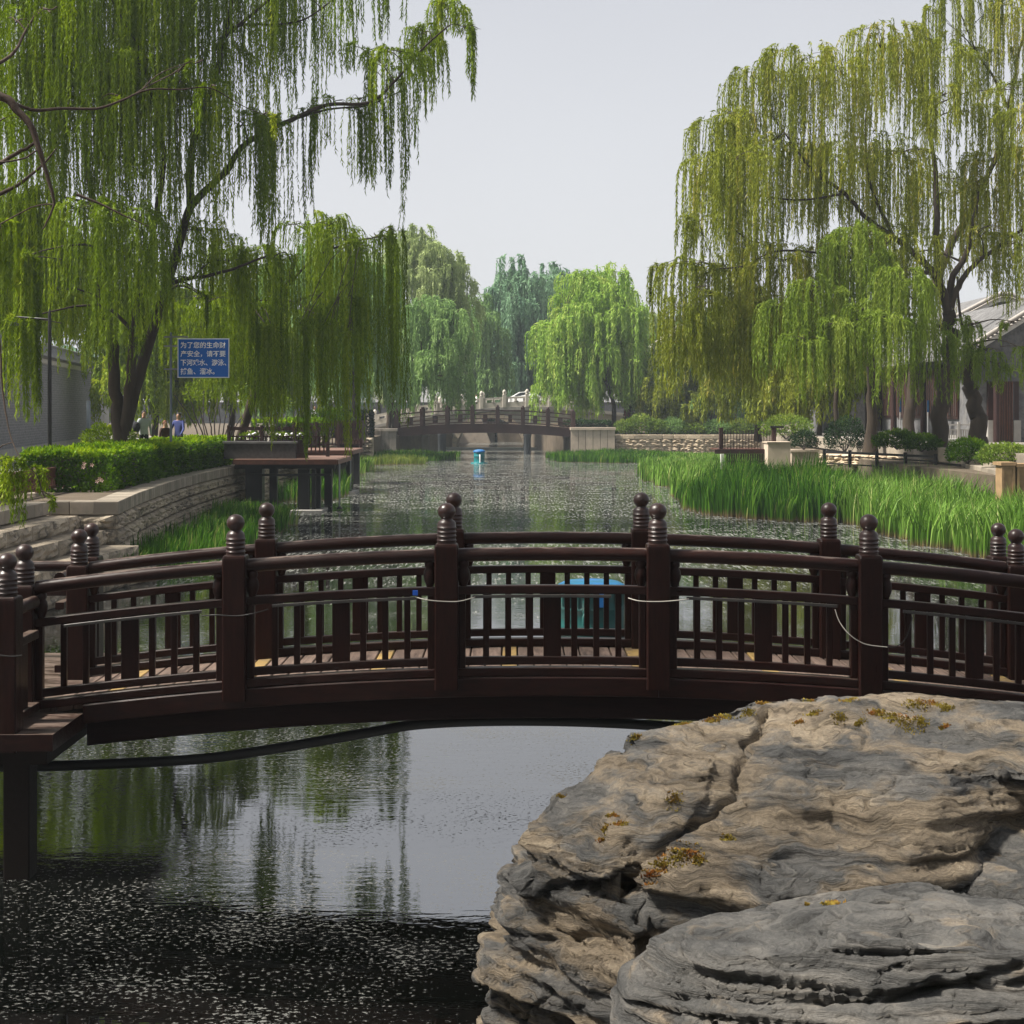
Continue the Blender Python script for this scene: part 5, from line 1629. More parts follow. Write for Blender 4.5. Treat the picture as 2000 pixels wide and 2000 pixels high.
HP = [(-11.55, 38.4), (-11.6, 42.2), (-11.85, 46), (-11.95, 50), (-11.95, 54), (-11.85, 57.6)]
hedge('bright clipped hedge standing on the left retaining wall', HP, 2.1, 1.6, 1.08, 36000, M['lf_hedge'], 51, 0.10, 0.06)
hedge('far hedge behind the left deck railing', [(-13.5, 78), (-9.8, 79)], 1.2, 1.7, 1.5, 6000, M['lf_hedge'], 53, 0.15, 0.08)
hedge('dark far hedge left of the far footbridge', [(-15, 112), (-10.6, 113)], 1.6, 1.6, 2.0, 5000, M['lf_bush'], 54, 0.2, 0.1)
hedge('dark shrubbery on the bank seen through the stone arch', [(-2.6, 176), (3.6, 175)], 3.0, -.2, 3.4, 5000, M['lf_bush'], 58, 0.3, 0.14, wav=.5)  # added backdrop: dark leaves stand in for deep shade beyond the arch
hedge('dark hedge at the right end of the far footbridge', [(4.2, 128), (8.4, 128)], 1.6, 1.6, 1.1, 5000, M['lf_bush'], 57, 0.2, 0.1, wav=.25)


def at(px, py, D):
    p = P(px, py, D)
    return (p.x, p.y, p.z)


bush('dark rounded bush beside the white wall on the far right bank', at(1248, 808, 138), 1.3, 1.2, 1.5, 2500, M['lf_bush'], 61, .2, .1)
for i, (px, py, rx, rz, mm, lab) in enumerate([(1222, 838, 1.0, .75, 'lf_yel', 'loose yellow green bush above the far cream wall, next to the abutment'), (1252, 832, 1.2, 1.0, 'lf_yel', 'tallest yellow green bush above the far cream wall'), (1284, 838, .9, .75, 'lf_yel', 'yellow green bush in front of the white garden wall'), (1316, 836, 1.0, .85, 'lf_far', 'mid green bush above the far cream wall under the hanging whips'), (1352, 840, 1.1, .6, 'lf_yel', 'low yellowish bush above the far cream wall, left of the landing stage'), (1400, 838, 1.2, .8, 'lf_far', 'mid green bush behind the lattice railing'), (1446, 838, 1.2, .8, 'lf_yel', 'yellow green bush behind the right end of the lattice railing')]):
    bush(lab, at(px, py, 127.6), rx, .9, rz, 1500, M[mm], 160 + i, .22, .10)
bush('dark evergreen bush growing in the cream stone planter', at(1570, 862, 71.5), 0.72, .6, .55, 2600, M['lf_bush'], 62, .09, .05)
bush('tall dark bush right of the stone planter', at(1650, 855, 70), 0.95, .9, 1.0, 4000, M['lf_bush'], 63, .1, .055)
bush('light green low bush behind the stone planter', at(1535, 838, 84), 1.5, 1.2, .8, 3000, M['lf_yel'], 64, .14, .07)
bush('bright low bush left of the slim trunks', at(1752, 862, 60.5), 1.0, .8, .45, 3400, M['lf_hedge'], 65, .11, .06)
bush('bright low bush between the two thick trunks', at(1800, 868, 59.5), 0.8, .7, .4, 2600, M['lf_hedge'], 66, .11, .06)
bush('dark green bush at the foot of the thick trunk', at(1890, 885, 55), 0.75, .7, .55, 3600, M['lf_hedge'], 67, .1, .055)
bush('yellow green bush behind the timber planters at the right edge', at(1965, 892, 52), 1.0, .7, .45, 4200, M['lf_yel'], 68, .1, .055)
bush('bright green bush over the far left deck railing', at(640, 822, 90), 1.5, 1.0, .8, 2500, M['lf_hedge'], 69, .14, .08)
bush('low green shrub below the willow trunk on the left', at(215, 858, 49), 0.9, .7, .5, 2600, M['lf_left'], 70, .1, .05)

# flowers in the hedge
for i, (px, py) in enumerate([(165, 905), (180, 908), (163, 912), (195, 935), (190, 940), (199, 938)]):
    p = P(px, py, 37.6)
    mb = MB()
    for k in range(5):
        a = k * 1.2566
        mb.add([p, p + Vector((math.cos(a - .4) * .04, -.02, math.sin(a - .4) * .04)), p + Vector((math.cos(a) * .06, -.03, math.sin(a) * .06)), p + Vector((math.cos(a + .4) * .04, -.02, math.sin(a + .4) * .04))], [(0, 1, 2, 3)])
    tag(mb.build('blossom', M['petal']), 'pale pink blossom on the shaded face of the clipped hedge', 'flower', 'pale blossoms on the hedge')

# shrub of bare stems behind the deck
def stem_shrub(label, px, D, seed, h, n, gz=1.6, spread=1.0):
    rg = random.Random(seed)
    x = (px - 1000) / F * D
    t = thing('shrub', label, 'shrub', (x, D, gz))
    for k in range(n):
        a = -1.2 + 2.4 * k / (n - 1) + rg.uniform(-.1, .1)
        hh = h * rg.uniform(.75, 1.05)
        mb = MB()
        pts = [Vector((x + a * .12, D + rg.uniform(-.1, .1), gz - .1)), Vector((x + a * .45 * spread, D + rg.uniform(-.3, .3), gz + hh * .3)), Vector((x + a * .75 * spread, D + rg.uniform(-.5, .5), gz + hh * .65)), Vector((x + a * 1.0 * spread + rg.uniform(-.2, .2), D + rg.uniform(-.6, .6), gz + hh))]
        limb_mb(mb, pts, .05, .012, 6, .02, rg)
        mb.build('stem', M['stem'], t)
    leafy('leaves', egg((x, D, gz + h * .95), 1.3 * spread, 1.0, .7), 1500, M['lf_left'], seed, .12, .05, t)
    return t


stem_shrub('vase shaped shrub of many bare dark stems behind the timber deck', 420, 66, 3, 3.0, 11, 1.65, 1.2)
stem_shrub('bare stemmed shrub right of the vase shaped one', 520, 74, 4, 2.6, 8, 1.65)

# ------------------------------------------------------------------ grey brick wall on the left
wa, wb = Vector((-21.6, 60.0)), Vector((-28.6, 106.0))
wdir = (wb - wa).normalized()
wnor = Vector((wdir.y, -wdir.x))          # towards the camera side (+x)
if wnor.x < 0:
    wnor = -wnor
wlen = (wb - wa).length
bwall = thing('courtyard_wall', 'high grey brick courtyard wall with a tiled coping behind the left willow', 'wall', (wa.x, wa.y, 1.6))
ang_w = math.atan2(wdir.y, wdir.x)


def wp(s, off, z):
    q = wa + wdir * s + wnor * off
    return Vector((q.x, q.y, z))


def wbox(mb, s0, s1, o0, o1, z0, z1):
    vs = [wp(s, o, z) for z in (z0, z1) for s, o in ((s0, o0), (s1, o0), (s1, o1), (s0, o1))]
    mb.add(vs, [(0, 1, 2, 3), (7, 6, 5, 4), (4, 5, 1, 0), (5, 6, 2, 1), (6, 7, 3, 2), (7, 4, 0, 3)])


ZB, ZT = 1.5, 6.15
mb = MB(); wbox(mb, -8, wlen, -0.5, -0.006, ZB, ZT); mb.build('wall_core', M['brickbed'], bwall)
mb = MB(); wbox(mb, -8, wlen, -0.1, 0.11, ZB, 1.98); mb.build('plinth', M['greystone'], bwall)
rg = random.Random(9)
mb = MB()
ch = 0.125
row = 0
z = 1.99
while z + ch < ZT:
    s = -8 + (0.15 if row % 2 else 0.0)
    while s < 38:
        o = rg.uniform(0, 0.012)
        wbox(mb, s + .008, s + .292, -0.02, o, z + .007, z + ch - .007)
        s += 0.3
    z += ch
    row += 1
tag(mb.build('brickwork', M['brick'], bwall), kind='stuff')
mb = MB(); wbox(mb, -8, wlen, -0.6, 0.10, ZT, ZT + .22); mb.build('eaves_band', M['plaster'], bwall)
mb = MB(); wbox(mb, -8, wlen, -0.62, 0.2, ZT + .222, ZT + .30); mb.build('eaves_course', M['tile'], bwall)
mb = MB()
vs = []
prof = [(0.34, ZT + .32), (-0.2, ZT + .95), (-0.74, ZT + .32)]
for s in (-8, wlen):
    vs += [wp(s, o, z) for o, z in prof]
mb.add(vs, [(0, 3, 4, 1), (1, 4, 5, 2), (0, 2, 5, 3), (0, 1, 2), (5, 4, 3)])
mb.build('coping_slope', M['tile'], bwall)
tile_me = None
mbt = MB()
s = -8.0
while s < 30:
    mbt.tube([wp(s, .38, ZT + .31), wp(s, -.2, ZT + .98)], .07, 6)
    s += .26
tag(mbt.build('coping_tile', M['tile'], bwall), kind='stuff')
mb = MB(); mb.tube([wp(-8, -.2, ZT + 1.0), wp(wlen, -.2, ZT + 1.0)], .13, 8); mb.build('ridge', M['tile'], bwall)
p = P(168, 0, 80)
mb = MB()
mb.bar((P(173, 0, 74).x, 74, 1.5), (P(173, 0, 74).x, 74, 4.2), .16, .16, .02)
tag(mb.build('marker_post', M['pole']), 'slim blue grey post standing before the grey brick wall', 'post')

# lamp posts
def street_lamp(label, px, D, z0, h, arm, r=.06, side=-1):
    x = (px - 1000) / F * D
    t = thing('street_lamp', label, 'street lamp', (x, D, z0), 'dark lamp posts along the canal')
    MB().lathe([(r * 2.0, 0), (r * 2.0, .06), (r * 1.7, .1), (r * 1.55, .75), (r * 1.75, .8), (r * 1.2, .86), (r, .95)], (x, D, z0), 12).build('base', M['black'], t)
    MB().lathe([(r, .9), (r * .92, h * .6), (r * .8, h), (r * .3, h + .12), (.005, h + .16)], (x, D, z0), 10).build('pole', M['black'], t)
    if arm:
        MB().tube([(x, D, z0 + h * .97), (x + side * arm, D, z0 + h * .985), (x + side * (arm + .02), D, z0 + h * .96)], .028, 6).build('arm', M['black'], t)
        MB().lathe([(.02, 0), (.05, -.04), (.12, -.14), (.11, -.17), (.02, -.18)][::-1], (x + side * arm, D, z0 + h * .97), 10).build('lamp_head', M['glasslamp'], t)
    return t


street_lamp('dark lamp post with a side arm behind the brown fence at the left edge', 97, 40.5, 1.6, 4.75, .95)
street_lamp('slim dark lamp post far off on the right bank', 1285, 138, 1.6, 4.6, 0, .075)

# low carved fence at the left edge
fx = -11.75
fence = thing('low_fence', 'low red brown carved timber fence in front of the lamp post at the left edge', 'fence', (fx, 36, 1.6))
for y in (32.2, 34.6, 37.0, 39.3):
    MB().bar((fx, y, 1.62), (fx, y, 2.36), .12, .12, .012).build('post', M['rust'], fence)
    MB().box(fx - .22, fx + .22, y - .28, y + .28, 1.631, 1.70).build('foot', M['coping'], fence)
for y0, y1 in ((32.2, 34.6), (34.6, 37.0), (37.0, 39.3)):
    a, b = y0 + .062, y1 - .062
    for z0, z1, nm in ((2.20, 2.28, 'top_rail'), (2.02, 2.07, 'mid_rail'), (1.76, 1.83, 'bottom_rail')):
        MB().box(fx - .035, fx + .035, a, b, z0, z1).build(nm, M['rust'], fence)
    MB().box(fx - .012, fx + .012, a, b, 2.072, 2.198).build('panel', M['rust'], fence)
    n = 14
    for k in range(n):
        y = a + (b - a) * (k + .5) / n
        MB().box(fx - .02, fx + .02, y - .022, y + .022, 1.832, 2.018).build('slat', M['rust'], fence)

# ------------------------------------------------------------------ blue notice
SD = 48.4
sx = P(334, 0, SD).x
sign = thing('notice_sign', 'blue rectangular notice with white Chinese lettering on a grey pole above the hedge', 'sign', (sx, SD, 1.6))
MB().lathe([(.04, 0), (.04, 4.62), (.036, 4.64), (.01, 4.67)], (sx, SD, 1.6), 10).build('pole', M['pole'], sign)
a, b = P(347, 661, SD - .05), P(448, 738, SD - .05)
MB().box(a.x, b.x, SD - .07, SD - .04, b.z, a.z).build('border', M['signwhite'], sign)
MB().box(a.x + .03, b.x - .03, SD - .078, SD - .071, b.z + .03, a.z - .03).build('board', M['signblue'], sign)
for px_, py_ in ((0, 658), (0, 676), (0, 721)):
    zz = P(0, py_, SD).z
    MB().box(sx - .22, a.x - .002 if py_ != 658 else sx + .55, SD - .045, SD + .06, zz - .025, zz + .025).build('bracket', M['steel'], sign)


def text_mesh(body, w, h_line, name, m, parent, origin, lines_gap=1.0, bold=0.0):
    """lettering as flat meshes: facing -y"""
    cu = bpy.data.curves.new('lettering', 'FONT')
    cu.body = body
    cu.size = 1.0
    cu.offset = bold
    cu.resolution_u = 2
    to = bpy.data.objects.new('lettering', cu)
    C.objects.link(to)
    dg = bpy.context.evaluated_depsgraph_get()
    me = bpy.data.meshes.new_from_object(to.evaluated_get(dg))
    bpy.data.objects.remove(to)
    co = np.empty(len(me.vertices) * 3, np.float32)
    me.vertices.foreach_get('co', co)
    co = co.reshape(-1, 3)
    mn, mx = co.min(0), co.max(0)
    k = w / (mx[0] - mn[0]) if w else h_line / (mx[1] - mn[1])
    kz = h_line / (mx[1] - mn[1]) if h_line else k
    new = np.c_[(co[:, 0] - mn[0]) * k, np.zeros(len(co)), (co[:, 1] - mx[1]) * kz]
    me.vertices.foreach_set('co', new.astype(np.float32).ravel())
    me.materials.clear()
    me.materials.append(m)
    me.update()
    me.name = name
    return link_mesh(name, me, parent, origin)


W_s, H_s = b.x - a.x, a.z - b.z
rows = ['为了您的生命财', '产安全，请不要', '下河戏水、游泳、', '捕鱼、溜冰。']
for i, s in enumerate(rows):
    wl_ = {0: .87, 1: .87, 2: .885, 3: .66}[i] * W_s
    text_mesh(s, wl_, .165 * H_s, 'lettering', M['signwhite'], sign, (a.x + .06 * W_s, SD - .082, a.z - (.085 + .222 * i) * H_s), bold=.016)


# ------------------------------------------------------------------ people
def person(label, x, y, z0, hgt, shirt, trousers, hair, face=0.0, lean=0.0, arm=(0, 0), step=.12, group='people walking along the canal'):
    """standing or walking figure; face = turn about z, arms swing by arm"""
    t = thing('person', label, 'person', (x, y, z0), group)
    t.rotation_euler = (0, 0, face)
    s = hgt / 1.72
    J = {'pel': (0, 0, .93), 'wai': (0, .0, 1.08), 'che': (0, -.01 + lean, 1.30), 'nek': (0, lean, 1.46), 'hd0': (0, -.01 + lean, 1.54), 'hd1': (0, -.02 + lean, 1.62), 'hd2': (0, -.01 + lean, 1.70)}
    for sg, nm in ((-1, 'l'), (1, 'r')):
        st = step * sg
        J['hip' + nm] = (.09 * sg, 0, .88)
        J['kne' + nm] = (.10 * sg, -.03 - st * .6, .49)
        J['ank' + nm] = (.10 * sg, -st * 1.0 + .03, .09)
        J['toe' + nm] = (.11 * sg, -st * 1.0 - .12, .04)
        sw = arm[0 if sg < 0 else 1]
        J['sho' + nm] = (.17 * sg, lean, 1.40)
        J['elb' + nm] = (.24 * sg, lean - sw * .4, 1.13)
        J['wri' + nm] = (.25 * sg, lean - sw * 1.0 - .06, .90 + abs(sw) * .25)
        J['han' + nm] = (.245 * sg, lean - sw * 1.15 - .08, .82 + abs(sw) * .3)
    R = {'pel': (.15, .11), 'wai': (.14, .10), 'che': (.165, .11), 'nek': (.052, .052), 'hd0': (.066, .075), 'hd1': (.078, .095), 'hd2': (.062, .075), 'hip': (.092, .092), 'kne': (.062, .065), 'ank': (.042, .045), 'toe': (.042, .03), 'sho': (.068, .065), 'elb': (.046, .046), 'wri': (.032, .03), 'han': (.040, .022)}
    names = list(J)
    E = [('pel', 'wai'), ('wai', 'che'), ('che', 'nek'), ('nek', 'hd0'), ('hd0', 'hd1'), ('hd1', 'hd2')]
    for nm in 'lr':
        E += [('pel', 'hip' + nm), ('hip' + nm, 'kne' + nm), ('kne' + nm, 'ank' + nm), ('ank' + nm, 'toe' + nm), ('che', 'sho' + nm), ('sho' + nm, 'elb' + nm), ('elb' + nm, 'wri' + nm), ('wri' + nm, 'han' + nm)]
    me = bpy.data.meshes.new('tmp')
    me.from_pydata([tuple(c_ * s for c_ in J[n_]) for n_ in names], [(names.index(p_), names.index(q_)) for p_, q_ in E], [])
    ob = bpy.data.objects.new('tmp', me)
    C.objects.link(ob)
    ob.modifiers.new('k', 'SKIN')
    if not me.skin_vertices:
        bpy.context.view_layer.update()
    for i, n_ in enumerate(names):
        key = n_ if n_ in R else n_[:3]
        me.skin_vertices[0].data[i].radius = (R[key][0] * s, R[key][1] * s)
        me.skin_vertices[0].data[i].use_root = (n_ == 'pel')
    sb = ob.modifiers.new('s', 'SUBSURF')
    sb.levels = sb.render_levels = 2
    dg = bpy.context.evaluated_depsgraph_get()
    em = bpy.data.meshes.new_from_object(ob.evaluated_get(dg))
    bpy.data.objects.remove(ob)
    em.materials.clear()
    for m in (M['skin'], shirt, trousers, M['cl_dark']):
        em.materials.append(m)
    for f in em.polygons:
        c_ = f.center / s
        f.use_smooth = True
        hand = abs(c_.x) > .17 and c_.z < .93 and c_.z > .6 and (abs(c_.y - lean) > .04 or c_.z < .9)
        if c_.z > 1.455 or hand:
            f.material_index = 0
        elif c_.z > .90 or abs(c_.x) > .19:
            f.material_index = 1
        elif c_.z > .09:
            f.material_index = 2
        else:
            f.material_index = 3
    o = bpy.data.objects.new('body', em)
    em.name = 'body'
    C.objects.link(o)
    o.parent = t
    # hair cap and face
    mb = MB()
    rings = []
    for k in range(6):
        aa = k / 5 * math.pi / 2
        rings.append([(.086 * s * math.cos(aa) * math.cos(q_), (lean + .012) * s + .102 * s * math.cos(aa) * math.sin(q_), (1.635 + .105 * math.sin(aa) - (.07 * max(0, math.sin(q_)) + .0) * math.cos(aa)) * s) for q_ in [2 * math.pi * j / 12 for j in range(12)]])
    mb.sweep(rings, smooth=True, cap=False)
    h = mb.mesh('hair', hair)
    ho = bpy.data.objects.new('hair', h)
    C.objects.link(ho)
    ho.parent = t
    return t


person('person in a pale grey jacket walking behind the hedge with a dark bag', P(281, 0, 52).x, 52, 1.98, 1.74, M['cl_grey'], M['cl_dark'], M['hair'], .5, 0, (.1, -.1))
bag = P(265, 833, 51.7)
mb = MB()
mb.lathe([(.02, -.2), (.13, -.18), (.16, -.05), (.14, .1), (.06, .16), (.01, .17)], bag, 10)
tag(mb.build('shoulder_bag', M['cl_dark'], None, bag), 'dark bag carried by the person in the pale grey jacket', 'bag')
person('auburn haired person in dark brown behind the hedge', P(322, 0, 53).x, 53, 1.75, 1.62, M['cl_brown'], M['cl_dark'], M['hairb'], .9)
person('person in a blue top walking right of the auburn haired one', P(349, 0, 54).x, 54, 1.9, 1.74, M['cl_blue'], M['cl_dark'], M['hair'], -.2, 0, (.3, .3))
person('person in crimson standing under the lime willow on the far right bank', P(1225, 0, 136).x, 136, 2.1, 2.0, M['cl_red'], M['cl_dark'], M['hair'], .3)
person('person in white seen far off behind the deck planters', P(615, 0, 98).x, 98, 2.3, 1.7, M['white'], M['cl_dark'], M['hair'], 0)
person('far person in dark clothes crossing the stone bridge on the left', P(884, 0, 156).x, 156, 3.72, 1.72, M['cl_dark'], M['cl_dark'], M['hair'], 1.2)
person('far person in white crossing the stone bridge near the middle', P(930, 0, 155).x, 155, 3.7, 1.66, M['white'], M['cl_dark'], M['hair'], -1.2)

# ------------------------------------------------------------------ timber decks on the left
def column(x, y, z0, z1, w, m, parent, name='pile'):
    MB().bar((x, y, z0), (x, y, z1), w, w, .015).build(name, m, parent)


def deck(label, x0, x1, y0, y1, z, rods, foot):
    t = thing('timber_deck', label, 'deck', ((x0 + x1) / 2, (y0 + y1) / 2, z))
    n = int((y1 - y0) / .3)
    for k in range(n):
        yy = y0 + .1 + (y1 - y0 - .2) * k / n
        MB().box(x0, x1 - .04, yy, yy + (y1 - y0 - .2) / n - .012, z - .045, z).build('deck_board', M['deckred'], t)
    MB().box(x0, x1, y0 - .0, y0 + .085, z - .19, z - .01).build('fascia', M['rust'], t)
    MB().box(x1 - .03, x1 + .05, y0 + .09, y1, z - .19, z - .012).build('fascia', M['deckred'], t)
    for yy in (y0 + .4, y1 - .4):
        MB().box(x0, x1 - .1, yy - .07, yy + .07, z - .36, z - .05).build('joist', M['black'], t)
    MB().box(x0 + .6, x1 - .25, y0 + .2, y0 + .3, z - .62, z - .54).build('brace', M['black'], t)
    for xx in (x0 + (x1 - x0) * .42, x0 + (x1 - x0) * .71):
        MB().bar((xx, y0 + .25, z - .53), (xx, y0 + .25, z - .36), .05, .05).build('brace', M['black'], t)
    for px_, yy, w in foot:
        column(px_, yy, -.9, z - .37, w, M['black'], t)
    for rx, ry in rods:
        MB().tube([(rx, ry, .12), (rx, ry, z - .02)], .035, 8).build('support_rod', M['steel'], t)
        MB().lathe([(.12, .0), (.12, .05), (.06, .1), (.04, .12)], (rx, ry, .02), 10).build('rod_foot', M['black'], t)
    return t


deck('near timber deck on dark piles jutting over the water at the left', -10.25, -6.45, 54.9, 59.6, 1.93,
     [(P(663, 0, 56.0).x, 56.0)], [(-9.6, 55.8, .62), (P(594, 0, 55.4).x, 55.4, .42), (P(612, 0, 55.2).x, 55.3, .16), (P(619, 0, 55.6).x, 55.9, .22), (-7.2, 58.6, .3), (-9.4, 58.9, .3)])
pf = thing('pile_footing', 'grey concrete footing in the water under the near deck piles', 'footing', (-7.45, 55.3, 0))
MB().box(-8.1, -6.95, 54.5, 56.4, -.8, .07).build('slab', M['greystone'], pf)
deck('farther timber deck behind the near one on the left', -10.1, P(690, 0, 67).x, 66.4, 71, 1.95,
     [(P(687, 0, 67).x - .05, 67.0)], [(-8.0, 67.2, .4), (-7.5, 69, .3), (-9.2, 70, .3)])
pf2 = thing('pile_footing', 'grey concrete footing in the water under the farther deck piles', 'footing', (-7.8, 67.4, 0))
MB().box(-8.5, -7.0, 66.6, 68.4, -.8, .1).build('slab', M['greystone'], pf2)


def railing(label, p0, p1, z, h, n_post, n_bar, m, low=.25, group=None, rail=.07):
    p0, p1 = Vector(p0), Vector(p1)
    t = thing('railing', label, 'railing', ((p0.x + p1.x) / 2, (p0.y + p1.y) / 2, z), group)
    d = (p1 - p0)
    u = d.normalized()
    side = Vector((-u.y, u.x, 0))
    for k in range(n_post):
        q_ = p0 + d * k / (n_post - 1)
        MB().bar((q_.x, q_.y, z), (q_.x, q_.y, z + h + .12), .13, .13, .012).build('post', m, t)
    for k in range(n_post - 1):
        a_ = p0 + d * k / (n_post - 1) + u * .066
        b_ = p0 + d * (k + 1) / (n_post - 1) - u * .066
        for zz, nm, th in ((z + h, 'top_rail', rail), (z + h * .72, 'mid_rail', .05), (z + low * .5, 'bottom_rail', .06)):
            MB().bar((a_.x, a_.y, zz), (b_.x, b_.y, zz), .07, th, 0, side).build(nm, m, t)
        for j in range(n_bar):
            q_ = a_ + (b_ - a_) * (j + .5) / n_bar
            MB().bar((q_.x, q_.y, z + low * .5 + .031), (q_.x, q_.y, z + h * .72 - .026), .05, .035).build('baluster', m, t)
    return t


railing('dark timber railing above the grey parapet of the near deck on the left', (-10.6, 55.95, 0), (-6.9, 55.95, 0), 2.0, 1.05, 4, 7, M['darkred'], rail=.12)
pw_ = thing('parapet', 'dark grey brick parapet below the timber railing at the front of the near deck', 'parapet', (-9.3, 55.65, 1.93))
MB().box(-10.7, -8.05, 55.5, 55.8, 1.932, 2.5).build('wall', M['darkgrey'], pw_)
MB().box(-10.75, -8.0, 55.46, 55.84, 2.502, 2.58).build('capping', M['tile'], pw_)
railing('maroon timber railing along the farther deck on the left', (-10.4, 71.2, 0), (-7.2, 71.2, 0), 1.96, 1.1, 4, 6, M['darkred'], rail=.12)
up = thing('balcony', 'maroon boarded balcony front projecting past the farther deck', 'balcony', (-8, 76, 2.2))
x0, x1 = P(655, 0, 75).x, P(704, 0, 75).x
for k in range(8):
    xx = x0 + (x1 - x0) * k / 8
    MB().box(xx, xx + (x1 - x0) / 8 - .012, 75, 75.06, 2.2, 3.1).build('board', M['darkred'], up)
MB().box(x0 - .05, x1 + .05, 74.95, 75.12, 3.102, 3.22).build('top_rail', M['darkred'], up)
MB().box(x0, x1 + .02, 75.07, 78, 2.05, 2.198).build('floor', M['deckred'], up)
MB().box(x1 - .05, x1, 75.125, 78, 2.2, 3.2).build('side_board', M['darkred'], up)
column(x1 - .3, 75.5, -.9, 2.04, .4, M['black'], up)
column(x0 + .3, 75.5, -.9, 2.04, .4, M['black'], up)
# planters with white flowers on the deck
for i, (px, py, D, n) in enumerate(((580, 862, 60.6, 7), (611, 858, 60.6, 5), (520, 857, 60.6, 5))):
    p = P(px, 0, D)
    t = thing('flower_trough', ['dark trough of small white flowers at the middle of the near deck railing', 'dark trough of white flowers at the right end of the near deck railing', 'dark trough of white flowers at the left of the near deck railing'][i], 'flower trough', (p.x, 56.55, 2.6))
    MB().box(p.x - .35, p.x + .35, 56.35, 56.66, 1.932, 2.62).build('trough', M['darkred'], t)
    leafy('leaves', egg((p.x, 56.5, 2.72), .36, .16, .16), 400, M['lf_left'], 80 + i, .09, .05, t)
    rgf = random.Random(i)
    for k in range(n):
        c_ = Vector((p.x + rgf.uniform(-.3, .3), 56.36, 2.74 + rgf.uniform(-.05, .12)))
        MB().lathe([(.01, -.03), (.05, -.01), (.06, .02), (.03, .05), (.005, .06)], c_, 7).build('blossom', M['white'], t)

# ------------------------------------------------------------------ far timber footbridge
fb = thing('footbridge', 'far dark arched timber footbridge in front of the stone bridge', 'footbridge', (-2.35, 125, 0))
FX0, FX1, FY0, FY1 = -9.7, 4.95, 124.9, 127.2


def fz(x):
    c_ = (FX0 + FX1) / 2
    return 2.58 - 0.0068 * (x - c_) ** 2


def farc(x0, x1, y, dz, w, h, n=20):
    rings = [[(x, y + a_, fz(x) + dz + b_) for a_, b_ in section(w, h, .01)] for x in [x0 + (x1 - x0) * i / n for i in range(n + 1)]]
    return MB().sweep(rings)


for y in (FY0, FY1):
    farc(FX0, FX1, y, -.38, .16, .76, 30).build('girder', M['darkred'], fb)
npl = 48
for k in range(npl):
    xx = FX0 + (FX1 - FX0) * k / npl
    MB().box(xx + .01, xx + (FX1 - FX0) / npl - .01, FY0 + .082, FY1 - .082, fz(xx) - .06, fz(xx) - .01).build('deck_board', M['plank'], fb)
xs = [(596 + 238 * (k - 2)) / 4.83 + 750 for k in range(8)]
xs = [P(x, 0, 125).x for x in xs]
xs = [x for x in xs if FX0 - .2 < x < FX1 + .3]
for y in (FY0, FY1):
    for x in xs:
        MB().bar((x, y, fz(x) + .002), (x, y, fz(x) + 1.42), .34 if y == FY0 else .28, .3, .02).build('post', M['darkred'], fb)
        MB().lathe([(.11, 0), (.11, .03), (.08, .08), (.09, .12), (.02, .18)], (x, y, fz(x) + 1.42), 8).build('post_cap', M['darkred'], fb)
    for a_, b_ in zip(xs[:-1], xs[1:]):
        for dz, h_, nm in ((1.13, .10, 'handrail'), (.78, .07, 'mid_rail'), (.42, .06, 'lower_rail'), (.12, .08, 'bottom_rail')):
            farc(a_ + .172, b_ - .172, y, dz, .09, h_, 4).build(nm, M['darkred'], fb)
        m_ = (a_ + b_) / 2
        for z0, z1 in ((.162, .388), (.452, .742)):
            MB().bar((m_, y, fz(m_) + z0), (m_, y, fz(m_) + z1), .32, .06).build('panel', M['darkred'], fb)
for px in (862, 1030):
    x = P(px, 0, 125).x
    for y in (FY0 + .1, FY1 - .1):
        MB().lathe([(.30, -1.2), (.30, 1.5), (.34, 1.56), (.34, fz(x) - .775)], (x, y, 0), 12).build('pile', M['pile_grey'], fb)

# abutments and far walls
def panelled(label, x0, x1, y, z1, n, m, name='abutment', depth=1.2, cap=True):
    t = thing(name, label, 'abutment', ((x0 + x1) / 2, y, 0))
    for k in range(n):
        a_ = x0 + (x1 - x0) * k / n
        MB().box(a_ + .02, a_ + (x1 - x0) / n - .02, y, y + .2, -.8, z1 - .02).build('panel', m, t)
    MB().box(x0, x1, y + .21, y + depth, -.8, z1 - .02).build('wall_core', M['mortar'], t)
    if cap:
        nn = max(1, n // 2)
        for k in range(nn):
            a_ = x0 - .06 + (x1 - x0 + .12) * k / nn
            MB().box(a_ + .006, a_ + (x1 - x0 + .12) / nn - .006, y - .1, y + depth, z1 - .018, z1 + .2).build('capstone', m, t)
    return t


panelled('cream panelled abutment at the right end of the far footbridge', P(1115, 0, 123.9).x, P(1201, 0, 123.9).x, 123.7, 2.08, 6, M['cream_s'])
panelled('grey panelled abutment at the left end of the far footbridge', P(718, 0, 123).x, P(775, 0, 123).x, 122.4, 2.0, 4, M['concrete'])
panelled('brownish panelled wall behind the left pile of the far footbridge', P(782, 0, 133).x, P(838, 0, 133).x, 132.6, 1.5, 4, M['concrete'])
blk = thing('stone_pier', 'short pier of stacked rough blocks left of the far footbridge', 'pier', (-11.2, 108, 0))
for k in range(5):
    place_block(ST_L[k], 'stone', blk, (P(714, 0, 106).x, 106, .35 * k), 0, 1.0, .8, .34)

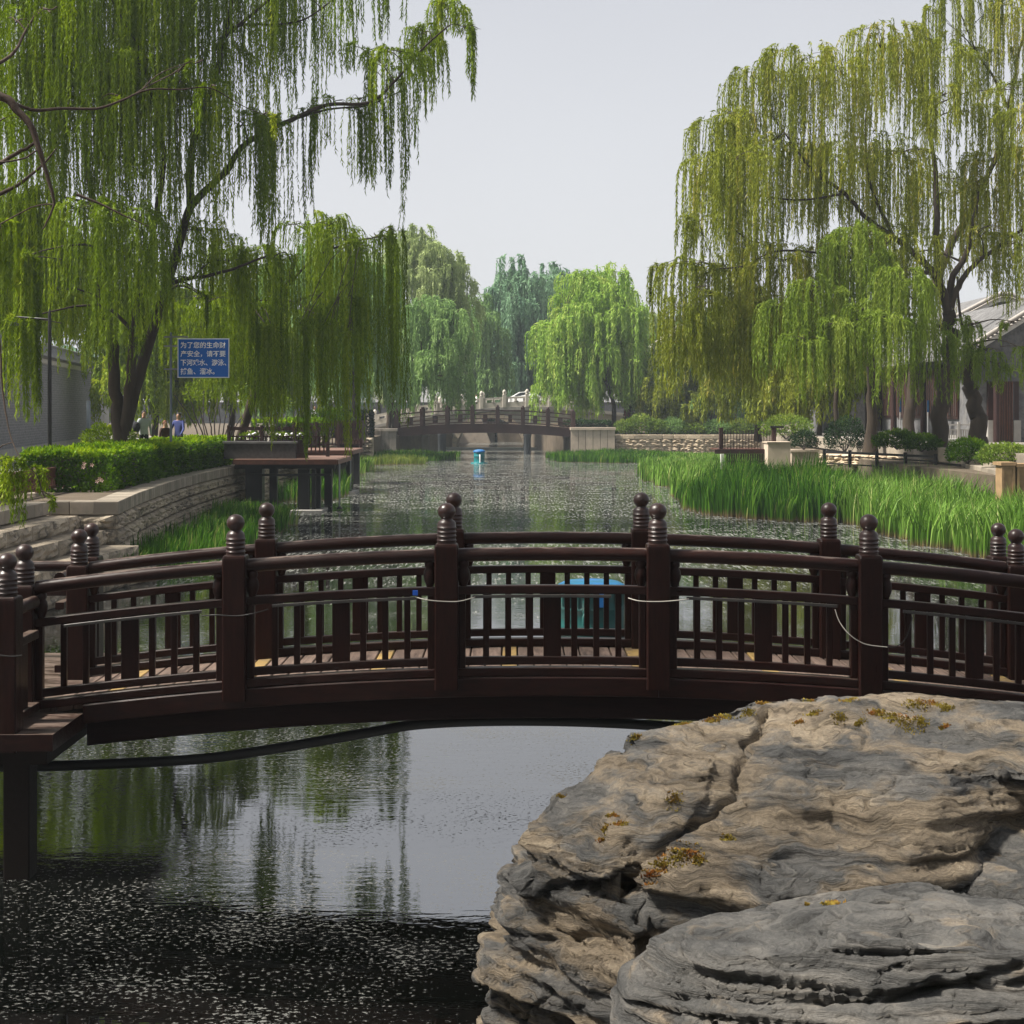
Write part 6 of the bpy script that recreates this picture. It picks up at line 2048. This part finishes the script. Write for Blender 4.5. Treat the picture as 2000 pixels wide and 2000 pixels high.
cw = thing('retaining_wall', 'long low cream block wall along the far right bank', 'wall', (14, 125, 0))
rg = random.Random(12)
for k in range(4):
    for c2, ang, l in walk([(8.2, 125.1), (10, 124.85), (13, 125.15), (16, 124.9), (21, 125.2)], 1.0, .25, rg, .5 * (k % 2)):
        place_block(rg.choice(ST_R), 'stone', cw, (c2.x, c2.y, -.05 + .34 * k), ang, l - .03, .4, .325)
for c2, ang, l in walk([(8.2, 125.0), (10, 124.75), (13, 125.05), (16, 124.8), (21, 125.1)], 1.1, .15, rg):
    place_block(COPC, 'coping_stone', cw, (c2.x, c2.y, 1.312), ang, l - .02, .6, .34)

# ------------------------------------------------------------------ stone bridge
sb = thing('stone_bridge', 'pale stone arch bridge with carved balustrades behind the far timber footbridge', 'bridge', (-2.1, 154, 0))
SY0, SY1 = 150.0, 158.0
acx, arad, aspr = P(957, 0, 150).x, 3.45, -.5


def sz(x):
    return 3.75 - .0075 * (x - 2.0) ** 2


SX0, SX1 = -15.0, 13.5
n = 40
for y, nm in ((SY0, 'spandrel'), (SY1, 'spandrel')):
    mb = MB()
    vs = []
    for i in range(n + 1):
        x = SX0 + (SX1 - SX0) * i / n
        vs.append((x, sz(x)))
    arch = [(acx + arad * math.cos(t), aspr + arad * math.sin(t)) for t in [math.pi * k / 24 for k in range(25)]]
    # quads between the arch and the top edge, plus side walls
    xs_a = sorted(set([p_[0] for p_ in arch]))
    def lowz(x):
        return aspr + math.sqrt(max(0, arad ** 2 - (x - acx) ** 2)) if abs(x - acx) < arad else -1.2
    xx = sorted(set([v[0] for v in vs] + xs_a + [acx - arad - .001, acx + arad + .001]))
    for a_, b_ in zip(xx[:-1], xx[1:]):
        la, lb_ = lowz(a_), lowz(b_)
        if a_ < acx - arad - .0005 or b_ > acx + arad + .0005:
            la = lb_ = -1.2
        mb.add([(a_, y, la), (b_, y, lb_), (b_, y, sz(b_)), (a_, y, sz(a_))], [(0, 1, 2, 3)])
    mb.build(nm, M['greystone'], sb)
mb = MB()
for k in range(24):
    (x0_, z0_), (x1_, z1_) = arch[k], arch[k + 1]
    mb.add([(x0_, SY0, z0_), (x1_, SY0, z1_), (x1_, SY1, z1_), (x0_, SY1, z0_)], [(0, 1, 2, 3)], 0, True)
for sg in (-1, 1):
    x = acx + sg * arad
    mb.add([(x, SY0, -1.2), (x, SY1, -1.2), (x, SY1, aspr), (x, SY0, aspr)], [(0, 1, 2, 3)])
mb.build('arch_barrel', M['cream_s'], sb)
for k in range(24):
    t0, t1 = math.pi * k / 24 + .008, math.pi * (k + 1) / 24 - .008
    q4 = [(acx + r_ * math.cos(t_), aspr + r_ * math.sin(t_)) for r_, t_ in ((arad, t0), (arad + .55, t0), (arad + .55, t1), (arad, t1))]
    if max(z for _, z in q4) < 0:
        continue
    mb = MB()
    mb.add([(x, yy, z) for yy in (SY0 - .12, SY0 + .05) for x, z in q4], [(0, 1, 2, 3), (7, 6, 5, 4), (0, 4, 5, 1), (1, 5, 6, 2), (2, 6, 7, 3), (3, 7, 4, 0)])
    mb.build('arch_stone', M['cream_s'], sb)
rg = random.Random(4)
for row_ in range(6):
    z0_ = -.1 + .42 * row_
    x = SX0
    while x < SX1 - .3:
        l = rg.uniform(.8, 1.4)
        if math.hypot(x - acx, z0_ - aspr) > arad + .62 and math.hypot(x + l - acx, z0_ - aspr) > arad + .62 and (x + l < acx - .2 or x > acx + .2) and z0_ + .42 < min(sz(x), sz(x + l)) - .1:
            MB().box(x + .015, x + l - .015, SY0 - rg.uniform(.05, .075), SY0 - .002, z0_ + .012, z0_ + .408).build('stone', M['cream_s'] if x > 2 else M['greystone'], sb)
        x += l
mb = MB()
rings = [[(x, SY0 - .2, sz(x)), (x, SY1 + .2, sz(x)), (x, SY1 + .2, sz(x) + .3), (x, SY0 - .2, sz(x) + .3)] for x in [SX0 + (SX1 - SX0) * i / 30 for i in range(31)]]
mb.sweep(rings).build('roadway', M['greystone'], sb)
pxs = [(490 + 215 * (k - 1)) / 4.83 + 750 for k in range(-2, 8)]
bx = [P(x_, 0, 150).x for x_ in pxs]
post_me = None
for y in (SY0 - .05, SY1):
    for i, x in enumerate(bx):
        if x < SX0 or x > SX1:
            continue
        zz = sz(x) + .3
        pst = MB().bar((x, y, zz), (x, y, zz + 1.25), .36, .36, .03).build('post', M['marble'], sb)
        MB().lathe([(.17, 0), (.20, .04), (.13, .09), (.16, .16), (.19, .28), (.15, .42), (.07, .5), (.02, .53)], (x, y, zz + 1.25), 10).build('finial', M['marble'], pst)
        if i + 1 < len(bx) and bx[i + 1] < SX1:
            a_, b_ = x + .182, bx[i + 1] - .182
            za, zb_ = sz(a_) + .3, sz(b_) + .3
            def slab(h0, h1, th, nm, a2=a_, b2=b_):
                z0a, z0b = sz(a2) + .3, sz(b2) + .3
                m2 = MB()
                m2.add([(a2, y - th, z0a + h0), (b2, y - th, z0b + h0), (b2, y + th, z0b + h0), (a2, y + th, z0a + h0), (a2, y - th, z0a + h1), (b2, y - th, z0b + h1), (b2, y + th, z0b + h1), (a2, y + th, z0a + h1)],
                       [(3, 2, 1, 0), (4, 5, 6, 7), (0, 1, 5, 4), (1, 2, 6, 5), (2, 3, 7, 6), (3, 0, 4, 7)])
                m2.build(nm, M['marble'], sb)
            slab(.02, .52, .08, 'panel')
            slab(.86, 1.04, .1, 'rail')
            m_ = (a_ + b_) / 2
            zm = sz(m_) + .3
            MB().lathe([(.1, .522), (.16, .6), (.08, .7), (.14, .8), (.14, .855)], (m_, y, zm), 8).build('vase', M['marble'], sb)
            for e_ in (a_ + .12, b_ - .12):
                ze = sz(e_) + .3
                MB().box(e_ - .1, e_ + .1, y - .07, y + .07, ze + .525, ze + .855).build('bracket', M['marble'], sb)

# white car crossing the stone bridge
cx_, cyy = P(1033, 0, 154).x, 154.0
cz_ = sz(cx_) + .33
car = thing('parked_car', 'white hatchback car on the stone bridge seen through the balustrade', 'car', (cx_, cyy, cz_))
prof = [(-2.05, .35), (-2.1, .75), (-1.95, .98), (-1.2, 1.02), (-.55, 1.42), (.2, 1.52), (1.0, 1.48), (1.75, 1.05), (2.08, .95), (2.12, .4), (1.9, .28), (-1.9, .28)]
prof = [(-x, z) for x, z in prof]
W2 = .86
rings = []
for off, k in ((-W2, .93), (-W2 + .08, 1.0), (W2 - .08, 1.0), (W2, .93)):
    rings.append([(cx_ + x * (1 if abs(off) < W2 else .97), cyy + off * (1 if z < 1.05 else .86), cz_ + .3 + (z - .3) * (1 if abs(off) < W2 else .985)) for x, z in prof])
MB().sweep(rings, smooth=False).build('body', M['white'], car)
for sgn in (-1, 1):
    y = cyy + sgn * (W2 * .865 + .012)
    for w0, w1, w2_, w3 in (((-.95 + 1.9, 1.07), (.45, 1.40), (-.05, 1.45), (-.05, 1.07)), ((-.12, 1.07), (-.12, 1.45), (-.9, 1.40), (-1.45, 1.10))):
        m2 = MB()
        q4 = (w0, w1, w2_, w3)
        m2.add([(cx_ + x, y + dy, cz_ + z) for dy in (-.02 * 1, .02 * 1) for x, z in q4], [(0, 1, 2, 3), (7, 6, 5, 4), (0, 4, 5, 1), (1, 5, 6, 2), (2, 6, 7, 3), (3, 7, 4, 0)])
        m2.build('window', M['glass'], car)
    for wx in (-1.3, 1.3):
        m2 = MB()
        yy = cyy + sgn * (W2 - .02)
        rings = [[(cx_ + wx + r_ * math.cos(t_), yy + d_, cz_ + .32 + r_ * math.sin(t_)) for t_ in [2 * math.pi * j / 14 for j in range(14)]] for r_, d_ in ((.30, -.1), (.32, -.06), (.32, .06), (.29, .1))]
        wh = m2.sweep(rings).build('wheel', M['rubber'], car)
        m3 = MB()
        rings = [[(cx_ + wx + r_ * math.cos(t_), yy + d_, cz_ + .32 + r_ * math.sin(t_)) for t_ in [2 * math.pi * j / 12 for j in range(12)]] for r_, d_ in ((.19, -.115), (.19, .115))]
        m3.sweep(rings).build('rim', M['steel'], wh)
mbe = MB()
pe = [(-6.6, -.8), (-2.0, -.8), (-2.5, .1), (-3.7, 3.2), (-6.6, 3.2)]  # slanted right side is a shadow edge built into the wall's shape
mbe.add([(x, y, z) for y in (169.0, 171.8) for x, z in pe], [tuple(range(5)), tuple(range(5, 10))[::-1]] + [(i, i + 5, (i + 1) % 5 + 5, (i + 1) % 5) for i in range(5)])
tag(mbe.build('embankment_wall', M['cream_s']), 'pale sloping embankment wall seen through the stone arch', 'wall')
# low weir sill under the bridge
tag(MB().box(-7, 3.2, 142.4, 142.8, -.8, .16).build('weir_sill', M['greystone']), 'low grey sill across the water before the stone arch', 'sill')
ww = thing('garden_wall', 'white garden wall with a brown coping on the far right bank', 'wall', (P(1278, 0, 140).x, 140, 1.6))
MB().box(P(1262, 0, 140).x, P(1310, 0, 140).x, 140, 140.3, 1.5, 3.75).build('wall', M['render'], ww)
MB().box(P(1260, 0, 140).x, P(1312, 0, 140).x, 139.85, 140.45, 3.752, 3.95).build('coping', M['rust'], ww)

fw_ = thing('far_building', 'long low grey walled building far behind the stone bridge', 'building', (0, 235, 1.6))
MB().box(-90, 95, 232, 240, 1.5, 4.9).build('wall', M['brick_d'], fw_)
mbr_ = MB()
mbr_.sweep([[(x_, 231.2, 4.9), (x_, 236, 7.4), (x_, 240.8, 4.9)] for x_ in (-90.5, 95.5)])
mbr_.build('roof', M['tile'], fw_)

# ------------------------------------------------------------------ floating aerators
def aerator(label, px, D, r, h, body):
    x = (px - 1000) / F * D
    t = thing('floating_aerator', label, 'aerator', (x, D, 0), 'blue and green floating pump drums')
    MB().lathe([(r * .96, -.25), (r * .96, 0), (r, .02), (r, .07), (r * .94, .1), (r * .94, h * .45), (r * .98, h * .47), (r * .98, h * .53), (r * .94, h * .55), (r * .94, h * .80)], (x, D, 0), 24).build('drum', body, t)
    MB().lathe([(r * 1.06, h * .801), (r * 1.06, h * .86), (r * .95, h * .92), (r * .7, h * .97), (r * .3, h), (.01, h * 1.005)], (x, D, 0), 24).build('lid', M['bluelid'], t)
    MB().lathe([(r * 1.5, -.1), (r * 1.5, .03), (r * 1.42, .06), (r * 1.02, .065)], (x, D, 0), 24).build('float_ring', body, t)
    MB().tube([(x + .05, D - r * .98, h * .62), (x + .06, D - r * 1.1, h * .56), (x + .07, D - r * 1.16, h * .3), (x + .07, D - r * 1.18, 0.02)], .05, 8).build('outlet_pipe', M['white'], t)
    return t


aerator('far teal drum with a blue domed lid floating before the far footbridge', 936, 104.5, .40, .98, M['teal'])
nx = (1155 - 1000) / F * 25.2
t = thing('floating_aerator', 'near green drum with a flat blue lid floating just behind the footbridge', 'aerator', (nx, 25.2, 0), 'blue and green floating pump drums')
MB().lathe([(.55, -.3), (.55, .05), (.57, .08), (.57, .14), (.555, .17), (.555, .40), (.575, .42), (.575, .46), (.555, .48), (.555, .74)], (nx, 25.2, 0), 28).build('drum', M['tealdark'], t)
MB().lathe([(.60, .742), (.60, .78), (.56, .81), (.46, .86), (.02, .875)], (nx, 25.2, 0), 28).build('lid', M['teallid'], t)
MB().box(nx + .04, nx + .2, 24.6, 24.66, .5, .735).build('blue_plate', M['bluelid'], t)
for sx_ in (-.42, .42):
    MB().tube([(nx + sx_, 24.82, .30), (nx + sx_ * 1.05, 24.70, .34), (nx + sx_ * 1.05, 24.70, .44), (nx + sx_, 24.82, .48)], .014, 6).build('handle', M['steel'], t)
for k in range(10):
    a_ = math.pi * (1.08 + .84 * k / 9)
    MB().box(nx + .572 * math.cos(a_) - .012, nx + .572 * math.cos(a_) + .012, 25.2 + .572 * math.sin(a_) - .012, 25.2 + .572 * math.sin(a_) + .012, .48, .735).build('rib', M['tealdark'], t)
MB().lathe([(.05, 0), (.06, .05), (.04, .1), (.02, .12)], (nx - .12, 24.63, .38), 10).build('valve', M['tealdark'], t)
MB().tube([(nx - .12, 24.63, .42), (nx - .16, 24.56, .34), (nx - .16, 24.56, .2)], .03, 8).build('outlet_pipe', M['tealdark'], t)

# ------------------------------------------------------------------ right bank: landing stage, planters, terrace
rs_ = thing('landing_stage', 'brown timber landing stage with a lattice railing on the right margin', 'landing stage', (11, 70.5, 1.3))
x0, x1 = P(1404, 0, 70).x, P(1496, 0, 70).x
z_d = P(0, 877, 70).z
for k in range(10):
    yy = 70 + .22 * k
    MB().box(x0 - .1, x1, yy, yy + .2, z_d - .06, z_d).build('deck_board', M['rust'], rs_)
MB().box(x0 - .2, x1, 69.88, 69.98, z_d - .22, z_d - .02).build('fascia', M['darkred'], rs_)
for k in range(17):
    xx = x0 + .35 + (x1 - x0 - .35) * k / 17
    MB().box(xx, xx + .085, 69.98, 70.02, -.3, z_d - .23).build('skirt_slat', M['darkred'], rs_)
MB().box(x0 + .35, x1, 69.95, 69.975, z_d - .62, z_d - .55).build('skirt_rail', M['darkred'], rs_)
MB().bar((x0 + .22, 69.8, -.4), (x0 + .12, 69.8, z_d - .23), .16, .16, .01).build('stub_pile', M['render'], rs_)
pz = P(0, 840, 70).z
for xx in (x0 + .12, P(1512, 0, 70).x):
    MB().bar((xx, 70.1, z_d + .002), (xx, 70.1, pz + .12), .2, .2, .02).build('post', M['darkred'], rs_)
a_, b_ = x0 + .225, P(1512, 0, 70).x - .105
for k in range(4):
    zz = z_d + .12 + (pz - z_d - .12) * k / 3
    MB().bar((a_, 70.1, zz), (b_, 70.1, zz), .04, .05).build('rail', M['darkred'], rs_)
for k in range(16):
    xx = a_ + (b_ - a_) * (k + .5) / 16
    MB().bar((xx, 70.14, z_d + .002), (xx, 70.14, pz), .03, .03).build('lattice_bar', M['darkred'], rs_)
MB().box(P(1505, 0, 70).x, P(1531, 0, 70).x, 69.95, 70.2, P(0, 836, 70).z, P(0, 832, 70).z).build('lamp_arm', M['black'], rs_)

b1 = thing('stone_pedestal', 'big cream stone block with a bright left side beside the landing stage', 'pedestal', (P(1518, 0, 69.5).x, 69.5, 0))
x0, x1 = P(1500, 0, 69).x, P(1544, 0, 69).x
MB().sweep([[(x_, y_, z_) for x_, y_ in ((x0 - i_, 69 - i_), (x1 + i_, 69 - i_), (x1 + i_, 70.3 + i_), (x0 - i_, 70.3 + i_))] for z_, i_ in ((-.3, 0), (P(0, 866, 69).z, 0), (P(0, 866, 69).z, .04), (P(0, 863, 69).z, .05))]).build('block', M['cream_s'], b1)
b2 = thing('stone_planter', 'cream stone planter box holding a dark evergreen bush', 'planter', (P(1571, 0, 71).x, 71.5, 0))
x0, x1 = P(1546, 0, 71).x, P(1598, 0, 71).x
zt2 = P(0, 879, 71).z
MB().sweep([[(x_, y_, z_) for x_, y_ in ((x0 - i_, 71 - i_), (x1 + i_, 71 - i_), (x1 + i_, 72.2 + i_), (x0 - i_, 72.2 + i_))] for z_, i_ in ((-.3, 0), (zt2 - .1, 0), (zt2 - .1, .05), (zt2, .05))]).build('box', M['cream_s'], b2)

# terrace kerb and fence rail behind the reeds
kb = thing('terrace_kerb', 'low grey stone kerb edging the raised terrace on the right bank', 'kerb', (17.5, 62, 1.6))
rg = random.Random(31)
for c2, ang, l in walk([(17.0, 96), (16.45, 70), (17.0, 56), (18.4, 40)], 1.4, .15, rg):
    place_block(COP, 'kerb_stone', kb, (c2.x - .1, c2.y, 1.7), ang, l - .015, .4, .56)
lw = thing('low_wall', 'low pale stone wall behind the reeds, below the slim trunks', 'wall', (14, 66, 1.5))
for r_ in range(2):
    for c2, ang, l in walk([(P(1600, 0, 67).x, 67.0), (P(1770, 0, 64).x, 64.0), (P(1815, 0, 60).x, 60)], .8, .2, rg, .5 * r_):
        place_block(rg.choice(ST_R), 'stone', lw, (c2.x, c2.y, 1.25 + .27 * r_), ang, l - .02, .4, .26)
dr = railing('dark low railing in front of the low pale stone wall behind the reeds', (P(1612, 0, 65).x, 65.2, 0), (P(1830, 0, 58).x, 58.2, 0), 1.3, .62, 5, 0, M['black'], rail=.10)

# timber planter boxes at the right edge
for i, (pa, pb) in enumerate(((1957, 1983), (1987, 2030))):
    D = 45.5
    x0, x1 = P(pa, 0, D).x, P(pb, 0, D).x
    z1 = P(0, 903 if i == 0 else 906, D).z
    t = thing('timber_planter', ['tan panelled timber planter box at the right edge, the left of two', 'tan panelled timber planter box cut by the right edge of the photo'][i], 'planter', ((x0 + x1) / 2, D + .3, 0))
    MB().box(x0 + .03, x1 - .03, D + .03, D + .7, 0.2, z1 - .1).build('box', M['planter'], t)
    MB().box(x0 - .04, x1 + .04, D - .04, D + .76, z1 - .098, z1).build('rim', M['planter'], t)
    for xx in (x0, x1 - .07):
        MB().box(xx, xx + .07, D, D + .029, .2, z1 - .1).build('stile', M['planter'], t)
    MB().box(x0 + .072, x1 - .072, D + .003, D + .029, z1 - .2, z1 - .102).build('rail', M['planter'], t)
lk = thing('bank_kerb', 'grey stone kerb between the reeds and the bright bushes at the right', 'kerb', (16, 50, 1))
for c2, ang, l in walk([(P(1878, 0, 56).x, 56), (P(1920, 0, 52).x, 52), (P(1965, 0, 47.5).x, 47.5)], 1.2, .1, rg):
    place_block(COP, 'kerb_stone', lk, (c2.x, c2.y, 1.45), ang, l - .015, .5, .3)

# ------------------------------------------------------------------ tiled halls on the right
def hall(label, xl, zl, slope, half, y0, y1, ridge_r, z0, wall_m, curl=True, n_rib=None, ribs=True, gable=True, tile_m=None, rib_m=None):
    """grey tiled hall, gable end towards the camera at y0; xl, zl = left eave corner; half = half width"""
    tile_m = tile_m or M['tile']
    t = thing('tiled_hall', label, 'building', (xl + half, (y0 + y1) / 2, z0))
    pr = []
    ns = 14
    for i in range(ns + 1):
        u = i / ns
        x = xl + half * u
        z = zl + half * slope * (u if u < .75 else .75 + .25 * (1 - ((1 - u) / .25) ** 2) * .55 + 0)
        pr.append((x, z))
    pr += [(2 * (xl + half) - x, z) for x, z in pr[::-1][1:]]
    top = pr[ns][1]
    mb = MB()
    rings = [[(x, y, z) for x, z in pr] + [(x, y, z - .16) for x, z in pr[::-1]] for y in (y0 - .45, y1 + .45)]
    mb.sweep(rings)
    mb.build('roof', tile_m, t)
    wl_, wr = xl + .7, xl + 2 * half - .7
    mb = MB()
    poly = [(wl_, z0 - .6), (wr, z0 - .6)] + [(x, z - .165) for x, z in pr[::-1] if wl_ <= x <= wr]
    vs = [(x, y0, z) for x, z in poly] + [(x, y1, z) for x, z in poly]
    k = len(poly)
    mb.add(vs, [tuple(range(k)), tuple(range(k, 2 * k))[::-1]] + [(i, i + k, (i + 1) % k + k, (i + 1) % k) for i in range(k)])
    mb.build('wall', wall_m, t)
    # verge: rolled edge tiles and drip tiles along the gable
    mbv = MB()
    mbv.tube([(x, y0 - .42, z + .06) for x, z in pr], .11, 8)
    mbv.build('verge', M['tile_l'], t)
    for i in range(2, len(pr) - 2):
        x, z = pr[i]
        for q_ in (0, .5):
            x2 = x + (pr[i + 1][0] - x) * q_
            z2 = z + (pr[i + 1][1] - z) * q_
            MB().lathe([(.005, -.07), (.075, -.05), (.085, 0), (.03, .03)], (x2, y0 - .5, z2 - .12), 7).build('drip_tile', M['tile_l'], t)
    MB().sweep([[(x, y0 - .40, z - .17), (x, y0 - .40, z - .40), (x, y0 - .46, z - .40), (x, y0 - .46, z - .17)] for x, z in pr]).build('bargeboard', M['plaster'], t)
    if ribs:
        yy = y0 - .1
        while yy < y1:
            mbr = MB()
            mbr.tube([(x, yy, z + .03) for x, z in pr[:ns + 1:2]], .065, 6)
            mbr.build('rib_tile', rib_m or M['tile'], t)
            yy += .42
    return t


h1 = hall('grey tiled hall with a dark lattice window at the right edge', 21.2, 6.35, .62, 5.5, 71.5, 92, 0, 2.2, M['brick_d'], ribs=True)
# window bay in the gable wall
D = 71.3
xw0, xw1 = P(1952, 0, D).x, P(1976, 0, D).x
zb_, ztp = P(0, 866, D).z, P(0, 745, D).z
wdw = MB().box(P(1930, 0, D).x, P(1990, 0, D).x, 71.3, 71.495, P(0, 820, D).z, ztp).build('window_bay', M['darkred'], h1)
for k in range(6):
    xx = xw0 + (xw1 - xw0) * k / 5
    MB().bar((xx, 71.24, zb_), (xx, 71.24, ztp), .07, .06).build('mullion', M['rust'], wdw)
MB().box(xw0 - .1, xw1 + .1, 71.275, 71.298, zb_, ztp - .1).build('pane', M['glass'], wdw)
for xa_, xb_ in ((1928, 1950), (1978, 1992)):
    MB().box(P(xa_, 0, D).x, P(xb_, 0, D).x, 71.15, 71.49, 1.9, P(0, 821, D).z).build('pier', M['greystone'], h1)
MB().box(P(1925, 0, D).x, P(2010, 0, D).x, 70.9, 71.14, 1.9, 2.15).build('plinth', M['greystone'], h1)
MB().tube([(P(1942, 0, D).x, 71.0, 2.15), (P(1942, 0, D).x, 71.0, 6.0)], .14, 10).build('column', M['darkred'], h1)
for k in range(6):                       # lattice windows along the canal side
    y0_ = 73.2 + 3.1 * k
    wf = MB().box(21.84, 21.895, y0_, y0_ + 2.3, 3.3, 5.9).build('window_bay', M['darkred'], h1)
    MB().box(21.825, 21.838, y0_ + .12, y0_ + 2.18, 3.42, 5.78).build('pane', M['glass'], wf)
    for j in range(7):
        yy = y0_ + .12 + 2.06 * j / 6
        MB().box(21.79, 21.824, yy - .035, yy + .035, 3.42, 5.78).build('mullion', M['rust'], wf)
    MB().tube([(21.75, y0_ + 2.7, 2.2), (21.75, y0_ + 2.7, 6.1)], .15, 10).build('column', M['darkred'], h1)
MB().box(21.62, 21.9, 72, 91.9, 2.1, 2.5).build('plinth', M['greystone'], h1)
h2 = hall('grey tiled hall with a curled gable behind the first one', 25.3, 9.0, .52, 2.95, 86, 97, 0, 2.2, M['brick_d'], ribs=True)
h3 = hall('farthest tiled hall whose roof shows left of the tall olive willow', P(1293, 0, 134).x, 9.7, .75, 4.6, 134, 156, 0, 1.6, M['brick_d'], ribs=True, tile_m=M['tile_l'], rib_m=M['tile_l'])
gw = thing('brick_wall', 'grey brick wall between the thick trunks on the right bank', 'wall', (20, 76, 2.2))
x0, x1 = P(1842, 0, 76).x, P(1932, 0, 76).x
mb = MB()
zz = 2.1
r_ = 0
rg = random.Random(2)
while zz < 6.0:
    xx = x0 - (.15 if r_ % 2 else 0)
    while xx < x1:
        mb.box(xx + .008, min(xx + .292, x1 + .2), 76 - rg.uniform(0, .012), 76.05, zz + .007, zz + .118)
        xx += .3
    zz += .125
    r_ += 1
tag(mb.build('brickwork', M['brick'], gw), kind='stuff')
MB().box(x0 - .15, x1 + .2, 76.01, 76.3, 2.0, 6.02).build('wall_core', M['brickbed'], gw)
gt = hall('low tiled building seen between the trunks on the right bank', 20.5, 5.2, .6, 4.6, 98, 112, 0, 2.2, M['brick_d'], ribs=False)
sr = railing('pale railing on the terrace between the two thick trunks', (P(1845, 0, 70).x, 70, 0), (P(1900, 0, 70).x, 70, 0), 2.2, .85, 3, 5, M['greystone'])
tb_ = thing('garden_bench', 'pale slab bench beside the brick wall between the thick trunks', 'bench', (P(1868, 0, 66).x, 66, 2.2))
x0, x1 = P(1848, 0, 66).x, P(1890, 0, 66).x
zs = P(0, 857, 66).z
MB().box(x0, x1, 65.8, 66.3, zs - .07, zs).build('seat', M['render'], tb_)
for xx in (x0 + .12, x1 - .2):
    MB().box(xx, xx + .1, 65.85, 66.25, 1.9, zs - .072).build('leg', M['greystone'], tb_)
for i, (px, D, z1) in enumerate(((1758, 80, 778), (1812, 78, 782))):
    x = P(px, 0, D).x
    t = thing('banner_post', ['slim white pole with a blue strip left of the third trunk', 'slim white pole with a blue strip beside the second thick trunk'][i], 'pole', (x, D, 2.2))
    MB().tube([(x, D, 2.1), (x, D, P(0, z1, D).z)], .03, 8).build('pole', M['white'], t)
    MB().box(x - .045, x + .045, D - .06, D - .035, P(0, 805, D).z, P(0, z1, D).z).build('blue_strip', M['bluelid'], t)

# ------------------------------------------------------------------ thin haze over the canal
hz, nt, out = newmat('canal_haze')
pv = nt.nodes.new('ShaderNodeVolumePrincipled')
pv.inputs['Color'].default_value = (0.80, 0.90, 1.0, 1)
pv.inputs['Density'].default_value = 0.00034
pv.inputs['Anisotropy'].default_value = 0.2
nt.links.new(pv.outputs['Volume'], out.inputs['Volume'])
tag(MB().box(-425, 425, -125, 525, -2.4, 30).build('haze', hz), 'thin bluish haze softening the far trees', None, None, 'stuff')
